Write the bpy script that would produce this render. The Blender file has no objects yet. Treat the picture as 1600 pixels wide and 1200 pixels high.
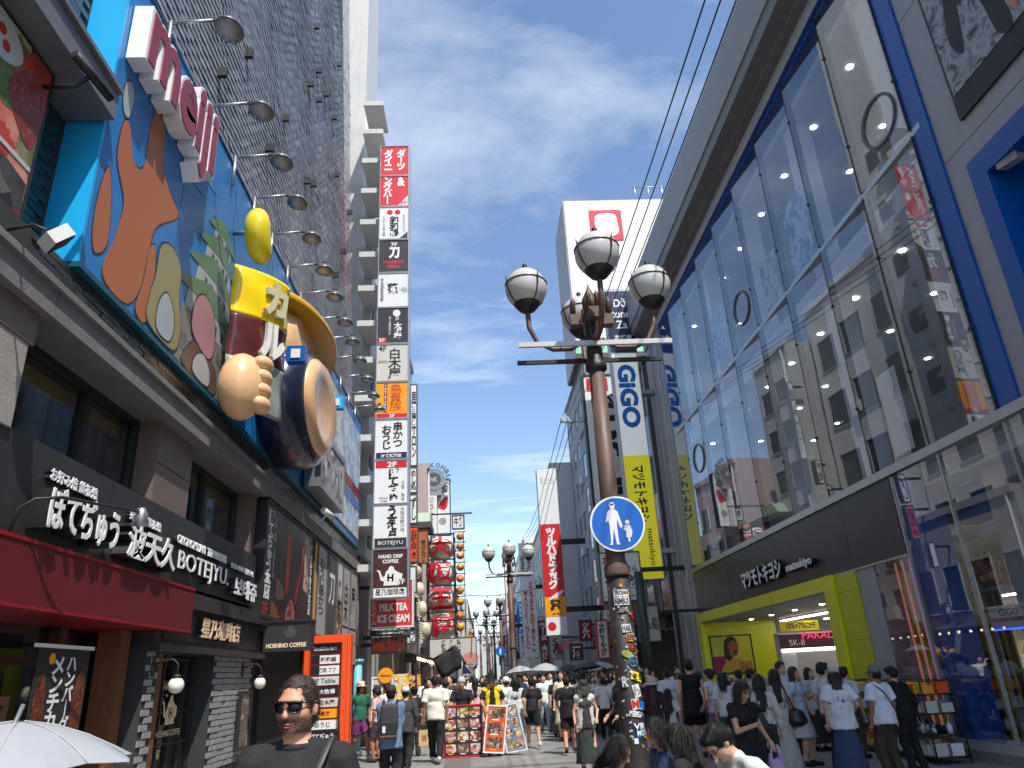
import bpy, bmesh, math, random
import numpy as np
from mathutils import Vector, Matrix
sc = bpy.context.scene
random.seed(7)

# ------------------------------------------------------------------ camera
CAM_F, CAM_Z = 1140.0, 1.68
CAM_R = np.array([[0.9981208, 0.03371879, -0.05116551],
                  [-0.03498945, -0.37186463, -0.92762731],
                  [-0.05030512, 0.92767437, -0.36998602]])
cam_data = bpy.data.cameras.new('camera')
cam_data.sensor_width = 36.0
cam_data.lens = CAM_F / 1600.0 * 36.0
cam_data.clip_start = 0.05
cam_data.clip_end = 3000.0
camera = bpy.data.objects.new('camera', cam_data)
sc.collection.objects.link(camera)
camera.matrix_world = Matrix.Translation((0, 0, CAM_Z)) @ Matrix(CAM_R.tolist()).to_4x4()
sc.camera = camera

# ------------------------------------------------------------------ sky, sun, exposure
SUN = Vector((0.25, -0.46, 0.85)).normalized()
world = bpy.data.worlds.new('World')
sc.world = world
world.use_nodes = True
wt = world.node_tree
for n in list(wt.nodes):
    wt.nodes.remove(n)
def wn(t, **k):
    n = wt.nodes.new(t)
    for a, b in k.items():
        setattr(n, a, b)
    return n
def wmath(op, a, b=None, clamp=False):
    n = wn('ShaderNodeMath', operation=op, use_clamp=clamp)
    for i, v in enumerate((a, b)):
        if v is None:
            continue
        if hasattr(v, 'links'):
            wt.links.new(v, n.inputs[i])
        else:
            n.inputs[i].default_value = v
    return n.outputs[0]
sky = wn('ShaderNodeTexSky', sky_type='NISHITA', sun_disc=False)
sky.sun_elevation = math.asin(SUN.z)
sky.sun_rotation = math.atan2(SUN.x, SUN.y)
sky.altitude = 20.0
sky.air_density = 1.0
sky.dust_density = 0.6
sky.ozone_density = 2.2
tcn = wn('ShaderNodeTexCoord')
sep = wn('ShaderNodeSeparateXYZ')
wt.links.new(tcn.outputs['Generated'], sep.inputs[0])
zc = wmath('MAXIMUM', sep.outputs[2], 0.04)
comb = wn('ShaderNodeCombineXYZ')
wt.links.new(wmath('DIVIDE', sep.outputs[0], zc), comb.inputs[0])
wt.links.new(wmath('DIVIDE', sep.outputs[1], zc), comb.inputs[1])
mp = wn('ShaderNodeMapping')
mp.inputs['Rotation'].default_value = (0, 0, math.radians(-28))
mp.inputs['Scale'].default_value = (0.7, 1.2, 1.0)
mp.inputs['Location'].default_value = (3.3, 1.55, 0.0)
wt.links.new(comb.outputs[0], mp.inputs[0])
nz1 = wn('ShaderNodeTexNoise')
nz1.inputs['Scale'].default_value = 1.25
nz1.inputs['Detail'].default_value = 10.0
nz1.inputs['Roughness'].default_value = 0.62
nz1.inputs['Distortion'].default_value = 0.35
wt.links.new(mp.outputs[0], nz1.inputs['Vector'])
nz2 = wn('ShaderNodeTexNoise')
nz2.inputs['Scale'].default_value = 0.55
nz2.inputs['Detail'].default_value = 3.0
wt.links.new(mp.outputs[0], nz2.inputs['Vector'])
cl = wmath('ADD', wmath('MULTIPLY', nz1.outputs[0], 0.62), wmath('MULTIPLY', nz2.outputs[0], 0.42))
ramp = wn('ShaderNodeValToRGB')
ramp.color_ramp.elements[0].position = 0.53
ramp.color_ramp.elements[0].color = (0, 0, 0, 1)
ramp.color_ramp.elements[1].position = 0.86
ramp.color_ramp.elements[1].color = (1, 1, 1, 1)
wt.links.new(cl, ramp.inputs[0])
mixc = wn('ShaderNodeMixRGB')
mixc.inputs[2].default_value = (7.4, 7.6, 7.9, 1)
wt.links.new(wmath('MULTIPLY', ramp.outputs[0], 0.8), mixc.inputs[0])
wt.links.new(sky.outputs[0], mixc.inputs[1])
bgn = wn('ShaderNodeBackground')
bgn.inputs[1].default_value = 0.15
wt.links.new(mixc.outputs[0], bgn.inputs[0])
wo = wn('ShaderNodeOutputWorld')
wt.links.new(bgn.outputs[0], wo.inputs[0])

sun_data = bpy.data.lights.new('sun', 'SUN')
sun_data.energy = 3.6
sun_data.angle = math.radians(0.55)
sun_data.color = (1.0, 0.955, 0.885)
sun = bpy.data.objects.new('sun', sun_data)
sc.collection.objects.link(sun)
sun.rotation_euler = (-SUN).to_track_quat('-Z', 'Y').to_euler()
sun.location = (0, 0, 60)

sc.view_settings.view_transform = 'Standard'
sc.view_settings.look = 'None'
sc.view_settings.exposure = 0.6
sc.view_settings.gamma = 1.0
sc.view_settings.use_curve_mapping = False
sc.cycles.use_denoising = True
sc.cycles.max_bounces = 8
sc.cycles.transparent_max_bounces = 12

# ------------------------------------------------------------------ measuring
def ray(px, py):
    return CAM_R @ np.array([(px - 800.0) / CAM_F, -(py - 600.0) / CAM_F, -1.0])
def at(px, py, X=None, Y=None, Z=None):
    """where a point of the photograph lies on a known plane of the street"""
    d = ray(px, py)
    t = X / d[0] if X is not None else (Y / d[1] if Y is not None else (Z - CAM_Z) / d[2])
    return Vector((d[0] * t, d[1] * t, CAM_Z + d[2] * t))

# ------------------------------------------------------------------ materials
MATS = {}
def lin(c):
    return tuple(((v / 255.0) / 12.92 if v / 255.0 <= 0.04045 else ((v / 255.0 + 0.055) / 1.055) ** 2.4) for v in c)
def node_mat(name):
    m = bpy.data.materials.new(name)
    m.use_nodes = True
    nt = m.node_tree
    return m, nt, nt.nodes['Principled BSDF']
def mat(name, col, rough=0.6, metal=0.0, var=0.12, vs=3.0, bump=0.0, bs=40.0, emit=0.0, streak=0.0, spec=0.5, coat=0.0, stretch=(1, 1, 1)):
    """plain material: base colour with uneven wear, fine relief, optional rain streaks"""
    if name in MATS:
        return MATS[name]
    m, nt, b = node_mat(name)
    b.inputs['Roughness'].default_value = rough
    b.inputs['Metallic'].default_value = metal
    b.inputs['Specular IOR Level'].default_value = spec
    b.inputs['Coat Weight'].default_value = coat
    tc = nt.nodes.new('ShaderNodeTexCoord')
    base = (*col, 1)
    mpn = nt.nodes.new('ShaderNodeMapping')
    mpn.inputs['Scale'].default_value = stretch
    nt.links.new(tc.outputs['Object'], mpn.inputs[0])
    out = None
    if var > 0:
        nz = nt.nodes.new('ShaderNodeTexNoise')
        nz.inputs['Scale'].default_value = vs
        nz.inputs['Detail'].default_value = 6
        nz.inputs['Roughness'].default_value = 0.65
        nt.links.new(mpn.outputs[0], nz.inputs['Vector'])
        mx = nt.nodes.new('ShaderNodeMixRGB')
        mx.inputs[1].default_value = (*[min(1, c * (1 - var * 1.5)) for c in col], 1)
        mx.inputs[2].default_value = (*[min(1, c * (1 + var)) for c in col], 1)
        nt.links.new(nz.outputs[0], mx.inputs[0])
        out = mx.outputs[0]
        rr = nt.nodes.new('ShaderNodeMapRange')
        rr.inputs['To Min'].default_value = max(0.02, rough - 0.12)
        rr.inputs['To Max'].default_value = min(1, rough + 0.12)
        nt.links.new(nz.outputs[0], rr.inputs[0])
        nt.links.new(rr.outputs[0], b.inputs['Roughness'])
    if streak > 0:
        ms = nt.nodes.new('ShaderNodeMapping')
        ms.inputs['Scale'].default_value = (6, 6, 0.35)
        nt.links.new(tc.outputs['Object'], ms.inputs[0])
        n2 = nt.nodes.new('ShaderNodeTexNoise')
        n2.inputs['Scale'].default_value = 1.6
        n2.inputs['Detail'].default_value = 5
        nt.links.new(ms.outputs[0], n2.inputs['Vector'])
        cr = nt.nodes.new('ShaderNodeValToRGB')
        cr.color_ramp.elements[0].position = 0.53
        cr.color_ramp.elements[1].position = 0.75
        nt.links.new(n2.outputs[0], cr.inputs[0])
        mf = nt.nodes.new('ShaderNodeMath')
        mf.operation = 'MULTIPLY'
        mf.inputs[1].default_value = streak
        nt.links.new(cr.outputs[0], mf.inputs[0])
        m2 = nt.nodes.new('ShaderNodeMixRGB')
        nt.links.new(mf.outputs[0], m2.inputs[0])
        if out:
            nt.links.new(out, m2.inputs[1])
        else:
            m2.inputs[1].default_value = base
        m2.inputs[2].default_value = (*[c * 0.45 for c in col], 1)
        out = m2.outputs[0]
    if out:
        nt.links.new(out, b.inputs['Base Color'])
    else:
        b.inputs['Base Color'].default_value = base
    if bump > 0:
        n3 = nt.nodes.new('ShaderNodeTexNoise')
        n3.inputs['Scale'].default_value = bs
        n3.inputs['Detail'].default_value = 4
        nt.links.new(mpn.outputs[0], n3.inputs['Vector'])
        bp = nt.nodes.new('ShaderNodeBump')
        bp.inputs['Strength'].default_value = bump
        bp.inputs['Distance'].default_value = 0.02
        nt.links.new(n3.outputs[0], bp.inputs['Height'])
        nt.links.new(bp.outputs[0], b.inputs['Normal'])
    if emit > 0:
        b.inputs['Emission Color'].default_value = base
        b.inputs['Emission Strength'].default_value = emit
    MATS[name] = m
    return m
def print_mat(name, cols, scale=6.0, detail=4.0, rough=0.45, kind='NOISE', emit=0.0, distort=0.6):
    """a printed picture: patches of the given colours"""
    if name in MATS:
        return MATS[name]
    m, nt, b = node_mat(name)
    b.inputs['Roughness'].default_value = rough
    tc = nt.nodes.new('ShaderNodeTexCoord')
    if kind == 'CELL':
        t = nt.nodes.new('ShaderNodeTexVoronoi')
        t.inputs['Scale'].default_value = scale
        nz = nt.nodes.new('ShaderNodeTexNoise')
        nz.inputs['Scale'].default_value = scale * 1.3
        nz.inputs['Detail'].default_value = 4
        nt.links.new(tc.outputs['Object'], nz.inputs['Vector'])
        va = nt.nodes.new('ShaderNodeVectorMath')
        va.operation = 'MULTIPLY_ADD'
        va.inputs[1].default_value = (distort / scale,) * 3
        nt.links.new(nz.outputs['Color'], va.inputs[0])
        nt.links.new(tc.outputs['Object'], va.inputs[2])
        nt.links.new(va.outputs[0], t.inputs['Vector'])
        sx = nt.nodes.new('ShaderNodeSeparateColor')
        nt.links.new(t.outputs['Color'], sx.inputs[0])
        n2 = nt.nodes.new('ShaderNodeMath')
        n2.operation = 'MULTIPLY_ADD'
        n2.inputs[1].default_value = 0.22
        nt.links.new(nz.outputs[0], n2.inputs[0])
        nt.links.new(sx.outputs[0], n2.inputs[2])
        n3 = nt.nodes.new('ShaderNodeMath')
        n3.operation = 'FRACT'
        nt.links.new(n2.outputs[0], n3.inputs[0])
        src = n3.outputs[0]
    else:
        t = nt.nodes.new('ShaderNodeTexNoise')
        t.inputs['Scale'].default_value = scale
        t.inputs['Detail'].default_value = detail
        t.inputs['Distortion'].default_value = distort
        nt.links.new(tc.outputs['Object'], t.inputs['Vector'])
        mr = nt.nodes.new('ShaderNodeMapRange')
        mr.inputs['From Min'].default_value = 0.3
        mr.inputs['From Max'].default_value = 0.7
        nt.links.new(t.outputs[0], mr.inputs[0])
        src = mr.outputs[0]
    cr = nt.nodes.new('ShaderNodeValToRGB')
    e = cr.color_ramp.elements
    k = len(cols)
    while len(e) < k:
        e.new(0.5)
    for i, c in enumerate(cols):
        e[i].position = i / max(1, k - 1)
        e[i].color = (*lin(c), 1)
    nt.links.new(src, cr.inputs[0])
    nt.links.new(cr.outputs[0], b.inputs['Base Color'])
    if emit > 0:
        nt.links.new(cr.outputs[0], b.inputs['Emission Color'])
        b.inputs['Emission Strength'].default_value = emit
    MATS[name] = m
    return m
def glass_mat(name, tint=(0.75, 0.8, 0.82), ior=1.75, wob=0.0, refl=(1, 1, 1)):
    """one thin sheet of window glass: clear, with the mirror image that grows at a slant"""
    if name in MATS:
        return MATS[name]
    m = bpy.data.materials.new(name)
    m.use_nodes = True
    nt = m.node_tree
    for n in list(nt.nodes):
        nt.nodes.remove(n)
    o = nt.nodes.new('ShaderNodeOutputMaterial')
    mx = nt.nodes.new('ShaderNodeMixShader')
    tr = nt.nodes.new('ShaderNodeBsdfTransparent')
    tr.inputs[0].default_value = (*tint, 1)
    gl = nt.nodes.new('ShaderNodeBsdfGlossy')
    gl.inputs['Roughness'].default_value = 0.004
    gl.inputs[0].default_value = (*refl, 1)
    fr = nt.nodes.new('ShaderNodeFresnel')
    # same mirror strength whichever side of the sheet a ray meets
    ge = nt.nodes.new('ShaderNodeNewGeometry')
    mi = nt.nodes.new('ShaderNodeMapRange')
    mi.inputs['To Min'].default_value = ior
    mi.inputs['To Max'].default_value = 1.0 / ior
    nt.links.new(ge.outputs['Backfacing'], mi.inputs[0])
    nt.links.new(mi.outputs[0], fr.inputs[0])
    if wob > 0:
        tc = nt.nodes.new('ShaderNodeTexCoord')
        nz = nt.nodes.new('ShaderNodeTexNoise')
        nz.inputs['Scale'].default_value = 0.55
        nz.inputs['Detail'].default_value = 1
        nt.links.new(tc.outputs['Object'], nz.inputs['Vector'])
        bp = nt.nodes.new('ShaderNodeBump')
        bp.inputs['Strength'].default_value = wob
        bp.inputs['Distance'].default_value = 0.05
        nt.links.new(nz.outputs[0], bp.inputs['Height'])
        nt.links.new(bp.outputs[0], gl.inputs['Normal'])
    nt.links.new(fr.outputs[0], mx.inputs[0])
    nt.links.new(tr.outputs[0], mx.inputs[1])
    nt.links.new(gl.outputs[0], mx.inputs[2])
    nt.links.new(mx.outputs[0], o.inputs[0])
    MATS[name] = m
    return m

white = mat('white_paint', (0.74, 0.74, 0.72), 0.5, streak=0.25)
offwhite = mat('offwhite_panel', (0.62, 0.61, 0.58), 0.55, streak=0.35)
sign_white = mat('sign_white', (0.8, 0.8, 0.79), 0.35, var=0.05, streak=0.12)
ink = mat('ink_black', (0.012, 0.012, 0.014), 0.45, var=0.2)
black = mat('black_paint', (0.018, 0.018, 0.02), 0.5, bump=0.1)
charcoal = mat('charcoal_panel', (0.03, 0.03, 0.033), 0.45)
grey = mat('grey_panel', (0.32, 0.325, 0.33), 0.5, streak=0.3)
lightgrey = mat('light_grey_panel', (0.5, 0.505, 0.5), 0.5, streak=0.3)
darkgrey = mat('dark_grey', (0.09, 0.092, 0.095), 0.55)
steel = mat('steel', (0.45, 0.46, 0.47), 0.35, metal=0.8)
iron = mat('dark_iron', (0.03, 0.028, 0.027), 0.5, metal=0.3, bump=0.15)
red = mat('sign_red', lin((205, 30, 40)), 0.4, var=0.06, streak=0.15)
deepred = mat('deep_red', lin((140, 18, 30)), 0.45, var=0.08)
maroon = mat('maroon', lin((128, 40, 55)), 0.4)
orange = mat('orange_paint', lin((236, 84, 28)), 0.4, var=0.06)
amber = mat('amber', lin((244, 160, 20)), 0.4, var=0.05)
yellow = mat('yellow_paint', lin((235, 215, 20)), 0.4, var=0.05)
acid = mat('acid_yellow', lin((222, 222, 30)), 0.35, var=0.05)
blue = mat('cobalt_blue', lin((0, 86, 168)), 0.35, var=0.06)
navy = mat('navy', lin((24, 36, 78)), 0.4)
skyblue = mat('billboard_blue', lin((28, 120, 190)), 0.4, var=0.06)
cyan = mat('billboard_lit_blue', lin((30, 175, 235)), 0.4, var=0.05)
teal = mat('teal_shade_and_trim', lin((8, 84, 108)), 0.45)
gigoblue = mat('logo_blue', lin((20, 120, 200)), 0.4, var=0.05)
brownsign = mat('brown_sign', lin((70, 38, 34)), 0.45, var=0.08)
wood = mat('dark_wood', lin((70, 38, 24)), 0.5, var=0.35, vs=2.5, bump=0.2, stretch=(8, 8, 0.6))
wood2 = mat('mid_wood', lin((120, 74, 42)), 0.5, var=0.35, vs=2.5, bump=0.2, stretch=(8, 8, 0.6))

# ------------------------------------------------------------------ mesh helpers
COL = sc.collection
BASE = {}
def tag(o, label=None, cat=None, group=None, kind=None):
    if label: o['label'] = label
    if cat: o['category'] = cat
    if group: o['group'] = group
    if kind: o['kind'] = kind
    return o
def thing(name, label, cat, loc=(0, 0, 0), group=None):
    o = bpy.data.objects.new(name, None)
    o.empty_display_size = 0.2
    COL.objects.link(o)
    o.location = loc
    BASE[o.name] = Vector(loc)
    return tag(o, label, cat, group)
def put(name, me, parent=None, loc=None):
    o = bpy.data.objects.new(name, me)
    COL.objects.link(o)
    if parent is not None:
        o.parent = parent
        BASE[o.name] = BASE[parent.name]
    else:
        o.location = loc or (0, 0, 0)
        BASE[o.name] = Vector(loc or (0, 0, 0))
    return o
class MB:
    """collects geometry in street coordinates; build() makes ONE mesh object"""
    def __init__(s):
        s.v, s.f, s.mi, s.sm, s.m, s.smooth = [], [], [], [], 0, False
    def add(s, vs, fs):
        b = len(s.v)
        s.v += [tuple(x) for x in vs]
        for f in fs:
            s.f.append(tuple(b + i for i in f))
            s.mi.append(s.m)
            s.sm.append(s.smooth)
        return s
    def box(s, x0, x1, y0, y1, z0, z1):
        vs = [(x, y, z) for z in (z0, z1) for y in (y0, y1) for x in (x0, x1)]
        return s.add(vs, [(0, 2, 3, 1), (4, 5, 7, 6), (0, 1, 5, 4), (2, 6, 7, 3), (0, 4, 6, 2), (1, 3, 7, 5)])
    def hexa(s, p):
        """8 corners: bottom 4 counter-clockwise, top 4"""
        return s.add(p, [(3, 2, 1, 0), (4, 5, 6, 7), (0, 1, 5, 4), (1, 2, 6, 5), (2, 3, 7, 6), (3, 0, 4, 7)])
    def tube(s, pts, rad, n=10, caps=True):
        pts = [Vector(p) for p in pts]
        if not isinstance(rad, (list, tuple)):
            rad = [rad] * len(pts)
        old = s.smooth
        s.smooth = True
        b = len(s.v)
        up = None
        for i, p in enumerate(pts):
            d = (pts[min(i + 1, len(pts) - 1)] - pts[max(i - 1, 0)]).normalized()
            if up is None:
                a = Vector((0, 0, 1)) if abs(d.z) < 0.9 else Vector((1, 0, 0))
                e1 = d.cross(a).normalized()
            else:
                e1 = (up - d * up.dot(d)).normalized()
            up = e1
            e2 = d.cross(e1)
            for k in range(n):
                t = 2 * math.pi * k / n
                s.v.append(tuple(p + (e1 * math.cos(t) + e2 * math.sin(t)) * rad[i]))
        for i in range(len(pts) - 1):
            for k in range(n):
                k2 = (k + 1) % n
                s.f.append((b + i * n + k, b + i * n + k2, b + (i + 1) * n + k2, b + (i + 1) * n + k))
                s.mi.append(s.m); s.sm.append(True)
        if caps:
            s.f.append(tuple(b + k for k in reversed(range(n)))); s.mi.append(s.m); s.sm.append(False)
            e = b + (len(pts) - 1) * n
            s.f.append(tuple(e + k for k in range(n))); s.mi.append(s.m); s.sm.append(False)
        s.smooth = old
        return s
    def lathe(s, c, prof, n=20, axis='Z', sx=1.0, sy=1.0):
        """prof: (radius, height) list round an axis through c"""
        c = Vector(c)
        b = len(s.v)
        for r, h in prof:
            for k in range(n):
                t = 2 * math.pi * k / n
                a, d = r * math.cos(t) * sx, r * math.sin(t) * sy
                s.v.append(tuple(c + (Vector((a, d, h)) if axis == 'Z' else (Vector((a, -h, d)) if axis == 'Y' else Vector((h, a, d))))))
        for i in range(len(prof) - 1):
            for k in range(n):
                k2 = (k + 1) % n
                s.f.append((b + i * n + k, b + i * n + k2, b + (i + 1) * n + k2, b + (i + 1) * n + k))
                s.mi.append(s.m); s.sm.append(True)
        if prof[0][0] > 1e-5:
            s.f.append(tuple(b + k for k in reversed(range(n)))); s.mi.append(s.m); s.sm.append(False)
        if prof[-1][0] > 1e-5:
            e = b + (len(prof) - 1) * n
            s.f.append(tuple(e + k for k in range(n))); s.mi.append(s.m); s.sm.append(False)
        return s
    def ball(s, c, rx, ry=None, rz=None, n=14):
        ry = ry or rx; rz = rz or rx
        pr = [(math.sin(math.pi * i / (n // 2 + 2)), -math.cos(math.pi * i / (n // 2 + 2))) for i in range(n // 2 + 3)]
        b = len(s.v)
        s.lathe((0, 0, 0), pr, n)
        c = Vector(c)
        for i in range(b, len(s.v)):
            x, y, z = s.v[i]
            s.v[i] = (c.x + x * rx, c.y + y * ry, c.z + z * rz)
        return s
    def prism(s, pts, d):
        """pts: planar loop of world points; d: vector of thickness, going away from the viewer"""
        pts = [Vector(p) for p in pts]
        n = len(pts)
        d = Vector(d)
        fs = [tuple(range(n)), tuple(reversed(range(n, 2 * n)))]
        fs += [(i, n + i, n + (i + 1) % n, (i + 1) % n) for i in range(n)]
        return s.add(pts + [p + d for p in pts], fs)
    def build(s, name, mats, parent=None, loc=None, smooth=None):
        off = BASE[parent.name] if parent is not None else Vector(loc or (0, 0, 0))
        me = bpy.data.meshes.new(name)
        me.from_pydata([(x - off.x, y - off.y, z - off.z) for x, y, z in s.v], [], s.f)
        if not isinstance(mats, (list, tuple)):
            mats = [mats]
        for m in mats:
            me.materials.append(m)
        me.polygons.foreach_set('material_index', s.mi)
        me.polygons.foreach_set('use_smooth', s.sm)
        me.update()
        return put(name, me, parent, loc)

TEXT_CACHE = {}
def text_mesh(s, bold, ext, vert, space):
    key = (s, bold, ext, vert, space)
    if key in TEXT_CACHE:
        return TEXT_CACHE[key]
    cu = bpy.data.curves.new('lettering', 'FONT')
    if vert:
        s = s.replace('ー', '｜')
    cu.body = '\n'.join(s) if vert else s
    cu.offset = bold
    cu.resolution_u = 3
    cu.extrude = 0.5 if ext else 0.0
    cu.align_x = 'CENTER' if (vert or '\n' in s) else 'LEFT'
    if vert:
        cu.space_line = space
    o = bpy.data.objects.new('lettering', cu)
    me = bpy.data.meshes.new_from_object(o)
    n = len(me.vertices)
    co = np.zeros(n * 3)
    me.vertices.foreach_get('co', co)
    co = co.reshape(-1, 3)
    fs = [tuple(p.vertices) for p in me.polygons]
    bpy.data.objects.remove(o)
    bpy.data.curves.remove(cu)
    bpy.data.meshes.remove(me)
    if n:
        lo, hi = co.min(0), co.max(0)
        co[:, :2] = (co[:, :2] - lo[:2]) / (hi[:2] - lo[:2])
        ar = (hi[0] - lo[0]) / (hi[1] - lo[1])
    else:
        ar = 1
    TEXT_CACHE[key] = (co, fs, ar)
    return TEXT_CACHE[key]
class Frame:
    """a wall or sign plane: u to the viewer's right, v up, n out of the wall towards the viewer"""
    def __init__(s, o, r, u):
        s.o, s.r, s.u = Vector(o), Vector(r), Vector(u)
        s.n = s.r.cross(s.u)
    def p(s, u, v, n=0.0):
        return s.o + s.r * u + s.u * v + s.n * n
    def mbox(s, mb, u0, u1, v0, v1, n0, n1):
        mb.hexa([s.p(u0, v0, n1), s.p(u1, v0, n1), s.p(u1, v0, n0), s.p(u0, v0, n0),
                 s.p(u0, v1, n1), s.p(u1, v1, n1), s.p(u1, v1, n0), s.p(u0, v1, n0)])
        return mb
    def box(s, name, u0, u1, v0, v1, n0, n1, m, parent=None, loc=None):
        return s.mbox(MB(), u0, u1, v0, v1, n0, n1).build(name, m, parent, loc)
    def rim(s, name, u0, u1, v0, v1, n0, n1, w, m, parent):
        mb = MB()
        s.mbox(mb, u0, u1, v0, v0 + w, n0, n1)
        s.mbox(mb, u0, u1, v1 - w, v1, n0, n1)
        s.mbox(mb, u0, u0 + w, v0 + w, v1 - w, n0, n1)
        s.mbox(mb, u1 - w, u1, v0 + w, v1 - w, n0, n1)
        return mb.build(name, m, parent)
    def poly(s, name, pts, n, d, m, parent):
        return MB().prism([s.p(u, v, n) for u, v in pts], -s.n * d).build(name, m, parent)
    def text(s, t, u0, u1, v0, v1, n, m, parent, ext=0.0, bold=0.0, vert=False, fit=True, space=0.95, name='lettering'):
        co, fs, ar = text_mesh(t, bold, ext > 0, vert, space)
        if not len(co):
            return None
        w, h = u1 - u0, v1 - v0
        if not fit:
            if w / h > ar:
                c = (u0 + u1) / 2; w = h * ar; u0 = c - w / 2
            else:
                c = (v0 + v1) / 2; h = w / ar; v0 = c - h / 2
        mb = MB()
        mb.add([s.p(u0 + x * w, v0 + y * h, n + (z + 0.5) * ext) for x, y, z in co], fs)
        return mb.build(name, m, parent)
    def disc(s, name, u, v, r, n, d, m, parent, k=32, ry=None):
        ry = ry or r
        return s.poly(name, [(u + r * math.cos(2 * math.pi * i / k), v + ry * math.sin(2 * math.pi * i / k)) for i in range(k)], n, d, m, parent)
    def blob(s, name, pts, n, d, m, parent, sub=5):
        """smooth closed outline through the points"""
        k = len(pts)
        out = []
        for i in range(k):
            p0, p1, p2, p3 = (Vector(pts[(i + j - 1) % k]) for j in range(4))
            for q in range(sub):
                t = q / sub
                a = 0.5 * ((2 * p1) + (p2 - p0) * t + (2 * p0 - 5 * p1 + 4 * p2 - p3) * t * t + (3 * p1 - p0 - 3 * p2 + p3) * t ** 3)
                out.append((a.x, a.y))
        return s.poly(name, out, n, d, m, parent)
def front(Y):
    return Frame((0, Y, 0), (1, 0, 0), (0, 0, 1))
LW = Frame((-3.5, 0, 0), (0, 1, 0), (0, 0, 1))      # left row of fronts: u = distance down the street
RW = Frame((8.0, 0, 0), (0, -1, 0), (0, 0, 1))      # right row of fronts: u = minus distance
def copy_tree(o, parent=None, loc=None):
    c = o.copy()
    COL.objects.link(c)
    c.parent = parent
    if loc is not None:
        c.location = loc
    BASE[c.name] = BASE.get(o.name, Vector())
    for ch in list(o.children):
        copy_tree(ch, c)
    return c
def rect(x0, y0, x1, y1, Y):
    """a sign seen face-on in the photograph between two corners, standing at distance Y"""
    a, b, c, d = at(x0, y0, Y=Y), at(x1, y0, Y=Y), at(x0, y1, Y=Y), at(x1, y1, Y=Y)
    return ((a.x + c.x) / 2, (b.x + d.x) / 2, (c.z + d.z) / 2, (a.z + b.z) / 2)
def board(name, label, cat, F, u0, u1, v0, v1, face, frame=None, depth=0.25, rimw=0.04, group=None, parts=True):
    """a box sign: cabinet, face panel and rim"""
    t = thing(name, label, cat, F.p((u0 + u1) / 2, v0, -depth / 2), group)
    F.box('cabinet', u0, u1, v0, v1, -depth, -0.012, frame or darkgrey, t)
    F.box('face_panel', u0 + rimw, u1 - rimw, v0 + rimw, v1 - rimw, -0.0118, 0.0, face, t)
    if rimw > 0:
        F.rim('rim', u0, u1, v0, v1, -0.0119, 0.02, rimw, frame or darkgrey, t)
    return t

# ------------------------------------------------------------------ ground and street
asphalt = mat('asphalt_ground', (0.11, 0.11, 0.11), 0.85, var=0.2, vs=0.7, bump=0.3, bs=90)
def paving_material():
    m, nt, b = node_mat('street_paving')
    tc = nt.nodes.new('ShaderNodeTexCoord')
    br = nt.nodes.new('ShaderNodeTexBrick')
    br.inputs['Scale'].default_value = 1.0
    br.inputs['Brick Width'].default_value = 0.6
    br.inputs['Row Height'].default_value = 0.3
    br.inputs['Mortar Size'].default_value = 0.006
    br.inputs['Color1'].default_value = (0.235, 0.232, 0.222, 1)
    br.inputs['Color2'].default_value = (0.27, 0.266, 0.256, 1)
    br.inputs['Mortar'].default_value = (0.13, 0.128, 0.122, 1)
    nt.links.new(tc.outputs['Object'], br.inputs['Vector'])
    n1 = nt.nodes.new('ShaderNodeTexNoise')
    n1.inputs['Scale'].default_value = 0.8
    n1.inputs['Detail'].default_value = 8
    n1.inputs['Roughness'].default_value = 0.7
    nt.links.new(tc.outputs['Object'], n1.inputs['Vector'])
    cr = nt.nodes.new('ShaderNodeValToRGB')
    cr.color_ramp.elements[0].position = 0.32
    cr.color_ramp.elements[0].color = (0.62, 0.61, 0.6, 1)
    cr.color_ramp.elements[1].position = 0.62
    cr.color_ramp.elements[1].color = (1.05, 1.05, 1.05, 1)
    nt.links.new(n1.outputs[0], cr.inputs[0])
    mx = nt.nodes.new('ShaderNodeMixRGB')
    mx.blend_type = 'MULTIPLY'
    mx.inputs[0].default_value = 1.0
    nt.links.new(br.outputs[0], mx.inputs[1])
    nt.links.new(cr.outputs[0], mx.inputs[2])
    # worn spots of trodden gum and oil
    vo = nt.nodes.new('ShaderNodeTexVoronoi')
    vo.inputs['Scale'].default_value = 2.2
    nt.links.new(tc.outputs['Object'], vo.inputs['Vector'])
    c2 = nt.nodes.new('ShaderNodeValToRGB')
    c2.color_ramp.elements[0].position = 0.05
    c2.color_ramp.elements[0].color = (0.55, 0.55, 0.55, 1)
    c2.color_ramp.elements[1].position = 0.075
    nt.links.new(vo.outputs['Distance'], c2.inputs[0])
    m2 = nt.nodes.new('ShaderNodeMixRGB')
    m2.blend_type = 'MULTIPLY'
    m2.inputs[0].default_value = 1.0
    nt.links.new(mx.outputs[0], m2.inputs[1])
    nt.links.new(c2.outputs[0], m2.inputs[2])
    nt.links.new(m2.outputs[0], b.inputs['Base Color'])
    b.inputs['Roughness'].default_value = 0.72
    bp = nt.nodes.new('ShaderNodeBump')
    bp.inputs['Strength'].default_value = 0.25
    n2 = nt.nodes.new('ShaderNodeTexNoise')
    n2.inputs['Scale'].default_value = 60
    nt.links.new(tc.outputs['Object'], n2.inputs['Vector'])
    nt.links.new(n2.outputs[0], bp.inputs['Height'])
    nt.links.new(bp.outputs[0], b.inputs['Normal'])
    return m
paving = paving_material()
tag(MB().box(-400, 400, -120, 1200, -0.5, 0.0).build('ground', asphalt), kind='structure')
tag(MB().box(-3.5, 8.0, -12, 320, 0.0005, 0.004).build('street', paving), kind='structure')
band = mat('paving_band_stone', (0.15, 0.135, 0.12), 0.75, var=0.25, bump=0.2)
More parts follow.
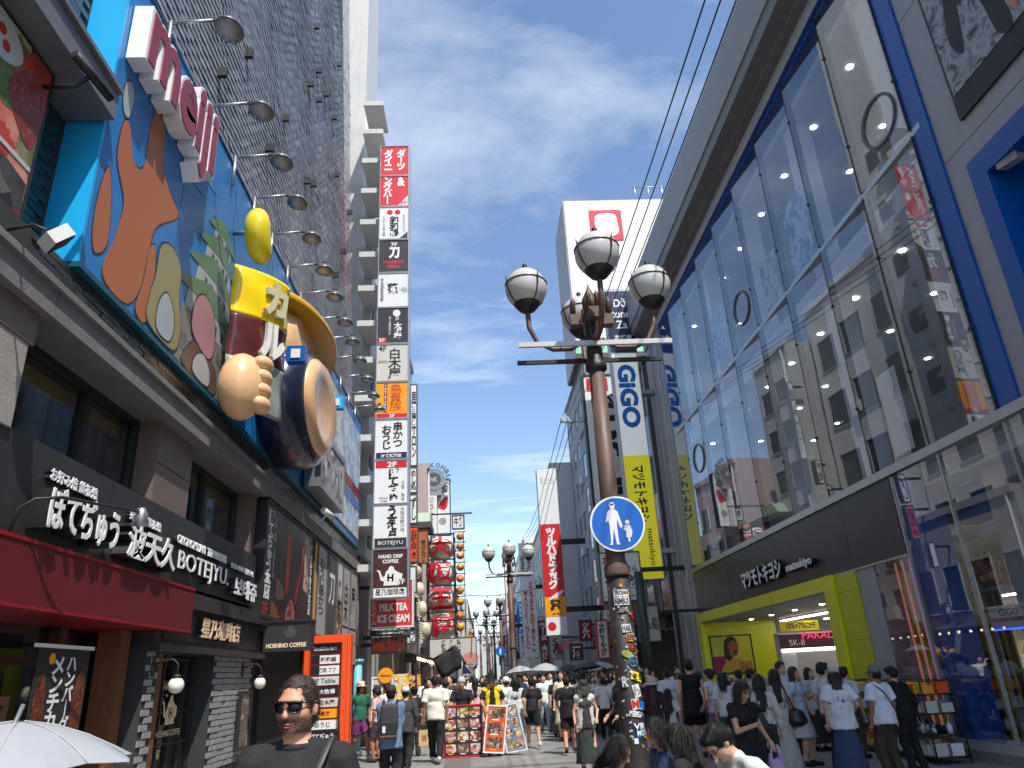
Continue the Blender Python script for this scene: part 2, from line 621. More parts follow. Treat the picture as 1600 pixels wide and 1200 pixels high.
tag(MB().box(-0.9, -0.35, -12, 300, 0.0045, 0.008).build('paving_band', band), kind='structure')
tag(MB().box(3.05, 3.35, -12, 300, 0.0045, 0.008).build('paving_band', band), kind='structure')
kerbm = mat('kerb_stone', (0.28, 0.27, 0.26), 0.7, bump=0.2)
for y in range(16, 70, 9):
    tag(MB().box(-0.34, 3.04, y, y + 0.35, 0.0045, 0.008).build('paving_band', band), kind='structure')
mh = thing('manhole_cover', 'round worn metal manhole cover in the paving beside the walking man in shorts', 'manhole', (1.9, 19.2, 0.006))
MB().lathe((1.9, 19.2, 0.006), [(0.3, 0.0), (0.3, 0.006), (0.0, 0.006)], 28).build('lid', mat('cast_iron_lid', (0.2, 0.19, 0.18), 0.6, metal=0.3, bump=0.5, bs=30), mh)
MB().lathe((1.9, 19.2, 0.0005), [(0.36, 0.0045), (0.36, 0.0095), (0.305, 0.0095), (0.305, 0.0045)], 28).build('ring', kerbm, mh)

# ------------------------------------------------------------------ left: restaurant
granite = mat('brown_granite', (0.17, 0.125, 0.11), 0.4, var=0.35, vs=30, bump=0.08)
palestone = mat('pale_stone', (0.36, 0.33, 0.3), 0.6, var=0.25, vs=8, bump=0.2)
concrete = mat('concrete_beam', (0.2, 0.19, 0.185), 0.7, var=0.25, streak=0.4, bump=0.2)
tilem = mat('black_glazed_tile', (0.032, 0.036, 0.038), 0.28, var=0.35, vs=6)
tileg = mat('dark_green_tile', (0.018, 0.05, 0.056), 0.25, var=0.4, vs=6)
grout = mat('dark_grout', (0.035, 0.037, 0.038), 0.85)
winglass = glass_mat('shop_glass', (0.8, 0.82, 0.83), 1.42, 0.1)
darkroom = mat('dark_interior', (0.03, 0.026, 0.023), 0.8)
letter_side = mat('letter_return', (0.02, 0.02, 0.022), 0.35)
letter_white = mat('letter_white', (0.85, 0.85, 0.85), 0.4, var=0.03)
gold = mat('warm_gold_trim', (0.42, 0.28, 0.09), 0.45, var=0.2)

R = thing('restaurant_building', 'granite fronted restaurant with a black lettered fascia, tall dark windows and tiled ledge', 'building', (-3.5, 6.5, 0))
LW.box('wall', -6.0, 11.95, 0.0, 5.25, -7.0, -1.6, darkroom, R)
LW.box('side_pier', -6.0, 3.9, 0.0, 4.92, -1.6, -0.05, granite, R)
LW.box('granite_panel', 3.9, 5.45, 4.32, 4.92, -1.2, -0.02, granite, R)
LW.box('stone_panel', 3.9, 5.4, 3.62, 4.315, -1.2, -0.03, palestone, R)
mb = MB()
LW.mbox(mb, 3.9, 5.1, 2.9, 3.61, -1.2, -0.1)
for i in range(26):
    LW.mbox(mb, 3.9 + i * 0.046, 3.9 + i * 0.046 + 0.026, 2.9, 3.61, -0.1, -0.05)
mb.build('ribbed_panel', mat('ribbed_bronze', (0.13, 0.11, 0.1), 0.4, metal=0.4), R)
for u0, u1, nm in ((8.12, 9.12, 0), (11.72, 11.95, 1)):
    LW.box('granite_pier', u0, u1, 3.66, 4.6, -1.2, -0.12, granite, R)
    for v in (4.12,):
        LW.box('joint', u0 + 0.001, u1 - 0.001, v, v + 0.012, -0.1195, -0.117, grout, R)
for u0, u1, mu in ((5.45, 8.12, 7.0), (9.12, 11.72, 10.3)):
    w = LW.box('window', u0, u1, 3.66, 4.6, -0.42, -0.41, winglass, R)
    LW.rim('window_frame', u0, u1, 3.66, 4.6, -0.46, -0.36, 0.07, black, w)
    LW.box('mullion', mu - 0.05, mu + 0.05, 3.73, 4.53, -0.46, -0.36, black, w)
    LW.box('sill', u0, u1, 3.6, 3.659, -0.5, -0.2, black, w)
    LW.box('gold_cornice', u0 + 0.07, u1 - 0.07, 4.38, 4.53, -0.62, -0.55, gold, w)
    LW.box('curtain', u1 - 0.5, u1 - 0.08, 3.73, 4.38, -0.75, -0.66, mat('brown_curtain', (0.09, 0.055, 0.03), 0.8), w)
    mb = MB()
    k = int((u1 - u0 - 0.2) / 0.16)
    for i in range(k):
        c = u0 + 0.15 + i * 0.16
        mb.tube([LW.p(c + 0.06 * math.cos(t), 4.31 + 0.06 * math.sin(t), -0.57) for t in np.linspace(0, 2 * math.pi, 11)], 0.009, 5, caps=False)
    mb.build('scroll_trim', iron, w)
    LW.box('window_reveal', u0, u1, 3.66, 4.6, -1.55, -1.5, mat('dim_room', (0.05, 0.045, 0.04), 0.8), w)
LW.box('ledge_beam', -6.0, 11.95, 4.6, 4.9, -1.5, 0.06, concrete, R)
LW.box('ledge_drip', -6.0, 11.95, 4.84, 4.9, 0.06, 0.1, concrete, R)
tb = LW.box('tile_band', -6.0, 21.6, 4.9, 5.25, -1.5, -0.06, grout, R)
def tile_field(parent, F, u0, u1, v0, v1, n, tw, th, m, limit=10000, gap=0.008, jit=0.004):
    """glazed tiles laid one by one; beyond the limit they are joined"""
    rows = int((v1 - v0) / th)
    cols = int((u1 - u0) / tw)
    mb = MB()
    F.mbox(mb, 0, tw - gap, 0, th - gap, 0, 0.014)
    me0 = None
    count = 0
    rest = MB()
    for c in range(cols):
        for r in range(rows):
            off = 0.5 * tw if r % 2 else 0
            u, v = u0 + c * tw + off, v0 + r * th
            if u + tw > u1 + 0.001:
                continue
            dn = random.uniform(-jit, jit)
            if count < limit:
                if me0 is None:
                    me0 = bpy.data.meshes.new('tile')
                    o0 = F.p(0, 0, 0)
                    me0.from_pydata([tuple(Vector(q) - o0) for q in mb.v], [], mb.f)
                    me0.materials.append(m)
                o = put('tile', me0, parent)
                o.location = F.p(u, v, n + dn) - BASE[parent.name]
                o.rotation_euler = (random.uniform(-0.012, 0.012), random.uniform(-0.03, 0.03), random.uniform(-0.02, 0.02))
                count += 1
            else:
                F.mbox(rest, u, u + tw - gap, v, v + th - gap, n + dn, n + dn + 0.014)
    if rest.v:
        tag(rest.build('tile_course', m, parent), kind='stuff')
tile_field(tb, LW, 5.2, 21.5, 4.91, 5.245, -0.06, 0.235, 0.066, tilem, limit=220)

# fascia with raised letters
FS = LW.box('fascia', 5.05, 11.95, 2.86, 3.64, -0.9, -0.06, charcoal, R)
for u in (7.12, 8.55, 10.5):
    LW.box('joint', u, u + 0.012, 2.86, 3.64, -0.0595, -0.057, black, FS)
def raised(s, u0, u1, v0, v1, bold, d=0.13, par=FS, face=letter_white, side=letter_side, n0=-0.058):
    LW.text(s, u0, u1, v0, v1, n0, side, par, ext=d, bold=bold, name='letter_body')
    LW.text(s, u0, u1, v0, v1, n0 + d + 0.002, face, par, ext=0.012, bold=bold, name='letter_face')
raised('ぼてぢゅう', 5.85, 7.02, 2.93, 3.3, 0.024, 0.16)
raised('お好み焼 鉄板焼', 5.99, 6.76, 3.36, 3.47, 0.012, 0.04)
raised('波天久', 7.25, 8.42, 2.93, 3.26, 0.024, 0.15)
raised('好吃焼 鉄板焼', 7.45, 8.2, 3.33, 3.43, 0.012, 0.04)
raised('BOTEJYU.', 8.68, 10.45, 2.95, 3.22, 0.0, 0.08)
raised('OKONOMIYAKI  TEPPANYAKI', 8.66, 10.37, 3.3, 3.4, 0.014, 0.05)
raised('보테쥬', 10.68, 11.72, 2.9, 3.17, 0.03, 0.1)
raised('오코노미야키 철판구이', 10.62, 11.66, 3.28, 3.36, 0.01, 0.04)

# awning and shop front under it
aw = thing('shop_awning', 'boxy dark red fabric awning under the black okonomiyaki lettering', 'awning', (-3.5, 6.0, 2.34))
awm = mat('awning_red', lin((100, 11, 21)), 0.6, var=0.1, vs=1.5, bump=0.12, bs=60)
LW.mbox(MB(), -4.0, 9.3, 2.36, 2.82, -0.85, 0.02).build('valance', awm, aw)
LW.box('top_edge', -4.0, 9.3, 2.82, 2.85, -0.85, 0.03, deepred, aw)
LW.box('bottom_hem', -4.0, 9.3, 2.335, 2.36, -0.85, 0.03, deepred, aw)
S = thing('timber_shop', 'dark timber shop front with big panes below the red awning', 'shop front', (-4.2, 6.5, 0))
for u in (2.0, 4.2, 6.0, 7.55, 8.28, 8.72, 9.2):
    LW.box('post', u, u + (0.14 if u < 8 else 0.2), 0.0, 2.33, -0.75 + (0.2 if u > 8 else 0), -0.55 + (0.25 if u > 8 else 0), wood if u < 8 else wood2, S)
for u0, u1 in ((-2, 2.0), (2.14, 4.2), (4.34, 6.0), (6.14, 7.55), (7.69, 8.28)):
    w = LW.box('pane', u0, u1, 0.55, 2.33, -0.66, -0.65, winglass, S)
    LW.box('rail', u0, u1, 1.98, 2.05, -0.7, -0.62, wood, w)
LW.box('plinth', -2, 9.4, 0.0, 0.55, -0.8, -0.58, wood, S)
for i in range(9):
    LW.box('slat', 6.3 + i * 0.2, 6.3 + i * 0.2 + 0.15, 0.1, 0.95 + 0.04 * (i % 2), -0.5, -0.44, wood2 if i % 2 else wood, S)
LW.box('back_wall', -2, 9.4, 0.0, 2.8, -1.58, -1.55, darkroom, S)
gb = board('menu_board', 'green chalk menu board in a brown frame behind the white umbrella', 'board', LW, 4.9, 5.95, 1.3, 1.72, mat('chalk_green', lin((16, 66, 42)), 0.7), wood, 0.06, 0.06)
lampm = mat('amber_glass', lin((205, 95, 20)), 0.3, emit=0.9)
pl = thing('pendant_lamp', 'amber glass pendant lamp glowing inside the dark timber shop front', 'lamp', (-4.35, 6.6, 1.9))
MB().lathe((-4.35, 6.6, 1.83), [(0.13, 0.0), (0.15, 0.06), (0.14, 0.2), (0.07, 0.27), (0.02, 0.3)], 18).build('shade', lampm, pl)
MB().tube([(-4.35, 6.6, 2.13), (-4.35, 6.6, 2.75)], 0.006, 6).build('cord', black, pl)
bn = thing('hanging_banner', 'black hanging banner with white hamburg menu lettering and meat pictures', 'banner', (-3.6, 6.9, 1.0))
meat = print_mat('meat_print', [(30, 14, 10), (70, 30, 18), (120, 56, 30), (52, 20, 14), (150, 80, 44), (34, 16, 12)], 14, 5)
LW.box('cloth', 6.45, 7.28, 1.02, 2.08, -0.12, -0.11, mat('banner_black', (0.02, 0.018, 0.017), 0.7, bump=0.2, bs=12), bn)
LW.box('rod', 6.4, 7.33, 2.085, 2.115, -0.13, -0.1, sign_white, bn)
LW.blob('meat_picture', [(6.5, 1.3), (6.62, 1.25), (6.66, 1.55), (6.6, 1.85), (6.5, 1.8)], -0.106, 0.003, meat, bn)
LW.blob('meat_picture', [(7.1, 1.3), (7.24, 1.3), (7.26, 1.7), (7.18, 1.92), (7.08, 1.7)], -0.106, 0.003, meat, bn)
LW.blob('berry_picture', [(6.5, 1.05), (7.2, 1.05), (7.22, 1.2), (6.85, 1.26), (6.52, 1.18)], -0.107, 0.002, print_mat('red_print', [(90, 8, 20), (160, 20, 34), (60, 6, 14)], 10), bn)
LW.text('ハンバーグ屋', 6.9, 7.07, 1.28, 2.02, -0.106, letter_white, bn, bold=0.035, vert=True, space=0.85)
LW.text('メンチカツ', 6.68, 6.87, 1.3, 2.02, -0.106, letter_white, bn, bold=0.035, vert=True, space=0.85)
LW.disc('seal', 6.66, 2.0, 0.045, -0.105, 0.003, amber, bn)
gl = thing('gooseneck_lamp', 'thin black gooseneck sign lamp reaching over the large white fascia letters', 'lamp', (-3.5, 5.5, 2.85))
MB().tube([LW.p(5.62, 2.86, -0.02), LW.p(5.62, 3.05, 0.02), LW.p(5.66, 3.12, 0.1), LW.p(5.8, 3.16, 0.22), LW.p(6.6, 3.2, 0.48)], 0.013, 8).build('arm', iron, gl)
MB().tube([LW.p(6.6, 3.24, 0.48), LW.p(6.62, 3.18, 0.48), LW.p(6.64, 3.08, 0.47)], [0.03, 0.055, 0.075], 14).build('shade', steel, gl)

# coffee shop beside it
C = thing('coffee_shop', 'coffee shop front of grey bricks with black cornice and gridded glass door', 'shop front', (-3.5, 10.8, 0))
bw0 = LW.box('brick_pier', 8.62, 8.95, 0, 2.16, -0.6, -0.17, grout, C)
bw = LW.box('brick_pier', 10.75, 12.6, 0, 2.16, -0.6, -0.17, grout, C)
brickm = mat('grey_painted_brick', (0.3, 0.3, 0.3), 0.65, var=0.3, vs=5, bump=0.3, bs=30)
def brick_face(u0, u1, v0, v1, bw):
    tile_field(bw, LW, u0, u1, v0, v1, -0.17, 0.205, 0.075, brickm, limit=1000, gap=0.012, jit=0.006)
brick_face(8.63, 8.95, 0.72, 2.15, bw0)
brick_face(10.76, 12.59, 0.72, 2.15, bw)
LW.box('cornice', 9.32, 12.7, 2.62, 2.8, -0.9, 0.012, charcoal, C)
LW.box('frieze', 8.62, 12.7, 2.2, 2.62, -0.9, -0.1, charcoal, C)
LW.box('lower_moulding', 8.6, 12.75, 2.12, 2.2, -0.9, -0.03, charcoal, C)
mb = MB()
LW.text('星乃珈琲店', 9.78, 11.3, 2.3, 2.56, -0.098, letter_side, C, ext=0.07, bold=0.03, name='letter_body')
LW.text('星乃珈琲店', 9.78, 11.3, 2.3, 2.56, -0.026, mat('cream_letter', lin((230, 200, 160)), 0.4), C, ext=0.01, bold=0.028, name='letter_face')
LW.rim('frieze_frame', 8.8, 12.5, 2.25, 2.6, -0.0995, -0.08, 0.02, black, C)
dr = LW.box('door', 8.96, 10.74, 0.05, 2.12, -0.42, -0.41, winglass, C)
for i in range(6):
    u = 9.0 + i * 0.34
    LW.box('glazing_bar', u, u + 0.035, 0.05, 2.12, -0.43, -0.38, black, dr)
for v in (0.05, 0.75, 1.1, 1.45, 1.8, 2.06):
    LW.box('glazing_bar', 9.0, 10.74, v, v + 0.03, -0.432, -0.385, black, dr)
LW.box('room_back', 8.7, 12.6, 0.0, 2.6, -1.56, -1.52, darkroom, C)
creamp = mat('cream_print', lin((228, 205, 165)), 0.5)
LW.text('HAND DRIP', 9.7, 10.25, 1.72, 1.8, -0.375, creamp, dr, bold=0.02)
LW.text('HOSHINO COFFEE', 9.62, 10.35, 1.2, 1.27, -0.375, creamp, dr, bold=0.02)
pot = [(9.84, 1.33), (10.12, 1.33), (10.11, 1.39), (10.17, 1.42), (10.18, 1.52), (10.1, 1.55), (10.03, 1.6), (10.03, 1.63), (9.99, 1.66), (9.97, 1.66), (9.93, 1.63), (9.93, 1.6), (9.88, 1.56), (9.87, 1.5), (9.82, 1.47), (9.78, 1.58), (9.73, 1.6), (9.72, 1.58), (9.755, 1.56), (9.79, 1.42), (9.855, 1.4)]
LW.poly('kettle_logo', pot, -0.374, 0.004, creamp, dr)
LW.text('H', 9.93, 10.03, 1.4, 1.52, -0.372, ink, dr, bold=0.03)
pr = board('framed_portrait', 'black framed dark portrait picture on the grey brick pier', 'picture', LW, 11.8, 12.35, 0.86, 1.66, print_mat('portrait_print', [(40, 38, 36), (120, 112, 104), (70, 66, 62), (160, 150, 140), (50, 48, 46)], 5), black, 0.03, 0.045)
pr.location.x = -3.5 - 0.14 + 0.03
milk = mat('milk_glass', (0.8, 0.76, 0.66), 0.25, var=0.03)
for u, tx in ((8.78, 'globe wall lamp on a scrolled bracket at the left brick pier of the coffee shop'), (12.0, 'globe wall lamp on a scrolled bracket above the framed portrait')):
    t = thing('wall_lamp', tx, 'lamp', LW.p(u, 1.7, 0), 'globe lamps of the coffee shop')
    MB().ball(LW.p(u, 1.76, 0.12), 0.085, n=18).build('globe', milk, t)
    MB().tube([LW.p(u, 1.98, -0.15), LW.p(u, 2.02, -0.05), LW.p(u, 2.03, 0.06), LW.p(u, 1.98, 0.12), LW.p(u, 1.86, 0.12)], 0.011, 7).build('bracket', iron, t)
    MB().lathe(LW.p(u, 1.83, 0.12), [(0.05, 0), (0.045, 0.03), (0.015, 0.05)], 12).build('cap', iron, t)
    LW.box('back_plate', u - 0.04, u + 0.04, 1.86, 2.06, -0.15, -0.14, iron, t)
cs = thing('projecting_sign', 'black projecting coffee shop sign with a faint kettle logo', 'sign', (-2.9, 13.3, 2.3))
x0, x1, z0, z1 = rect(412, 972, 484, 1017, 12.6)
FC = front(12.6)
FC.box('cabinet', x0, x1, z0, z1, -0.35, 0.0, charcoal, cs)
FC.text('HOSHINO COFFEE', x0 + 0.05, x1 - 0.05, z0 + 0.05, z0 + 0.12, 0.001, creamp, cs, ext=0.012, bold=0.04)
FC.poly('kettle_logo', [(x0 + 0.3 + (u - 9.74) * 0.5, z0 + 0.2 + (v - 1.33) * 0.6) for u, v in pot], 0.004, 0.005, mat('faint_grey', (0.07, 0.07, 0.075), 0.4), cs)
FC.box('cap', x0 - 0.02, x1 + 0.02, z1, z1 + 0.03, -0.37, 0.03, black, cs)
FC.box('wall_arm', -3.62, x0, z1 - 0.2, z1 - 0.12, -0.2, -0.12, iron, cs)

# upper poster signs
U2 = thing('upper_facade', 'dark upper facade carrying a long row of printed restaurant panels', 'building', (-3.5, 17, 0))
LW.box('wall', 11.95, 22.4, 0.0, 5.25, -7.0, -0.62, grout, U2)
LW.box('ledge_beam', 11.95, 22.4, 4.66, 4.9, -0.62, 0.02, concrete, U2)
LW.box('dark_reveal', 12.0, 22.3, 2.6, 4.66, -0.62, -0.3, black, U2)
P1 = board('crab_poster', 'large black poster sign with a red crab claw over smoke and white brush lettering', 'sign', LW, 12.1, 15.7, 2.72, 4.6, mat('poster_black', (0.014, 0.013, 0.013), 0.4), black, 0.35, 0.03)
redp = mat('crab_red', lin((196, 70, 40)), 0.45, var=0.3, vs=12)
LW.blob('claw_picture', [(13.62, 3.25), (13.78, 3.3), (13.82, 3.9), (13.72, 4.25), (13.62, 4.3), (13.55, 3.9), (13.55, 3.5)], 0.003, 0.003, redp, P1)
LW.blob('claw_picture', [(14.3, 3.1), (14.5, 3.25), (14.75, 3.75), (14.86, 4.2), (14.78, 4.2), (14.6, 3.75), (14.32, 3.35)], 0.003, 0.003, redp, P1)
LW.blob('claw_picture', [(13.75, 2.78), (14.3, 2.78), (14.32, 3.0), (14.1, 3.16), (13.9, 3.12), (13.72, 2.95)], 0.003, 0.003, print_mat('flame_print', [(30, 12, 10), (200, 70, 40), (230, 210, 190), (60, 20, 14)], 9), P1)
LW.blob('plate_picture', [(13.0, 3.1), (13.45, 3.12), (13.5, 3.28), (13.05, 3.42), (12.98, 3.3)], 0.003, 0.003, mat('poster_pale', lin((150, 120, 110)), 0.5, var=0.3), P1)
LW.poly('window_picture', [(14.95, 3.45), (15.35, 3.35), (15.35, 4.4), (14.95, 4.5)], 0.003, 0.003, print_mat('warm_print', [(80, 46, 34), (170, 120, 100), (215, 190, 180), (60, 36, 30)], 7), P1)
LW.poly('counter_picture', [(12.75, 2.78), (13.7, 2.78), (13.7, 2.86), (12.75, 3.02)], 0.003, 0.003, wood2, P1)
LW.text('ぼてぢゅう本店', 12.25, 12.62, 3.02, 4.5, 0.003, letter_white, P1, bold=0.045, vert=True, space=0.8)
LW.text('元祖 発祥 大阪伝統の味', 12.68, 12.76, 3.4, 4.4, 0.003, letter_white, P1, bold=0.01, vert=True)
LW.text('2F', 12.22, 12.55, 2.78, 2.98, 0.003, red, P1, bold=0.02)
LW.text('ぼてぢゅう本店', 15.4, 15.62, 3.0, 4.4, 0.003, letter_white, P1, bold=0.045, vert=True, space=0.8)
LW.text('2F', 15.42, 15.6, 2.8, 2.94, 0.003, red, P1, bold=0.02)
pan_grey = mat('panel_pale_grey', (0.42, 0.41, 0.4), 0.4, var=0.08)
pan_dark = mat('panel_slate', (0.06, 0.058, 0.062), 0.4)
rowspec = [(15.78, 16.1, amber, None, 'narrow amber end panel beside the crab poster', ''),
           (16.15, 17.15, pan_grey, ink, 'pale grey panel with vertical brush writing next to the amber strip', 'おうじ串かつ'),
           (17.2, 18.35, pan_dark, letter_white, 'slate panel with one large white sword character', '刀'),
           (18.4, 19.1, offwhite, darkgrey, 'narrow panel half white and half covered with food pictures', '焼肉'),
           (19.15, 20.2, pan_grey, ink, 'pale panel with two large black characters one above the other', '白木'),
           (20.25, 21.3, pan_grey, ink, 'pale panel with one single large black character', '屋'),
           (21.34, 21.7, brownsign, letter_white, 'thin maroon end panel with small white writing', '星乃珈琲店')]
for u0, u1, f, tm, lb, s in rowspec:
    b = board('wall_panel', lb, 'sign', LW, u0, u1, 2.66, 4.55, f, darkgrey, 0.12, 0.025, 'printed panels along the upper facade')
    if s:
        LW.text(s, u0 + (u1 - u0) * 0.22, u0 + (u1 - u0) * 0.78, 3.1 if len(s) > 1 else 3.4, 4.3 if len(s) > 2 else 4.1, 0.003, tm, b, bold=0.02, vert=len(s) > 1, space=0.85)
    if s == '焼肉':
        LW.box('food_picture', u0 + 0.03, u1 - 0.03, 2.7, 3.6, 0.0005, 0.003, print_mat('food_print', [(60, 22, 14), (150, 60, 30), (210, 170, 110), (120, 30, 22), (80, 90, 40), (230, 220, 200)], 9, kind='CELL'), b)
    if s in ('白木', '屋'):
        LW.box('caption_strip', u0 + 0.06, u1 - 0.06, 3.0, 3.05, 0.0005, 0.003, ink, b)
# entrance wall under the row
LW.box('entrance_wall', 14.4, 22.3, 0.0, 2.55, -1.2, -0.55, darkroom, U2)
t = thing('entrance_sign', 'white curved entrance sign with 7F and a sword character above the dark pillar', 'sign', (-3.3, 18, 2.2))
mb = MB()
arc = [(17.4 + 3.2 * i / 10, 0.12 + 0.22 * math.sin(math.pi * i / 10)) for i in range(11)]
for i in range(10):
    (a, na), (b_, nb) = arc[i], arc[i + 1]
    mb.hexa([LW.p(a, 2.12, na), LW.p(b_, 2.12, nb), LW.p(b_, 2.12, -0.5), LW.p(a, 2.12, -0.5), LW.p(a, 2.56, na), LW.p(b_, 2.56, nb), LW.p(b_, 2.56, -0.5), LW.p(a, 2.56, -0.5)])
mb.build('cabinet', pan_grey, t)
LW.text('7F', 18.1, 18.6, 2.28, 2.42, 0.345, ink, t, bold=0.02)
LW.text('刀', 19.2, 19.8, 2.2, 2.5, 0.345, ink, t, bold=0.02)
t = thing('street_pillar', 'dark grey square pillar at the building entrance', 'pillar', (-3.4, 18.5, 0))
LW.box('shaft', 18.1, 19.3, 0.15, 2.12, -0.5, 0.05, darkgrey, t)
LW.box('base', 18.05, 19.35, 0.004, 0.15, -0.5, 0.08, black, t)
t = thing('street_pillar', 'slim turquoise painted pillar beside the massage board', 'pillar', (-3.3, 20.3, 0))
tq = mat('turquoise_paint', lin((110, 190, 195)), 0.45, var=0.2)
MB().tube([(-3.25, 20.3, 0.1), (-3.25, 20.3, 2.15)], 0.11, 14).build('shaft', tq, t)
MB().lathe((-3.25, 20.3, 0.004), [(0.16, 0), (0.16, 0.1), (0.11, 0.12)], 14).build('base', darkgrey, t)
MB().lathe((-3.25, 20.3, 2.15), [(0.11, 0), (0.16, 0.05), (0.16, 0.1), (0, 0.12)], 14).build('cap', tq, t)

# ------------------------------------------------------------------ left: billboard, screen and the shingled tower
N = thing('near_building', 'dark green tiled building wall with a projecting grey beam', 'building', (-3.7, 3, 5.3))
wallN = LW.box('wall', -6.0, 5.86, 5.25, 14.0, -7.0, -0.36, grout, N)
tile_field(wallN, LW, 3.6, 5.8, 5.26, 6.84, -0.36, 0.235, 0.075, tileg, limit=170)
tile_field(wallN, LW, 4.2, 5.8, 7.16, 9.2, -0.36, 0.235, 0.075, tileg, limit=170)
bm = mat('beam_grey', (0.16, 0.16, 0.175), 0.45, var=0.15, streak=0.2)
LW.box('beam', -6.0, 5.72, 6.84, 7.15, -0.36, 0.12, bm, N)
LW.box('beam_lip', -6.0, 5.72, 7.15, 7.2, -0.36, 0.16, bm, N)
SCR = thing('video_screen', 'big advertising screen showing plates of food with tomatoes and grilled meat', 'screen', (-3.6, 3, 5.2))
LW.box('housing', -3.0, 5.15, 5.13, 6.82, -0.35, -0.13, black, SCR)
food1 = print_mat('screen_food', [(40, 20, 14), (120, 44, 28), (196, 60, 40), (226, 210, 180), (90, 100, 50), (150, 96, 44), (60, 30, 20)], 2.6, kind='CELL', distort=0.9)
LW.box('display', -2.95, 5.08, 5.22, 6.76, -0.1295, -0.11, food1, SCR)
plate = mat('plate_print', lin((190, 196, 188)), 0.5, var=0.1, vs=20)
greenp = print_mat('salad_print', [(40, 70, 26), (90, 130, 50), (60, 96, 36), (150, 170, 90)], 16)
tomp = mat('tomato_print', lin((190, 40, 30)), 0.5)
grillp = print_mat('grill_print', [(70, 22, 16), (150, 54, 36), (110, 36, 26), (180, 90, 60)], 18)
LW.disc('plate_picture', 4.35, 6.55, 0.36, -0.108, 0.002, plate, SCR, ry=0.2)
LW.disc('plate_picture', 4.1, 5.95, 0.42, -0.108, 0.002, plate, SCR, ry=0.3)
for u, v in ((4.2, 6.62), (4.42, 6.6), (4.5, 6.5), (4.3, 6.48)):
    LW.disc('tomato_picture', u, v, 0.05, -0.106, 0.002, tomp, SCR, 12)
LW.blob('pasta_picture', [(3.95, 5.85), (4.3, 5.82), (4.4, 6.0), (4.15, 6.12), (3.92, 6.02)], -0.106, 0.002, print_mat('pasta_print', [(170, 130, 70), (110, 70, 34), (210, 180, 120)], 18), SCR)
LW.blob('salad_picture', [(4.45, 6.1), (4.7, 6.05), (4.78, 6.25), (4.6, 6.36), (4.44, 6.28)], -0.107, 0.002, greenp, SCR)
LW.blob('grill_picture', [(4.62, 6.2), (5.0, 5.9), (5.06, 6.3), (4.98, 6.55), (4.75, 6.5)], -0.106, 0.002, grillp, SCR)
LW.poly('dark_scene_picture', [(2.0, 5.24), (5.07, 5.24), (5.07, 5.6), (4.4, 5.72), (2.0, 5.74)], -0.107, 0.002, print_mat('kitchen_print', [(26, 22, 20), (50, 44, 40), (110, 104, 96), (34, 28, 26), (140, 30, 26), (90, 70, 44)], 5, kind='CELL'), SCR)
LW.box('divider', 2.0, 5.07, 5.72, 5.76, -0.109, -0.103, plate, SCR)

fl = thing('floodlight', 'white boxy floodlight tilted down beside the food screen', 'floodlight', (-3.2, 5.2, 5.1))
c = at(88, 372, X=-3.15)
mb = MB()
ax = Vector((0.5, 0.55, -0.65)).normalized()
e1 = Vector((0, 0, 1)).cross(ax).normalized(); e2 = ax.cross(e1)
def obox(mb, c, a, b, d, ha, hb, hd):
    mb.hexa([c - a * ha - b * hb - d * hd, c + a * ha - b * hb - d * hd, c + a * ha + b * hb - d * hd, c - a * ha + b * hb - d * hd,
             c - a * ha - b * hb + d * hd, c + a * ha - b * hb + d * hd, c + a * ha + b * hb + d * hd, c - a * ha + b * hb + d * hd])
obox(mb, c, e1, e2, ax, 0.1, 0.09, 0.05)
mb.build('housing', white, fl)
mb = MB(); obox(mb, c + ax * 0.055, e1, e2, ax, 0.088, 0.078, 0.006); mb.build('lens', black, fl)
MB().tube([c - ax * 0.05, c - ax * 0.1 + Vector((-0.1, 0, 0.02)), Vector((-3.7, c.y, c.z + 0.05))], 0.014, 6).build('arm', iron, fl)

# the blue billboard box
B = thing('billboard', 'long blue billboard box with cartoon style castle picture and raised claret letters', 'billboard', (-3.5, 13, 5.25))
BX = LW.box('box', 5.8, 21.3, 5.3, 9.0, -0.34, -0.01, skyblue, B)
LW.box('return_panel', 5.76, 5.798, 5.3, 9.0, -0.36, 0.0, cyan, B)  # sun on the box's end face put into a brighter blue
LW.box('shaded_bottom', 5.76, 21.3, 5.245, 5.298, -0.36, 0.03, teal, B)  # shade under the box painted as a dark teal strip
LW.box('top_trim', 5.76, 21.3, 9.0, 9.03, -0.36, 0.01, teal, B)
for u in (7.6, 9.35, 11.4, 13.4, 15.4):
    LW.box('seam', u, u + 0.01, 5.3, 9.0, -0.0098, -0.007, teal, B)
# plain stand-in art: big flat coloured shapes, and the castle
orangeart = mat('art_orange', lin((181, 103, 54)), 0.45, var=0.05)
outl = mat('art_outline', lin((40, 48, 62)), 0.5)
tanart = mat('art_tan', lin((156, 146, 102)), 0.45, var=0.05)
pinkart = mat('art_pink', lin((180, 132, 139)), 0.45, var=0.05)
brownart = mat('art_brown', lin((109, 80, 68)), 0.45, var=0.05)
paleart = mat('art_pale', lin((172, 179, 181)), 0.45, var=0.05)
greenart = mat('art_green', lin((98, 133, 102)), 0.45, var=0.06)
stoneart = mat('art_stone', lin((132, 132, 119)), 0.5, var=0.12)
def art(name, pts, m, lv=0, line=True):
    n = -0.006 + lv * 0.004
    if line:
        cu = sum(p[0] for p in pts) / len(pts); cv = sum(p[1] for p in pts) / len(pts)
        g = []
        for p in pts:
            d = Vector((p[0] - cu, p[1] - cv)); d = d.normalized() * 0.025
            g.append((p[0] + d.x, p[1] + d.y))
        LW.blob('art_outline', g, n, 0.0025, outl, B)
    LW.blob(name, pts, n + 0.002, 0.0025, m, B)
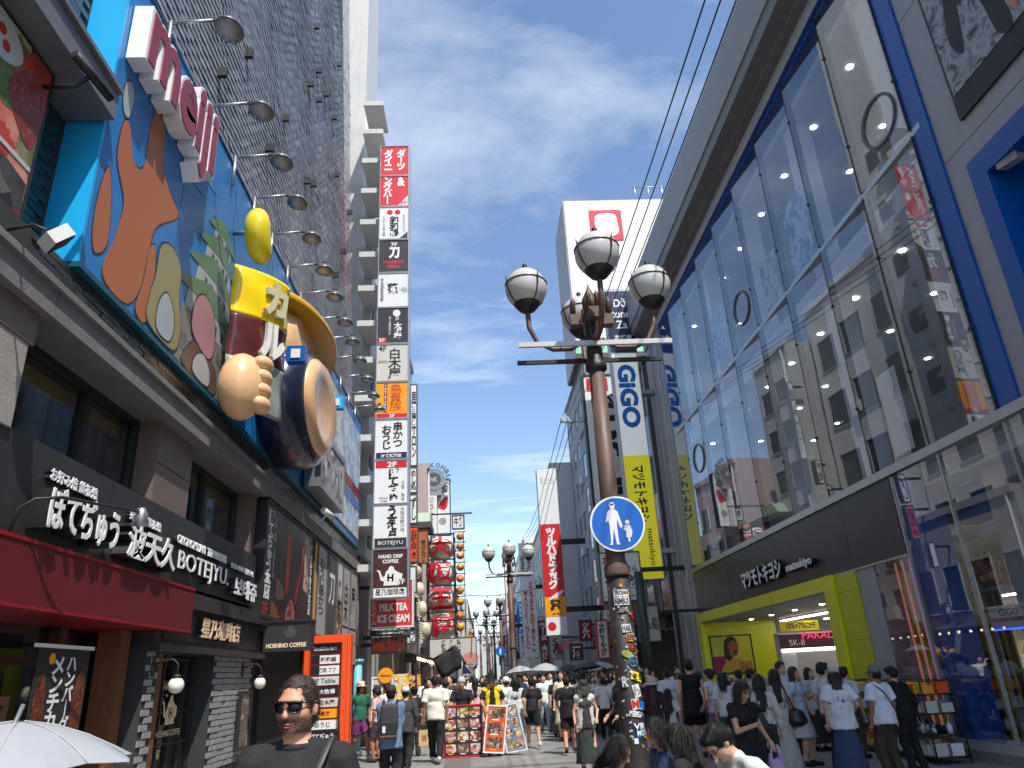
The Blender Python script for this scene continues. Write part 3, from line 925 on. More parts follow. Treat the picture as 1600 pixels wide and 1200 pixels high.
art('orange_swoosh', [(6.2, 5.42), (6.75, 5.4), (7.0, 5.9), (7.05, 6.5), (7.55, 7.0), (7.35, 7.15), (7.05, 7.3), (6.95, 7.75), (6.72, 7.95), (6.62, 7.5), (6.62, 7.0), (6.4, 6.9), (6.22, 7.2), (6.1, 7.15), (6.1, 6.7), (6.35, 6.35), (6.3, 5.9)], orangeart, 0)
art('orange_leaf', [(6.02, 5.55), (6.18, 5.75), (6.12, 6.2), (5.98, 6.5), (5.9, 6.1), (5.92, 5.7)], orangeart, 0)
art('orange_stroke', [(6.9, 5.42), (7.15, 5.4), (7.2, 5.9), (7.12, 6.3), (7.0, 6.2), (6.98, 5.8)], orangeart, 1)
art('pale_oval', [(6.08, 7.25), (6.18, 7.3), (6.2, 7.55), (6.12, 7.68), (6.02, 7.6), (6.01, 7.38)], paleart, 0)
art('tan_oval', [(7.2, 5.42), (7.9, 5.4), (8.0, 5.75), (7.85, 6.1), (7.8, 6.45), (7.5, 6.55), (7.25, 6.4), (7.22, 6.0), (7.15, 5.7)], tanart, 2)
art('pale_oval', [(7.4, 5.45), (7.75, 5.45), (7.8, 5.75), (7.55, 5.95), (7.38, 5.75)], paleart, 3)
# castle: stone base, white storeys, green roofs
LW.poly('castle_base', [(7.95, 5.35), (9.9, 5.35), (9.75, 6.15), (8.0, 6.1)], -0.0055, 0.003, stoneart, B)
lv = 6.1
for i, (w, h, rw) in enumerate(((1.0, 0.42, 1.25), (0.8, 0.4, 1.05), (0.62, 0.36, 0.85), (0.42, 0.32, 0.62))):
    c = 8.85 + i * 0.06
    LW.poly('castle_storey', [(c - w * 0.8, lv), (c + w * 0.8, lv), (c + w * 0.7, lv + h), (c - w * 0.7, lv + h)], -0.003, 0.003, paleart, B)
    LW.blob('castle_roof', [(c - rw * 0.85, lv + h * 0.55), (c, lv + h * 0.75), (c + rw * 0.85, lv + h * 0.55), (c + rw * 0.5, lv + h * 1.1), (c, lv + h * 1.55), (c - rw * 0.5, lv + h * 1.1)], 0.0, 0.0025, greenart, B)
    for k in (-0.45, -0.2, 0.2, 0.45):
        LW.poly('castle_window', [(c + k * w, lv + 0.06), (c + k * w + 0.09, lv + 0.06), (c + k * w + 0.09, lv + 0.2), (c + k * w, lv + 0.2)], -0.001, 0.0015, darkgrey, B)
    lv += h * 1.12
rs9 = random.Random(2)
for k in range(34):
    cu, cv = 8.1 + rs9.random() * 1.55, 5.42 + rs9.random() * .62
    w_, h_ = rs9.uniform(.06, .11), rs9.uniform(.04, .07)
    LW.blob('castle_stone', [(cu - w_, cv), (cu - w_ * .4, cv + h_), (cu + w_ * .6, cv + h_ * .9), (cu + w_, cv), (cu + w_ * .4, cv - h_), (cu - w_ * .6, cv - h_ * .9)], -.0015 - .0002 * (k % 5), .002, mat('stone_tone_%d' % (k % 3), lin([(128, 128, 116), (112, 112, 104), (140, 138, 122)][k % 3]), .5), B, 3)
for k in range(4):
    cu, cv = 7.55 + .42 * k, 8.1 - .32 * (k % 2)
    LW.blob('cloud_mark', [(cu - .2, cv), (cu - .1, cv + .07), (cu + .1, cv + .08), (cu + .24, cv + .01), (cu, cv - .03)], -.004, .002, mat('art_cloud', lin((70, 140, 190)), .5), B, 4)
art('pink_oval', [(8.3, 5.95), (8.5, 5.8), (8.95, 5.75), (9.1, 6.0), (8.95, 6.4), (8.6, 6.5), (8.35, 6.3)], pinkart, 3)
art('brown_oval', [(8.2, 5.36), (9.2, 5.36), (9.3, 5.55), (9.1, 5.75), (8.6, 5.82), (8.3, 5.65)], brownart, 2)
art('pale_oval', [(8.5, 5.38), (9.0, 5.38), (9.0, 5.6), (8.75, 5.72), (8.52, 5.6)], paleart, 4)
# raised letters
lw_face = mat('letter_claret', lin((150, 56, 74)), 0.4, var=0.05)
LW.text('meiji', 5.9, 7.95, 7.5, 8.8, 0.0, letter_white, B, ext=0.2, bold=0.05, name='letter_body')
LW.text('meiji', 5.94, 7.91, 7.55, 8.75, 0.202, lw_face, B, ext=0.012, bold=0.03, name='letter_face')

# raised forms on the billboard: packet, snack puff and plain rounded shapes
pk = thing('snack_packet_model', 'giant yellow and brown snack packet model bulging from the blue billboard', 'advertising model', LW.p(10.2, 5.6, 0.2))
mb = MB(); mb.smooth = True
nu, nv = 10, 16
for (m_i, v0, v1) in ((0, 6.55, 7.3), (1, 5.9, 6.55), (2, 5.15, 5.9)):
    mb.m = m_i
    vs = []
    for j in range(nv + 1):
        v = v0 + (v1 - v0) * j / nv
        for i in range(nu + 1):
            f = i / nu
            g = .12 * math.sin(f * math.pi) + .02 * math.sin(v * 9 + f * 5)
            vs.append(LW.p(9.12 + .75 * f - .6 * g, v, 0.16 + 0.58 * f + .75 * g))
    mb.add(vs, [(j * (nu + 1) + i, j * (nu + 1) + i + 1, (j + 1) * (nu + 1) + i + 1, (j + 1) * (nu + 1) + i) for j in range(nv) for i in range(nu)])
o = mb.build('packet', [mat('packet_yellow', lin((240, 205, 20)), 0.22, var=0.04, coat=0.4), mat('packet_brown', lin((84, 36, 36)), 0.22, coat=0.4), mat('packet_silver', lin((150, 160, 150)), 0.25, var=0.2, metal=0.2)], pk)
mo = o.modifiers.new('thickness', 'SOLIDIFY'); mo.thickness = 0.05
silver = mat('logo_silver', lin((190, 186, 150)), 0.3, var=0.05)
FP = Frame(LW.p(9.12, 0, 0.16), (LW.r * .75 + LW.n * .58).normalized(), (0, 0, 1))
FP.text('カ', 0.42, 0.8, 6.62, 7.15, 0.13, silver, pk, ext=0.07, bold=0.05)
FP.text('ル', 0.4, 0.8, 5.95, 6.5, 0.13, mat('logo_white', (0.7, 0.7, 0.66), 0.3), pk, ext=0.07, bold=0.05)
LW.box('back_bracket', 9.6, 9.9, 5.6, 7.0, 0.0, 0.42, steel, pk)
sp = thing('snack_puff_model', 'giant glossy yellow curved corn puff model above the packet', 'advertising model', LW.p(9.5, 7.6, 0.3))
mb = MB()
mb.tube([LW.p(9.42, 8.32, 0.36), LW.p(9.32, 8.25, 0.36), LW.p(9.24, 8.08, 0.38), LW.p(9.27, 7.9, 0.38), LW.p(9.38, 7.74, 0.38), LW.p(9.5, 7.62, 0.4), LW.p(9.6, 7.58, 0.42)], [0.06, 0.15, 0.19, 0.19, 0.19, 0.16, 0.06], 18)
o = mb.build('puff', mat('puff_yellow', lin((238, 214, 30)), 0.25, var=0.12, vs=4, coat=0.5, bump=0.06, bs=8), sp)
o.modifiers.new('smooth', 'SUBSURF').render_levels = 2
MB().tube([LW.p(9.4, 8.0, 0.0), LW.p(9.4, 8.0, 0.3)], 0.04, 8).build('stem', steel, sp)
beige = mat('model_beige', lin((232, 186, 136)), 0.3, var=0.06, coat=0.3)
ochre = mat('model_ochre', lin((214, 160, 24)), 0.3, var=0.08, coat=0.3)
hd = thing('rounded_form', 'plump glossy beige rounded form with soft lobes against the packet', 'advertising model', LW.p(9.8, 5.3, 0.2))
mb = MB()
mb.ball(LW.p(9.1, 5.4, 0.42), 0.3, 0.36, 0.46, 20)
for k in range(4):
    mb.ball(LW.p(9.15, 5.72 - 0.19 * k, 0.66), 0.14, 0.2, 0.12, 14)
mb.build('form', beige, hd)
hp = thing('rounded_form', 'large plain beige drum form with a dark band under the ochre dome', 'advertising model', LW.p(12.4, 5.3, 0.3))
mb = MB()
mb.lathe(LW.p(12.3, 6.25, 0.0), [(1.25, 0.0), (1.3, 0.35), (1.2, 0.62), (1.0, 0.72)], 40, axis='X', sx=1.1, sy=0.82)
mb.build('dark_band', mat('model_navy', lin((34, 40, 64)), 0.25, coat=0.4), hp)
MB().lathe(LW.p(12.3, 6.25, 0.6), [(1.02, 0.0), (1.0, 0.16), (0.86, 0.26), (0.62, 0.2), (0.3, 0.15), (0.0, 0.14)], 40, axis='X', sx=1.1, sy=0.82).build('drum', beige, hp)
MB().lathe(LW.p(12.2, 7.15, 0.05), [(1.1, 0.0), (1.08, 0.3), (0.9, 0.45), (0.0, 0.5)], 30, axis='X', sx=1.05, sy=0.75).build('upper_drum', beige, hp)
hh = thing('dome_form', 'ochre dome form with a wide curled rim high on the billboard', 'advertising model', LW.p(12.4, 7.6, 0.3))
mb = MB()
mb.lathe(LW.p(12.6, 7.75, 0.05), [(1.9, -0.05), (1.95, 0.05), (1.85, 0.14), (1.3, 0.2), (1.0, 0.3), (0.85, 0.55), (0.5, 0.72), (0, 0.78)], 40, axis='Z', sx=0.42, sy=1.0)
o = mb.build('dome', ochre, hh)
for i, (px, py) in enumerate(((462, 552), (525, 628))):
    q = at(px, py, X=-2.75)
    t = thing('spot_lamp', ('small blue square spot lamp on the beige drum form' if i == 0 else 'small light blue square spot lamp beyond the drum form'), 'lamp', q)
    Fq = front(q.y)
    Fq.box('housing', q.x - 0.14, q.x + 0.14, q.z - 0.13, q.z + 0.13, -0.16, 0, blue if i == 0 else cyan, t)
    Fq.box('lens', q.x - 0.07, q.x + 0.07, q.z - 0.08, q.z + 0.07, 0.0005, 0.02, milk, t)
    MB().tube([q + Vector((0, 0.1, 0)), Vector((-3.5, q.y + 0.1, q.z))], 0.025, 6).build('arm', steel, t)
# far end of the billboard: pale picture panels and a framed display
LW.box('pale_panel', 15.45, 21.2, 5.5, 8.6, -0.005, 0.02, print_mat('pale_billboard_print', [(150, 190, 215), (200, 214, 222), (120, 170, 205), (225, 214, 205), (170, 190, 210)], 1.3), B)
LW.box('colour_stripe', 15.5, 21.15, 6.6, 6.9, 0.021, 0.025, deepred, B)
LW.box('colour_stripe', 15.5, 21.15, 6.25, 6.55, 0.021, 0.025, blue, B)
LW.text('明治', 15.8, 18.0, 7.2, 8.3, 0.022, white, B, bold=0.04)
fd = board('framed_display', 'black framed display with a white and grey printed map leaning off the billboard', 'display', Frame(LW.p(0, 0, 0.35), (0, 1, 0), (0, 0, 1)), 14.3, 16.9, 5.35, 6.6, print_mat('map_print', [(30, 32, 34), (180, 184, 186), (60, 62, 66), (210, 212, 210), (40, 42, 44)], 7, kind='CELL'), steel, 0.3, 0.12)
# bracket floodlights above the billboard
def flood(u, lb):
    t = thing('billboard_floodlight', lb, 'floodlight', LW.p(u, 9.0, 0), 'floodlights on arms above the blue billboard')
    MB().tube([LW.p(u, 8.6, 0.03), LW.p(u, 9.12, 0.03)], 0.026, 6).build('post', steel, t)
    MB().tube([LW.p(u, 9.1, 0.0), LW.p(u, 9.14, 0.52)], 0.022, 6).build('arm', steel, t)
    mb = MB()
    c = LW.p(u, 9.06, 0.72)
    mb.lathe(c, [(0.2, -0.08), (0.195, -0.06), (0.15, 0.01), (0.08, 0.06), (0.0, 0.08)], 16, sx=0.85, sy=1.0)
    mb.build('reflector', mat('flood_housing', (0.2, 0.2, 0.21), 0.35, metal=0.6), t)
    MB().lathe(c, [(0.185, -0.084), (0.0, -0.09)], 16, sx=0.85).build('lens', mat('flood_lens', (0.42, 0.43, 0.38), 0.15, var=0.1), t)
    MB().ball(c + Vector((0, 0, 0.1)), 0.05, n=10).build('knob', iron, t)
    MB().tube([LW.p(u, 9.14, 0.5), LW.p(u + 0.1, 9.2, 0.6), LW.p(u + 0.05, 9.12, 0.68)], 0.02, 6).build('yoke', iron, t)
    return t
fu = [6.62, 7.98, 9.05, 10.05, 11.1, 12.2, 13.25, 14.4, 15.4, 16.5, 17.7, 18.9, 20.0]
f0 = flood(fu[0], 'floodlight on a bent steel arm above the blue billboard')
flb = ['above the first raised letter m', 'above the last raised letter i', 'above the castle picture', 'above the yellow corn puff', 'above the snack packet', 'above the start of the ochre dome', 'above the middle of the ochre dome', 'just past the ochre dome', 'above the framed map display', 'just past the framed map display', 'above the pale picture panel', 'second from the end above the pale panel', 'at the end of the row by the white column']
for u, lb in zip(fu, flb):
    c = f0 if u == fu[0] else copy_tree(f0, None, LW.p(u, 9.0, 0))
    c['label'] = 'floodlight on a bent steel arm ' + lb
for i, (px, py, lb) in enumerate(((512, 803, 'white bullet security camera under the billboard, pointing down the street'), (143, 118, 'small dark clamp lamp at the end of the grey beam'))):
    q = at(px, py, X=-3.2)
    t = thing('security_camera' if i == 0 else 'clamp_lamp', lb, 'camera' if i == 0 else 'lamp', q)
    MB().tube([q + Vector((-0.05, -0.2, 0.04)), q + Vector((0.05, 0.25, -0.02))], 0.07 if i == 0 else 0.04, 12).build('body', white if i == 0 else iron, t)
    MB().tube([q, q + Vector((-0.12, 0, -0.12)), Vector((-3.58, q.y, q.z - 0.12))], 0.022, 6).build('bracket', white if i == 0 else iron, t)

# the shingled tower
T = thing('shingled_tower', 'tall tower clad in shimmering blue grey metal shingles behind the blue billboard', 'tower', (-4.2, 14, 5.25))
def edge_u(z):
    return 22.3 - max(0, (z - 5.4)) * 0.245
MB().prism([(-3.95, edge_u(33.0) - 0.05, 33.0), (-3.95, 5.87, 33.0), (-3.95, 5.87, 5.26), (-3.95, 22.25, 5.26)], (-7, 0, 0)).build('core', mat('tower_core', (0.07, 0.08, 0.095), 0.6), T)
rng = np.random.default_rng(3)
sh = MB()
tw, th = 0.25, 0.125
z = 5.4
row = 0
while z < 33:
    e = edge_u(z)
    u = 5.9 + (0.5 * tw if row % 2 else 0)
    pinkrow = 12.6 < z < 15.4
    while u < e - 0.05:
        a, b = rng.normal(0, 0.018), rng.normal(0, 0.018)
        w = 0.05 * math.sin(u * 1.9 + z * 0.8) + 0.04 * math.sin(u * 0.7 - z * 1.7 + 2)
        n0 = -0.3 + w*0.25
        sh.m = int(rng.integers(0, 3)) if not (pinkrow and u > e - 2.2) else 3
        if z < 7.6 + 0.2 * math.sin(u) and False:
            pass
        d1, d2 = 0.02 + a * tw * 0.5, 0.02 - a * tw * 0.5
        sh.add([LW.p(u, z - 0.02, n0 + 0.006 + d1 + b * th), LW.p(u + tw * 0.97, z - 0.02, n0 + 0.006 + d2 + b * th),
                LW.p(u + tw * 0.97, z + th, n0 + d2 - 0.006), LW.p(u, z + th, n0 + d1 - 0.006)], [(0, 1, 2, 3)])
        u += tw
    z += th
    row += 1
def shingle(n, c, r):
    return mat(n, c, r, metal=0.1, var=0.2, vs=3)
tag(sh.build('shingles', [shingle('shingle_slate', (0.27, 0.285, 0.31), 0.5), shingle('shingle_pale', (0.31, 0.325, 0.35), 0.46), shingle('shingle_dark', (0.235, 0.248, 0.27), 0.52), shingle('shingle_rose', (0.33, 0.2, 0.22), 0.4)], T), kind='stuff')
mb = MB()
for i in range(46):
    zz = random.uniform(9.6, 24)
    uu = random.uniform(6.2, edge_u(zz) - 0.5)
    LW.mbox(mb, uu, uu + 0.07, zz, zz + 0.16, -0.32, -0.14)
tag(mb.build('cladding_hooks', black, T), kind='stuff')
# white stair column behind the tower, with fins carrying the stacked signs
Wc = thing('white_column', 'tall white stair column with short fins beside the shingled tower', 'building', (-4.0, 23.2, 0))
MB().box(-7.0, -3.9, 22.75, 25.5, 5.26, 42).build('shaft', offwhite, Wc)
MB().box(-7.0, -3.62, 22.42, 25.4, 0.0, 5.25).build('base', darkgrey, Wc)
MB().box(-3.9, -3.5, 22.8, 24.6, 5.27, 22.4).build('riser', white, Wc)
for i in range(14):
    zf = 4.7 + i * 1.29 - 0.1
    MB().box(-3.72, -3.0, 21.25, 22.75, zf, zf + 0.2).build('fin', offwhite, Wc)
for i in range(7):
    zf = 5.6 + 1.29 * 2 * i
    MB().box(-3.499, -3.46, 23.0, 23.7, zf, zf + 0.9).build('stair_opening', darkgrey, Wc)

ST = front(21.0)
px0, px1 = -3.02, -2.05
zs = [19.29, 18.0, 16.72, 15.41, 14.13, 12.85, 11.56, 10.27, 9.06, 7.78, 6.45, 5.17, 3.82]
SG = thing('sign_stack', 'tall column of twelve stacked shop signs on steel fins beside the white stair column', 'sign', (-2.53, 21.1, 3.8))
ST.box('steel_spine', px0 - 0.03, px1 + 0.03, 3.8, 19.32, -0.4, -0.03, steel, SG)
pinkred = mat('sign_coral', lin((214, 52, 62)), 0.4, var=0.05)
faces = [pinkred, pinkred, sign_white, charcoal, sign_white, charcoal, mat('sign_cream', (0.62, 0.6, 0.54), 0.4, var=0.08), amber, sign_white, sign_white, sign_white, brownsign]
def stx(p, i, s, a, b, c, d, m, **k):
    """text in fractions of panel i"""
    zb, zt = zs[i + 1], zs[i]
    W = px1 - px0
    return ST.text(s, px0 + a * W, px0 + b * W, zb + c * (zt - zb), zb + d * (zt - zb), 0.004, m, p, **k)
spans = []
for i in range(12):
    p = ST.box('sign_panel', px0, px1, zs[i + 1] + 0.02, zs[i] - 0.02, -0.0295, 0.0, faces[i], SG)
    spans.append(p)
    ST.rim('rim', px0 - 0.02, px1 + 0.02, zs[i + 1] + 0.005, zs[i] - 0.005, -0.0297, 0.02, 0.025, steel, p)
A = spans
stx(A[0], 0, 'ダーツ', .56, .9, .18, .88, letter_white, bold=.05, vert=True, space=.8)
stx(A[0], 0, 'ダイニ', .1, .44, .18, .88, letter_white, bold=.05, vert=True, space=.8)
stx(A[1], 1, '&', .6, .88, .66, .95, letter_white, bold=.06)
stx(A[1], 1, 'ングバー', .1, .42, .08, .97, letter_white, bold=.05, vert=True, space=.75)
stx(A[1], 1, '9F', .68, .95, .05, .17, pinkred, bold=.02)
ST.poly('white_corner', [(px0 + .62, zs[2] + .05), (px1 - .03, zs[2] + .05), (px1 - .03, zs[2] + .45)], 0.002, 0.0015, sign_white, A[1])
stx(A[2], 2, '和和鍋', .34, .66, .08, .7, ink, bold=.035, vert=True, space=.8)
stx(A[2], 2, 'とくとくとくべつ', .78, .9, .2, .75, ink, bold=.0, vert=True)
stx(A[2], 2, 'しゃぶしゃぶ食べ放題', .1, .2, .1, .7, ink, bold=.0, vert=True)
for k in (.35, .62):
    ST.disc('stamp', px0 + k * .97, zs[3] + 1.08, .1, .003, .002, red, A[2], 16)
ST.poly('corner_mark', [(px1 - .3, zs[3] + .04), (px1 - .03, zs[3] + .04), (px1 - .03, zs[3] + .3)], 0.002, 0.0015, charcoal, A[2])
stx(A[3], 3, '7F', .4, .62, .78, .9, letter_white, bold=.02)
stx(A[3], 3, '刀', .33, .7, .42, .76, letter_white, bold=.05)
stx(A[3], 3, 'MARKET\nGRILL', .16, .86, .14, .36, pinkred, bold=.03)
stx(A[4], 4, '蓮', .3, .66, .35, .7, ink, bold=.04)
stx(A[4], 4, '完全個室居酒屋', .06, .18, .18, .84, ink, vert=True)
stx(A[4], 4, '〜REN', .7, .95, .42, .56, ink)
stx(A[5], 5, '大牧場', .52, .8, .12, .58, letter_white, bold=.04, vert=True, space=.8)
stx(A[5], 5, '焼肉屋', .58, .7, .62, .78, letter_white, bold=.01, vert=True)
stx(A[5], 5, '食べ放題専門店', .36, .44, .25, .75, letter_white, vert=True)
ST.disc('emblem', px0 + .6, zs[6] + 1.08, .12, .003, .002, sign_white, A[5], 20)
ST.box('floor_tag', px0 + .03, px0 + .28, zs[6] + .04, zs[6] + .22, .0005, .003, red, A[5])
stx(A[5], 5, '5F', .06, .24, .06, .15, letter_white, bold=.02)
stx(A[6], 6, '4F', .05, .3, .8, .95, ink, bold=.02)
stx(A[6], 6, '白木屋', .36, .78, .06, .88, ink, bold=.02, vert=True, space=.85)
stx(A[6], 6, 'SHIROKIYA', .04, .34, .48, .56, ink)
stx(A[7], 7, '鳥貴族', .42, .8, .2, .92, red, bold=.0, vert=True, space=.85)
ST.box('side_strip', px0 + .24, px0 + .34, zs[8] + .2, zs[7] - .08, .0005, .003, deepred, A[7])
stx(A[7], 7, 'TORIKIZOKU', .255, .335, .2, .9, letter_white, vert=True, bold=.02)
ST.box('floor_strip', px0 + .03, px1 - .03, zs[8] + .03, zs[8] + .16, .0005, .003, red, A[7])
stx(A[7], 7, '3F', .42, .58, .03, .12, letter_white, bold=.02)
stx(A[8], 8, '串かつ', .54, .84, .3, .92, ink, bold=.03, vert=True, space=.85)
stx(A[8], 8, 'おうじ', .2, .5, .24, .84, ink, bold=.03, vert=True, space=.85)
ST.box('floor_strip', px0 + .03, px1 - .03, zs[9] + .03, zs[9] + .22, .0005, .003, navy, A[8])
stx(A[8], 8, '3F 道頓堀店', .18, .8, .05, .14, letter_white, bold=.03)
ST.box('floor_strip', px0 + .03, px1 - .03, zs[9] - .26, zs[9] - .05, .0005, .003, red, A[9])
stx(A[9], 9, '2F', .38, .66, .83, .95, letter_white, bold=.03)
stx(A[9], 9, 'ぼてぢゅ', .42, .74, .04, .8, ink, bold=.05, vert=True, space=.78)
stx(A[9], 9, '元祖 発祥', .8, .9, .05, .5, ink, vert=True)
stx(A[9], 9, 'Since\n1946', .16, .4, .04, .16, ink)
stx(A[10], 10, 'う本店', .38, .7, .26, .97, ink, bold=.05, vert=True, space=.8)
stx(A[10], 10, '大阪伝統の味', .78, .9, .36, .92, ink, vert=True)
ST.box('name_strip', px0 + .03, px1 - .03, zs[11] + .03, zs[11] + .3, .0005, .003, charcoal, A[10])
stx(A[10], 10, 'BOTEJYU', .14, .86, .07, .17, letter_white)
stx(A[11], 11, 'HAND DRIP\nCOFFEE', .16, .86, .7, .88, letter_white, bold=.03)
W = px1 - px0
ST.poly('kettle_logo', [(px0 + .3 + (u - 9.84) * 1.55, zs[12] + .34 + (v - 1.33) * 1.6) for u, v in pot], .004, .003, sign_white, A[11])
stx(A[11], 11, 'H', .42, .6, .33, .48, brownsign, bold=.05)
stx(A[11], 11, '1F', .76, .92, .27, .37, letter_white, bold=.02)
ST.box('name_strip', px0 + .03, px1 - .03, zs[12] + .03, zs[12] + .27, .0005, .003, sign_white, A[11])
stx(A[11], 11, '星乃珈琲店', .08, .92, .05, .19, ink, bold=.02)

# ------------------------------------------------------------------ right: glass fronted arcade
def rw(y0, y1):
    return -y1, -y0
bigglass = glass_mat('curtain_glass', (0.93, 0.95, 0.97), 1.78, 0.06)
roomwhite = mat('room_white', (0.74, 0.76, 0.79), 0.6)
roomgrey = mat('room_grey', (0.42, 0.44, 0.48), 0.7)
floorm = mat('room_floor', (0.12, 0.12, 0.12), 0.5)
downl = mat('downlight_glow', (1.0, 0.93, 0.82), 0.4, var=0, emit=14.0)
wallgrey = mat('facade_pale_grey', (0.36, 0.365, 0.375), 0.45, streak=0.15)
G = thing('arcade_building', 'tall arcade building with a blue framed glass wall and deep pale eaves', 'building', (8.0, 18, 0))
def rbox(nm, y0, y1, z0, z1, n0, n1, m, par=G):
    return RW.box(nm, -y1, -y0, z0, z1, n0, n1, m, par)
# shell
rbox('rear_wall', -6, 31, 0.0, 17.7, -9.2, -9.0, roomgrey)
rbox('roof', -6, 31, 16.25, 17.7, -9.0, 0.0, lightgrey)
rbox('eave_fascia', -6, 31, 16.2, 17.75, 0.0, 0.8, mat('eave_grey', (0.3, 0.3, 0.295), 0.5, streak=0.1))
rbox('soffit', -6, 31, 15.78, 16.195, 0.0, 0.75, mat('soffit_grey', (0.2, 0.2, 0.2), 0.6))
mb = MB()
for i in range(9):
    RW.mbox(mb, -31, 6, 15.72, 15.779, 0.06 + i * 0.03, 0.075 + i * 0.03)
mb.build('soffit_ribs', mat('rib_grey', (0.3, 0.3, 0.3), 0.5), G)
rbox('white_band', 9.9, 30.9, 15.36, 15.775, -0.5, 0.05, lightgrey)
bt = rbox('blue_frame', 9.95, 28.0, 15.1, 15.355, -0.5, 0.04, blue)
rbox('frame_line', 9.95, 28.0, 15.16, 15.2, 0.0405, 0.06, navy, bt)
rbox('frame_line', 9.95, 28.0, 15.26, 15.29, 0.0405, 0.06, navy, bt)
rbox('blue_frame', 9.75, 10.2, 5.0, 15.1, -0.5, 0.045, blue)
rbox('blue_frame', 27.75, 28.0, 4.9, 15.1, -0.5, 0.042, blue)
rbox('corner_pier', 28.0, 31.0, 0.0, 15.35, -9.0, -0.02, wallgrey)
for y in (28.8, 29.9):
    rbox('pier_fold', y, y + 0.1, 0.0, 15.3, -0.0195, 0.03, lightgrey)
for z in (2.2, 4.6, 7.0, 9.4, 11.8):
    rbox('pier_joint', 28.0, 28.8, z, z + 0.015, -0.0195, -0.017, darkgrey)
rbox('floor_slab', 0, 28, 9.75, 10.25, -9.0, -0.45, roomwhite)
rbox('floor_slab', 0, 28, 4.55, 4.95, -9.0, -0.3, roomwhite)
rbox('ceiling', 0, 28, 14.9, 15.09, -9.0, -0.45, roomwhite)
rbox('room_floor', 0, 28, 10.2505, 10.28, -9.0, -0.45, floorm)
rbox('room_floor', 0, 28, 4.9505, 4.98, -9.0, -0.31, floorm)
rbox('bridge_transom', 9.95, 27.75, 10.24, 10.36, -0.06, 0.05, steel)
rbox('sill_rail', 9.0, 28.0, 4.9, 5.06, -0.3, 0.07, steel)
for y in (11.4, 15.4, 19.4, 23.4, 27.2):
    rbox('column', y - 0.24, y + 0.24, 4.98, 14.9, -1.1, -0.6, roomwhite)
my = [10.2, 12.02, 14.02, 16.02, 18.05, 20.1, 22.15, 24.2, 26.2, 27.75]
for a, b in zip(my[:-1], my[1:]):
    for z0, z1 in ((10.36, 15.1), (5.06, 10.24)):
        # each pane is set at a slight angle in its joints
        k = math.tan(math.radians(4.5)) * (b - a) / 2
        mbp = MB()
        mbp.hexa([RW.p(-b + 0.012, z0 + 0.01, k), RW.p(-a - 0.012, z0 + 0.01, -k), RW.p(-a - 0.012, z0 + 0.01, -k - 0.01), RW.p(-b + 0.012, z0 + 0.01, k - 0.01),
                  RW.p(-b + 0.012, z1 - 0.01, k), RW.p(-a - 0.012, z1 - 0.01, -k), RW.p(-a - 0.012, z1 - 0.01, -k - 0.01), RW.p(-b + 0.012, z1 - 0.01, k - 0.01)])
        p = mbp.build('glass_pane', bigglass, G)
        for zz in ((z0 + z1) / 2 - 1.2, (z0 + z1) / 2 + 1.2):
            MB().tube([RW.p(-a, zz, -0.06), RW.p(-a, zz, 0.1)], 0.035, 8).build('fixing', iron, p)
    for z0, z1 in ((10.36, 15.1), (5.06, 10.24)):
        rbox('glass_joint', a - 0.014, a + 0.014, z0, z1, -0.085, 0.08, black)
for z in (14.895, 9.745, 4.545):
    for y in np.arange(11.3, 27.5, 2.0):
        for x in (9.3, 11.2, 13.4):
            MB().lathe((x, y + random.uniform(-0.1, 0.1), z - 0.012), [(0.075, 0), (0.075, 0.012)], 12).build('downlight', downl, G)
postm = [print_mat('window_poster_a', [(60, 84, 140), (120, 140, 180), (210, 215, 225), (80, 100, 150)], 3), print_mat('window_poster_b', [(90, 70, 60), (200, 190, 180), (60, 50, 60), (160, 120, 100)], 3)]
for i, (y, z, w, h) in enumerate(((14.6, 10.6, 1.2, 1.9), (16.6, 10.5, 1.1, 1.5), (21.0, 11.0, 1.4, 1.6))):
    rbox('window_poster', y, y + w, z, z + h, -0.16, -0.15, postm[i % 2])
rbox('notice', 13.0, 13.7, 5.3, 7.0, -0.3, -0.29, sign_white)
# ring stickers on the glass
for y, z, r, pm in ((11.0, 11.3, 0.5, 11.11), (19.05, 11.45, 0.5, 19.07), (25.2, 8.6, 0.5, 25.2)):
    mb = MB()
    mb.tube([RW.p(-y + r * math.cos(t), z + r * math.sin(t), 0.015 + math.tan(math.radians(4.5)) * (y - r * math.cos(t) - pm)) for t in np.linspace(0, 2 * math.pi, 41)], 0.032, 6, caps=False)
    mb.build('ring_sticker', mat('ring_grey', (0.14, 0.145, 0.15), 0.5), G)
# ground floor: fascia and entrance of the drugstore
D = thing('drugstore', 'drugstore entrance in an acid yellow portal under a black fascia', 'shop front', (8.0, 21, 0))
def dbox(nm, y0, y1, z0, z1, n0, n1, m, par=None):
    return RW.box(nm, -y1, -y0, z0, z1, n0, n1, m, par or D)
fa = dbox('fascia', 13.62, 28.0, 3.42, 4.9, -0.3, 0.02, mat('fascia_charcoal', (0.035, 0.036, 0.038), 0.4))
for y in (15.75, 19.9, 24.0):
    dbox('joint', y, y + 0.012, 3.42, 4.9, 0.0205, 0.023, black, fa)
dbox('fascia_edge', 13.6, 17.0, 3.38, 3.42, -0.3, 0.03, steel)
for s, a, b, z0, z1 in (('マツモトキヨシ', 22.4, 19.3, 3.7, 4.2), ('matsukiyo', 18.95, 17.4, 3.72, 3.98)):
    RW.text(s, -a, -b, z0, z1, 0.03, letter_side, fa, ext=0.12, bold=0.03, name='letter_body')
    RW.text(s, -a, -b, z0, z1, 0.152, letter_white, fa, ext=0.014, bold=0.028, name='letter_face')
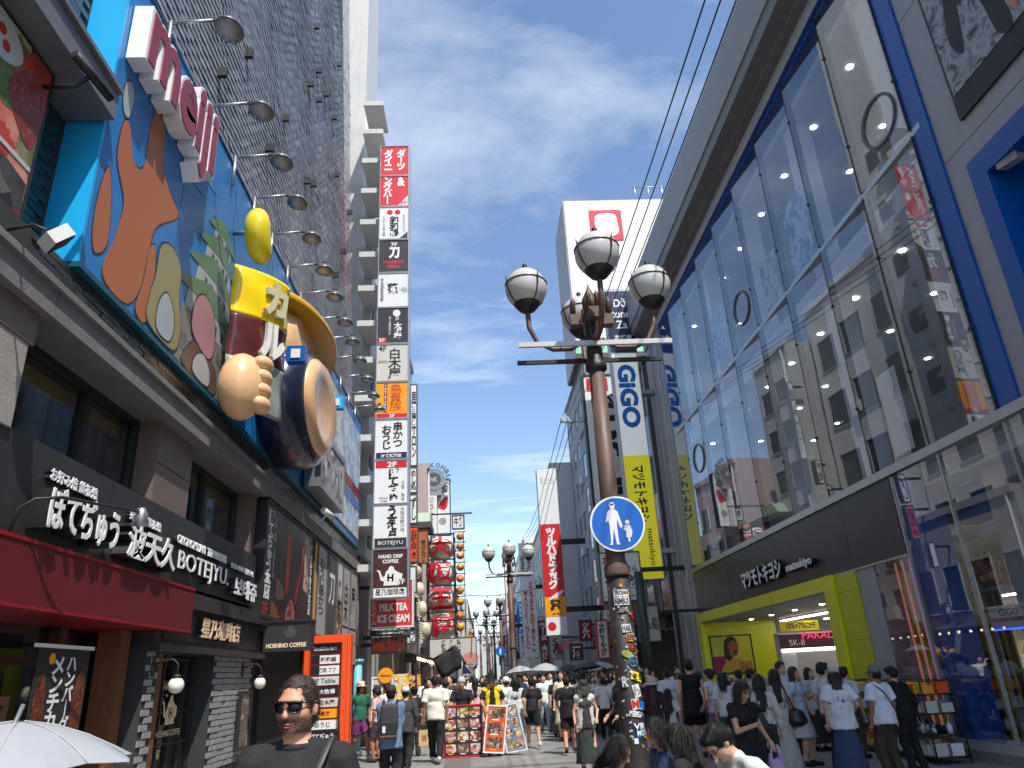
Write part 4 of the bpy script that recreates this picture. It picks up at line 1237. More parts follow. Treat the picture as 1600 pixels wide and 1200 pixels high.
po = dbox('portal_lintel', 16.7, 28.0, 3.1, 3.42, -2.6, 0.12, acid)
dbox('portal_jamb', 16.7, 17.15, 0.0, 3.1, -2.6, 0.12, acid)
dbox('portal_jamb', 27.5, 28.0, 0.0, 3.1, -2.6, 0.12, acid)
for y in (18.6, 20.4, 22.2, 24.0, 25.8):
    dbox('panel_joint', y, y + 0.012, 3.1, 3.42, 0.1205, 0.123, mat('yellow_joint', lin((150, 150, 20)), 0.5), po)
dbox('portal_ceiling', 17.15, 27.5, 3.06, 3.1, -2.6, 0.1, mat('portal_grey', (0.3, 0.3, 0.3), 0.6))
for i in range(5):
    MB().lathe((9.3, 18.6 + i * 1.9, 3.04), [(0.07, 0), (0.07, 0.015)], 12).build('downlight', downl, D)
yp = dbox('yellow_panel', 15.72, 16.69, 0.0, 3.38, -0.4, 0.04, mat('yellow_panel', lin((196, 198, 28)), 0.4))
for z in (0.9, 2.0, 3.0):
    dbox('joint', 15.72, 16.69, z, z + 0.012, 0.0405, 0.043, mat('yellow_joint', lin((150, 150, 20)), 0.5), yp)
dbox('grey_pier', 14.95, 15.7, 0.0, 3.4, -0.5, 0.0, wallgrey)
# neon window
nw = dbox('neon_window', 13.65, 14.93, 0.2, 3.4, -0.01, 0.0, winglass)
dbox('yellow_lining', 13.65, 14.93, 0.0, 3.4, -1.6, -1.5, mat('yellow_panel', lin((196, 198, 28)), 0.4))
for i, c in enumerate(((225, 130, 120), (225, 130, 140), (190, 120, 200), (150, 120, 230), (120, 120, 235))):
    y = 14.75 - i * 0.26
    MB().tube([RW.p(-y, 3.38, -0.35), RW.p(-y + 0.05, 0.25, -0.35)], 0.024, 8).build('neon_tube', mat('neon_%d' % i, lin(c), 0.4, var=0, emit=0.3), nw)
    dbox('back_strip', y - 0.16, y - 0.06, 0.2, 3.4, -1.49, -1.45, black, nw)
dbox('plinth', 13.6, 16.7, 0.004, 0.18, -0.3, 0.1, kerbm)
# poster wall inside the portal, facing up the street
FPW = front(27.45)
ps = board('beauty_poster', 'framed poster of a laughing woman in red sunglasses on yellow and magenta blocks', 'poster', FPW, 8.1, 9.62, 1.33, 2.62, mat('poster_yellow', lin((214, 206, 52)), 0.4), black, 0.04, 0.04)
u0, v0 = 8.14, 1.37
FPW.box('lime_block', u0, u0 + 0.5, v0 + 0.55, v0 + 1.2, 0.0005, 0.002, mat('poster_lime', lin((186, 200, 70)), 0.4), ps)
FPW.box('magenta_block', u0, u0 + 0.46, v0, v0 + 0.55, 0.0005, 0.002, mat('poster_magenta', lin((150, 20, 84)), 0.4), ps)
FPW.blob('shoulder_picture', [(u0 + 0.3, v0 + 0.02), (u0 + 1.2, v0 + 0.02), (u0 + 1.1, v0 + 0.35), (u0 + 0.82, v0 + 0.5), (u0 + 0.6, v0 + 0.46), (u0 + 0.4, v0 + 0.3)], 0.004, 0.001, mat('poster_top', lin((206, 168, 60)), 0.4), ps)
FPW.blob('hair_picture', [(u0 + 0.45, v0 + 0.5), (u0 + 0.62, v0 + 0.4), (u0 + 0.92, v0 + 0.8), (u0 + 0.9, v0 + 1.12), (u0 + 0.68, v0 + 1.2), (u0 + 0.48, v0 + 1.05), (u0 + 0.42, v0 + 0.75)], 0.005, 0.001, mat('poster_hair', lin((44, 36, 34)), 0.5), ps)
FPW.blob('face_picture', [(u0 + 0.62, v0 + 0.62), (u0 + 0.76, v0 + 0.52), (u0 + 0.92, v0 + 0.62), (u0 + 0.96, v0 + 0.9), (u0 + 0.82, v0 + 1.06), (u0 + 0.64, v0 + 0.95)], 0.006, 0.001, mat('poster_skin', lin((150, 96, 72)), 0.5), ps)
FPW.blob('glasses_picture', [(u0 + 0.62, v0 + 0.82), (u0 + 0.95, v0 + 0.85), (u0 + 0.95, v0 + 0.95), (u0 + 0.62, v0 + 0.93)], 0.007, 0.001, mat('poster_red', lin((190, 60, 60)), 0.4), ps)
FPW.blob('smile_picture', [(u0 + 0.74, v0 + 0.66), (u0 + 0.82, v0 + 0.6), (u0 + 0.9, v0 + 0.7), (u0 + 0.82, v0 + 0.74)], 0.007, 0.001, mat('poster_lip', lin((110, 30, 34)), 0.4), ps)
for i in range(6):
    FPW.box('stripe', u0 + 0.95 + i * 0.075, u0 + 0.985 + i * 0.075, v0 + 0.02, v0 + 0.36, 0.006, 0.0075, mat('poster_magenta', lin((150, 20, 84)), 0.4), ps)
# shop interior
dbox('back_wall', 16.0, 28.0, 0.0, 3.1, -6.6, -6.5, mat('shop_back', (0.25, 0.22, 0.2), 0.7))
dbox('shop_ceiling', 16.0, 28.0, 3.0, 3.05, -6.5, -2.6, roomwhite)
dbox('shop_floor', 16.0, 28.0, 0.005, 0.02, -6.5, 0.05, mat('shop_floor', (0.3, 0.3, 0.3), 0.3))
shop_glow = mat('shop_light', (1.0, 0.95, 0.86), 0.4, var=0, emit=5.0)
for x in (10.6, 12.2, 13.8):
    MB().box(x, x + 0.12, 17.5, 27.0, 2.96, 2.998).build('light_strip', shop_glow, D)
goods = print_mat('goods_print', [(230, 225, 215), (190, 60, 70), (240, 200, 60), (60, 110, 170), (230, 230, 235), (240, 150, 160), (90, 160, 110), (30, 30, 34)], 9, kind='CELL', distort=0.2)
for i, y in enumerate((18.2, 20.6, 23.0, 25.2)):
    sh_ = thing('shop_shelf', ('shop shelf of cosmetics inside the yellow portal', 'shop shelf with red lit header inside the portal', 'shop shelf of bottles behind the counter', 'shop shelf of boxes next to the framed poster')[i], 'shelf', (11.4, y, 0), 'shelves inside the drugstore')
    MB().box(10.9, 12.6, y, y + 0.5, 0.02, 2.1).build('case', roomwhite, sh_)
    for z in (0.3, 0.75, 1.2, 1.65):
        MB().box(10.95, 12.55, y - 0.16, y - 0.002, z, z + 0.02).build('board', steel, sh_)
        for k in range(9):
            h_ = random.uniform(0.16, 0.3)
            x = 10.98 + k * 0.172
            MB().box(x, x + 0.13, y - 0.14, y - 0.03, z + 0.021, z + 0.02 + h_).build('product', random.choice([goods, red, sign_white, amber, navy]), sh_)
cb = thing('cosmetics_counter', 'bright white cosmetics counter with a maroon header inside the portal', 'counter', (10.3, 24.6, 0))
FB = front(24.8)
FB.box('cabinet', 9.6, 11.9, 0.02, 2.5, -0.4, 0, roomwhite, cb)
FB.box('header', 9.6, 11.9, 2.02, 2.45, 0.0005, 0.06, mat('header_maroon', lin((80, 16, 30)), 0.4), cb)
FB.text('SK-II', 9.9, 10.4, 2.1, 2.28, 0.062, letter_white, cb, bold=0.0)
FB.box('light_strip', 9.62, 11.88, 1.94, 2.0, 0.0005, 0.03, shop_glow, cb)
FB.box('mirror', 10.1, 11.7, 0.9, 1.9, 0.0005, 0.02, mat('counter_pale', lin((190, 188, 186)), 0.3), cb)
FB.text('10%+7%OFF', 9.9, 10.9, 2.62, 2.8, 0.02, ink, cb, bold=0.02)
FB.box('sale_card', 9.7, 11.0, 2.55, 2.86, 0.0, 0.012, yellow, cb)
FB.text('PARADIS', 10.35, 11.7, 2.28, 2.5, 0.07, mat('neon_pink', lin((220, 50, 100)), 0.4, var=0, emit=0.8), cb, bold=0.0)
for i, (z, c) in enumerate(((2.5, sign_white), (1.9, ink), (1.5, sign_white))):
    t = thing('jamb_card', ('white square card with a slanted logo on the yellow jamb', 'black card with white lettering on the yellow jamb', 'white price card on the yellow jamb')[i], 'sign', (8.2, 17.2, z))
    FJ = front(17.16)
    Fq = Frame((8.0, 17.2, 0), (1, 0, 0), (0, 0, 1))
    Fq.box('card', 0.15, 0.7, z, z + (0.5 if i == 0 else 0.3), 0.001, 0.02, c, t)
    Fq.box('stand', 0.38, 0.46, 0.02, z, 0.004, 0.016, iron, t)
    Fq.text('マ' if i == 0 else '薬', 0.25, 0.6, z + 0.06, z + (0.42 if i == 0 else 0.25), 0.021, ink if i != 1 else letter_white, t, bold=0.03)

# ground floor: claw machine windows
K = thing('arcade_window', 'street level arcade window with claw machines behind blue framed glass', 'shop front', (8.0, 11, 0))
def kbox(nm, y0, y1, z0, z1, n0, n1, m, par=None):
    return RW.box(nm, -y1, -y0, z0, z1, n0, n1, m, par or K)
kbox('plinth', -6, 13.6, 0.004, 0.17, -0.4, 0.06, kerbm)
kbox('plinth_step', -6, 13.6, 0.17, 0.3, -0.4, 0.02, lightgrey)
kbox('blue_column', 13.1, 13.58, 0.3, 4.9, -0.6, -0.08, blue)
kbox('blue_soffit', 9.0, 13.58, 3.9, 4.5, -1.5, -0.9, blue)
for a, b in ((12.0, 13.55), (9.9, 11.96), (7.5, 9.86)):
    kbox('glass_pane', a, b, 0.3, 4.88, -0.01, 0.0, bigglass)
for y in (11.98, 9.88, 13.57):
    kbox('glass_joint', y - 0.02, y + 0.02, 0.3, 4.88, -0.05, 0.015, steel)
kbox('pillar', 11.3, 11.75, 0.3, 4.5, -0.9, -0.5, wallgrey)
kbox('room_back', 6, 13.6, 0.0, 4.5, -5.0, -4.9, mat('arcade_dark', (0.05, 0.05, 0.06), 0.7))
kbox('room_floor', 6, 13.6, 0.0045, 0.02, -4.9, -0.4, floorm)
kbox('header_strip', 9.0, 13.1, 3.5, 3.62, -0.7, -0.6, steel)
plush = print_mat('plush_print', [(120, 16, 24), (170, 30, 40), (90, 60, 50), (200, 150, 60), (60, 20, 30), (180, 170, 160)], 9, kind='CELL')
for i, (y, x, lb) in enumerate(((11.9, 8.75, 'claw machine heaped with red plush toys behind the street glass'), (10.0, 8.8, 'claw machine with brown plush toys beside the grey pillar'), (11.9, 10.6, 'claw machine in the second row with blue light strip'))):
    t = thing('claw_machine', lb, 'arcade machine', (x + 0.5, y + 0.5, 0.02), 'claw machines behind the arcade glass')
    MB().box(x, x + 1.0, y, y + 1.0, 0.02, 0.75).build('base', lightgrey, t)
    MB().box(x, x + 1.0, y, y + 1.0, 2.0, 2.35).build('header', sign_white, t)
    MB().box(x - 0.01, x, y, y + 1.0, 2.1, 2.16).build('stripe', deepred, t)
    MB().box(x - 0.012, x - 0.001, y, y + 1.0, 0.75, 0.8).build('stripe', maroon, t)
    MB().box(x - 0.012, x - 0.001, y + 0.02, y + 0.98, 1.96, 1.99).build('light_bar', mat('blue_bar', lin((60, 90, 230)), 0.4, var=0, emit=1.5), t)
    for px_ in (0.0, 0.96):
        for py_ in (0.0, 0.96):
            MB().box(x + px_, x + px_ + 0.04, y + py_, y + py_ + 0.04, 0.75, 2.0).build('corner_post', steel, t)
    mb = MB()
    for k in range(26):
        mb.ball((x + random.uniform(0.15, 0.85), y + random.uniform(0.15, 0.85), 0.85 + random.uniform(0, 0.35)), random.uniform(0.08, 0.14), n=8)
    tag(mb.build('plush_heap', plush, t), kind='stuff')
    MB().box(x + 0.3, x + 0.7, y + 0.3, y + 0.7, 1.9, 1.98).build('claw_carriage', iron, t)
    MB().tube([(x + 0.5, y + 0.5, 1.9), (x + 0.5, y + 0.5, 1.55)], 0.02, 6).build('claw', steel, t)
    Fm = Frame((x, 0, 0), (0, -1, 0), (0, 0, 1))
    Fm.text('GiGO', -y - 0.75, -y - 0.25, 2.18, 2.3, 0.002, ink, t, bold=0.03)
for i in range(3):
    t = thing('plush_shelf', ('shelf crowded with brown plush toys above the claw machines', 'shelf of reddish plush toys beside the arcade pillar', 'high shelf of dark plush toys in the arcade')[i], 'shelf', (9.2, 9.3 + i * 1.6, 2.5))
    yy = 9.0 + i * 1.55
    MB().box(8.7, 9.6, yy, yy + 1.4, 2.62, 2.66).build('board', steel, t)
    for k in range(14):
        MB().ball((8.8 + random.random() * 0.7, yy + 0.1 + random.random() * 1.2, 2.78 + random.random() * 0.25), random.uniform(0.1, 0.15), n=8).build('plush_toy', plush, t)
    for q in (0.05, 1.33):
        MB().box(9.0, 9.03, yy + q, yy + q + 0.03, 2.66, 4.5).build('hanger', steel, t)
# near white bay with the big picture and the blue portal
V = thing('white_bay', 'pale panelled bay of the arcade with a blue recessed portal and large picture', 'building', (8.0, 4, 4.95))
def vbox(nm, y0, y1, z0, z1, n0, n1, m, par=None):
    return RW.box(nm, -y1, -y0, z0, z1, n0, n1, m, par or V)
vbox('wall', 9.3, 9.74, 4.95, 15.7, -0.6, 0.0, wallgrey)
vbox('wall', -6, 9.3, 8.9, 15.7, -0.6, 0.0, wallgrey)
for z in (9.25, 12.4):
    vbox('panel_joint', -6, 9.74, z, z + 0.014, 0.0005, 0.003, darkgrey)
vbox('portal_frame', 8.95, 9.295, 4.95, 8.895, -2.4, 0.02, blue)
vbox('portal_head', -6, 8.95, 8.5, 8.895, -2.4, 0.02, blue)
vbox('portal_back', -6, 8.95, 4.95, 8.5, -2.4, -2.3, blue)
vbox('sill', -6, 9.74, 4.9, 4.95, -2.4, 0.08, steel)
pic = thing('picture_panel', 'huge picture panel of a dark clothed walker with a yellow bag above a black bar', 'poster', (8.0, 6, 9.6))
vbox('backing', 0, 9.08, 9.6, 15.6, 0.004, 0.05, black, pic)
vbox('print', 0, 9.02, 10.05, 15.55, 0.0505, 0.06, print_mat('grey_cloth_print', [(70, 72, 76), (130, 134, 138), (170, 172, 176), (96, 98, 104), (50, 52, 56)], 2.2, detail=10, distort=2), pic)
pn = 0.064
def pblob(nm, pts, m, k=0):
    RW.blob(nm, [(-y, z) for y, z in pts], pn + k * 0.002, 0.0015, m, pic)
darkcl = mat('print_black', lin((32, 34, 38)), 0.5, var=0.3, vs=5)
pblob('garment_picture', [(8.9, 13.5), (8.5, 12.2), (8.75, 11.0), (8.55, 10.5), (8.4, 11.1), (8.25, 12.0), (7.95, 10.9), (7.85, 10.15), (7.55, 10.15), (7.7, 11.5), (7.5, 13.0), (7.0, 13.6), (8.0, 14.5)], darkcl)
pblob('arm_picture', [(8.02, 12.4), (7.9, 12.3), (7.55, 11.0), (7.4, 10.3), (7.5, 10.25), (7.7, 10.95), (8.1, 12.2)], mat('print_skin', lin((206, 140, 112)), 0.5, var=0.1), 1)
pblob('bag_picture', [(7.7, 11.35), (7.2, 11.5), (6.95, 11.3), (7.1, 10.8), (7.45, 10.55), (7.6, 10.9)], print_mat('yellow_bag_print', [(225, 160, 30), (240, 200, 60), (200, 130, 20)], 4), 1)
cb2 = thing('wall_speaker', 'pale boxy wall speaker hanging in the blue portal', 'speaker', (7.9, 8.6, 8.0))
q = at(1577, 245, X=8.15)
mb = MB(); obox(mb, q, Vector((0.9, 0.3, 0.2)).normalized(), Vector((-0.2, 0.95, 0.1)).normalized(), Vector((-0.15, -0.15, 0.97)).normalized(), 0.12, 0.17, 0.12)
mb.build('housing', lightgrey, cb2)
MB().tube([q, q + Vector((0.2, 0, 0.15)), Vector((q.x + 0.3, q.y, 8.5))], 0.025, 6).build('bracket', steel, cb2)

# goods racks on the pavement
def rack(x, y, lb, cols):
    t = thing('goods_rack', lb, 'rack', (x + 0.3, y + 0.6, 0.004), 'wire goods racks outside the drugstore')
    mb = MB()
    for px_ in (x, x + 0.55):
        for py_ in (y, y + 1.25):
            mb.tube([(px_, py_, 0.006), (px_, py_, 1.25)], 0.014, 6)
    for z in (0.1, 0.42, 0.74, 1.03, 1.24):
        for a, b in (((x, y), (x, y + 1.25)), ((x + 0.55, y), (x + 0.55, y + 1.25)), ((x, y), (x + 0.55, y)), ((x, y + 1.25), (x + 0.55, y + 1.25))):
            mb.tube([(*a, z), (*b, z)], 0.009, 5)
    mb.build('wire_frame', iron, t)
    for i, z in enumerate((0.1, 0.42, 0.74, 1.03)):
        MB().box(x + 0.01, x + 0.54, y + 0.01, y + 1.24, z + 0.012, z + 0.022).build('shelf', iron, t)
        for r in range(2):
            for k in range(8):
                h_ = random.uniform(0.11, 0.2)
                yy = y + 0.03 + k * 0.152
                xx = x + 0.03 + r * 0.26
                if cols[i] == 'bottle':
                    MB().lathe((xx + 0.08, yy + 0.06, z + 0.022), [(0.045, 0), (0.045, h_ * 0.7), (0.018, h_ * 0.85), (0.018, h_)], 8).build('bottle', random.choice([navy, steel, sign_white]), t)
                else:
                    MB().box(xx, xx + 0.2, yy, yy + 0.11, z + 0.022, z + 0.022 + h_).build('packet', random.choice(cols[i]), t)
pale = mat('packet_pale', (0.6, 0.58, 0.5), 0.4)
skyp = mat('packet_sky', lin((110, 150, 170)), 0.4)
rack(7.15, 12.75, 'black wire rack of yellow and pale packets beside the blue column', [(pale, sign_white), 'bottle', (pale, sign_white, skyp), (amber, yellow, orange)])
rack(7.15, 14.2, 'black wire rack of mixed packets in front of the grey pier', [(pale, amber), 'bottle', (sign_white, skyp, amber), (yellow, amber, pale)])
rack(7.2, 15.7, 'black wire rack of white packets in front of the yellow panel', [(sign_white, pale), (skyp, sign_white), (pale, amber), (yellow, sign_white)])
for i, (y, lb) in enumerate(((18.3, 'low display stand of white goods inside the portal opening'), (21.0, 'low display stand with hanging packets in the portal opening'), (24.0, 'red tiered display stand by the far end of the portal'))):
    t = thing('display_stand', lb, 'display stand', (7.9, y + 0.9, 0.004), 'display stands at the drugstore entrance')
    m_ = deepred if i == 2 else lightgrey
    MB().box(7.5, 8.3, y, y + 1.8, 0.006, 0.5).build('base', m_, t)
    MB().box(7.7, 8.3, y, y + 1.8, 0.5, 0.85).build('tier', m_, t)
    MB().box(7.95, 8.3, y, y + 1.8, 0.85, 1.15).build('tier', m_, t)
    for (x, z) in ((7.55, 0.5), (7.72, 0.85), (7.97, 1.15)):
        for k in range(11):
            h_ = random.uniform(0.08, 0.18)
            MB().box(x, x + 0.13, y + 0.04 + k * 0.16, y + 0.16 + k * 0.16, z + 0.001, z + h_).build('packet', random.choice([goods, pale, sign_white, red if i == 2 else skyp]), t)

# ------------------------------------------------------------------ right, further on: pylon signs and buildings
FY = front(30.0)
py = thing('sign_pylon', 'tall projecting sign pylon with large blue letters over a yellow panel', 'sign', (6.8, 30.2, 5))
FY.box('spine', 6.2, 7.4, 4.95, 18.3, -0.6, -0.02, lightgrey, py)
p = FY.box('navy_panel', 6.22, 7.42, 15.0, 18.15, -0.0195, 0.01, navy, py)
FY.text('Dō\ntone\nZa', 6.42, 7.3, 16.2, 17.75, 0.012, letter_white, p, bold=0.02)
FY.text('道頓座', 6.45, 7.25, 15.4, 15.9, 0.012, letter_white, p, bold=0.02)
p = FY.box('white_panel', 6.22, 7.38, 10.15, 14.98, -0.0195, 0.01, mat('sun_glow_white', (0.78, 0.79, 0.78), 0.4, var=0.05, emit=0.22), py)  # faint glow added to the panel in place of sunlight
p2 = FY.text('GiGO', 0, 0.01, 0, 0.01, 0, gigoblue, p)
bpy.data.objects.remove(p2)
FR = Frame((0, 30.0, 0), (0, 0, -1), (1, 0, 0))      # lettering turned to read downwards
FR.text('GiGO', -14.4, -11.4, 6.4, 7.22, 0.012, gigoblue, p, bold=0.05)
p = FY.box('yellow_panel', 6.25, 7.36, 5.0, 10.13, -0.0195, 0.01, mat('matsu_yellow', lin((226, 216, 40)), 0.4, var=0.05, emit=0.22), py)  # yellow panel also glows slightly, standing in for sun on it
FR.text('マツモトキヨシ', -9.7, -7.3, 6.55, 7.1, 0.012, ink, p, bold=0.03)
FR.text('matsukiyo', -7.0, -5.5, 6.85, 7.15, 0.012, ink, p, bold=0.01)
FY.rim('rim', 6.2, 7.4, 4.96, 14.99, -0.019, 0.03, 0.04, steel, py)
MB().box(7.4, 8.02, 30.05, 30.5, 6.0, 6.2).build('wall_arm', steel, py)
MB().box(7.4, 8.02, 30.05, 30.5, 13.0, 13.2).build('wall_arm', steel, py)

def building(name, label, x0, x1, y0, y1, h, wall, win=None, rows=0, side=-1, cols=0, ww=0.6, wh=0.55, trim=None, z0=3.2, wm=None, recess=0.12):
    """street building whose front stands on the plane facing the street; side=-1: right hand row, +1: left hand row"""
    t = thing(name, label, 'building', ((x0 + x1) / 2, (y0 + y1) / 2, 0))
    MB().box(x0, x1, y0, y1, 0.0, h).build('wall', wall, t)
    F = Frame((x0, 0, 0), (0, -1, 0), (0, 0, 1)) if side < 0 else Frame((x1, 0, 0), (0, 1, 0), (0, 0, 1))
    L = y1 - y0
    gm = wm or mat('far_window', (0.05, 0.065, 0.08), 0.12)
    if rows:
        for r in range(rows):
            zz = z0 + (h - z0 - 0.6) * r / rows
            hh = (h - z0 - 0.6) / rows * wh
            for c in range(cols):
                a = y0 + L * (c + 0.5 - ww / 2) / cols
                b = y0 + L * (c + 0.5 + ww / 2) / cols
                u0, u1 = (-b, -a) if side < 0 else (a, b)
                w = F.box('window', u0, u1, zz, zz + hh, -0.05, 0.004, gm, t)
                F.rim('window_frame', u0 - 0.05, u1 + 0.05, zz - 0.05, zz + hh + 0.05, -0.05, 0.06, 0.05, trim or lightgrey, w)
    MB().box(x0 - 0.12, x1 + 0.12, y0 + 0.01, y1 - 0.01, h, h + 0.3).build('parapet', trim or wall, t)
    fx = x0 if side < 0 else x1
    for k in range(min(6, int(L / 3)) if h > 8 else 0):
        yy = y0 + L * (k + .9) / (int(L / 3) + 1)
        zz = z0 + (h - z0) * ((k * 37) % 10) / 12
        MB().box(fx - .3, fx + .3, yy - .4, yy + .4, zz, zz + .55).build('air_conditioner', offwhite, t)
    MB().tube([(fx - .06 if side < 0 else fx + .06, y0 + .4, .2), (fx - .06 if side < 0 else fx + .06, y0 + .4, h)], .06, 6).build('drain_pipe', lightgrey, t)
    return t
beige_w = mat('wall_beige', (0.42, 0.4, 0.36), 0.7, streak=0.4)
cream_w = mat('wall_cream', (0.68, 0.67, 0.64), 0.65, streak=0.35)
grey_w = mat('wall_grey', (0.27, 0.275, 0.28), 0.7, streak=0.4)
dark_w = mat('wall_dark', (0.07, 0.068, 0.068), 0.6, streak=0.2)
pink_w = mat('wall_pink', (0.5, 0.38, 0.37), 0.7, streak=0.3)
redbrown = mat('wall_redbrown', lin((96, 44, 40)), 0.6, streak=0.2)
b1 = building('dark_noodle_building', 'dark fronted building beside the calligraphy sign', 8.0, 16, 31.1, 40.0, 15.0, dark_w, rows=3, cols=3)
building('tall_sign_building', 'tall grey building carrying the huge white roof sign', 7.9, 18, 48.0, 60.0, 22.6, grey_w, rows=7, cols=5)
FW = front(48.0)
ws = thing('roof_sign', 'huge white roof sign with a red square emblem above the street lamp', 'sign', (12, 50, 22.9))
MB().box(7.4, 18.9, 48.05, 54.0, 22.95, 36.3).build('cabinet', grey, ws)
FW.box('face_panel', 7.5, 18.8, 23.4, 36.2, -0.049, 0.0, white, ws)
for x_ in (10.2, 13.0, 15.8):
    FW.box('panel_seam', x_, x_ + .03, 24.2, 36.2, .0005, .004, lightgrey, ws)
for z_ in (26.5, 29.7, 32.9):
    FW.box('panel_seam', 7.5, 18.8, z_, z_ + .03, .0045, .008, lightgrey, ws)
FW.box('green_band', 7.4, 18.9, 23.0, 23.8, 0.01, 0.06, mat('pale_green', lin((150, 205, 170)), 0.5), ws)
FW.box('underside', 7.4, 18.9, 22.65, 22.95, -5.5, 0.06, dark_w, ws)
x0, x1, z0, z1 = rect(922, 329, 972, 376, 48.0)
FW.box('red_square', x0, x1, z0, z1, 0.01, 0.06, red, ws)
FW.blob('emblem', [(x0 + 0.5, z0 + 0.7), (x0 + 1.1, z0 + 0.3), (x1 - 0.4, z0 + 0.6), (x1 - 0.35, z0 + 1.5), (x1 - 0.55, z1 - 0.4), (x0 + 0.8, z1 - 0.35), (x0 + 0.4, z1 - 0.8)], 0.066, 0.005, sign_white, ws)
for x in (13.4, 14.5, 15.6):
    MB().tube([(x, 48.4, 36.3), (x, 48.4, 37.9)], 0.06, 6).build('roof_rail', steel, ws)
MB().tube([(13.2, 48.4, 37.7), (16, 48.4, 37.7)], 0.05, 6).build('roof_rail', steel, ws)
FK = front(33.0)
ks = board('calligraphy_sign', 'tall white projecting sign with heavy black brush characters behind the lamp post', 'sign', FK, 5.22, 7.3, 5.6, 15.2, sign_white, black, 0.5, 0.12)
for s, a, b in (('だ', 12.7, 14.2), ('る', 10.6, 12.3), ('ま', 8.3, 10.2), ('屋', 6.1, 8.0)):
    FK.text(s, 5.6, 6.9, a, b, 0.004, ink, ks, bold=0.06)
FK.box('red_square', 5.45, 6.5, 14.3, 15.0, 0.001, 0.006, red, ks)
x0, x1, z0, z1 = rect(938, 862, 1003, 940, 29.0)
F29 = front(29.0)
ts = board('restaurant_sign', 'white box sign with red and black writing for Japanese food below the traffic roundel', 'sign', F29, x0, x1, z0, z1, sign_white, darkgrey, 0.5, 0.05)
w, h = x1 - x0, z1 - z0
F29.text('お食事', x0 + .08 * w, x0 + .62 * w, z0 + .74 * h, z0 + .93 * h, .004, red, ts, bold=.04)
F29.text('すし 天ぷら', x0 + .08 * w, x0 + .9 * w, z0 + .56 * h, z0 + .7 * h, .004, ink, ts, bold=.02)
F29.text('食', x0 + .1 * w, x0 + .4 * w, z0 + .18 * h, z0 + .52 * h, .004, ink, ts, bold=.05)
F29.text('飲', x0 + .6 * w, x0 + .92 * w, z0 + .18 * h, z0 + .52 * h, .004, ink, ts, bold=.05)
F29.text('JAPANESE RESTAURANT', x0 + .06 * w, x0 + .95 * w, z0 + .06 * h, z0 + .13 * h, .004, ink, ts)
MB().box(x1, 8.0, 29.1, 29.4, 5.2, 5.35).build('wall_arm', iron, ts)
x0, x1, z0, z1 = rect(932, 968, 952, 1030, 28.3)
F28 = front(28.3)
om = board('souvenir_banner', 'narrow red striped vertical sign reading 大阪みやげ', 'sign', F28, x0, x1, z0, z1, mat('banner_cream', (0.6, 0.55, 0.46), 0.6), deepred, 0.2, 0.06)
F28.text('大阪みやげ', x0 + .12, x1 - .12, z0 + .1, z1 - .1, .004, ink, om, bold=.05, vert=True, space=.8)
MB().box(x0 + 0.1, x0 + 0.16, 28.35, 28.45, 0.004, z0).build('post', iron, om)
MB().tube([((x0 + x1) / 2, 28.4, z1), ((x0 + x1) / 2, 28.4, z1 + 0.25)], 0.03, 6).build('hook', iron, om)
x0, x1, z0, z1 = rect(998, 945, 1032, 1003, 27.5)
F27 = front(27.6)
ns = board('noodle_sign', 'pale sign with brown brush characters leaning beside the dark green post', 'sign', F27, x0, x1, z0, z1, mat('sign_sand', (0.5, 0.45, 0.4), 0.5), darkgrey, 0.2, 0.04)
F27.text('めん処', x0 + .06, x1 - .06, z0 + .4, z1 - .4, .004, brownsign, ns, bold=.03)
MB().box(x1, 8.0, 27.65, 27.8, z1 - 0.3, z1 - 0.2).build('wall_arm', iron, ns)
pg = thing('green_post', 'thick dark green steel post between the shop signs', 'post', (5.75, 27.2, 0))
MB().tube([(5.75, 27.2, 0.1), (5.75, 27.2, 4.95)], 0.16, 14).build('shaft', mat('green_steel', (0.03, 0.05, 0.045), 0.45), pg)
MB().lathe((5.75, 27.2, 0.004), [(0.24, 0), (0.24, 0.1), (0.16, 0.14)], 14).build('foot', iron, pg)
b2 = building('grey_window_building', 'grey building with a tall grid of windows and red lower panels', 7.2, 15, 40.1, 47.9, 16.5, grey_w, rows=5, cols=4, ww=0.82, wh=0.72, z0=4.2, wm=mat('pale_pane', (0.22, 0.25, 0.28), 0.15))
for i in range(2):
    MB().box(7.1, 7.2, 41.0 + i * 2.6, 43.2 + i * 2.6, 5.2, 6.9).build('red_panel', red, b2)
mb = MB()
for i in range(4):
    mb.tube([(7.4, 41 + i * 1.7, 16.8), (7.4, 41 + i * 1.7, 18.2)], 0.05, 6)
for z in (17.2, 18.1):
    mb.tube([(7.4, 41, z), (7.4, 47.7, z)], 0.05, 6)
tag(mb.build('roof_rail', lightgrey, b2), kind='stuff')
MB().box(8.2, 11, 43, 47, 16.8, 19.0).build('roof_unit', lightgrey, b2)
building('corner_building', 'pale grey building with small windows behind the red drugstore sign', 6.2, 15, 60.1, 70, 18.0, lightgrey, rows=6, cols=7, ww=0.6, wh=0.6)
building('beige_building', 'beige building with dark windows far along the right row', 6.0, 15, 70.1, 90, 15.0, beige_w, rows=5, cols=6)
building('cream_building', 'cream building at the far right end of the street', 5.4, 15, 90.1, 130, 17.0, cream_w, rows=6, cols=9)
building('grey_end_building', 'grey building closing the right row in the distance', 4.8, 15, 130.1, 190, 16.0, grey_w, rows=5, cols=10)
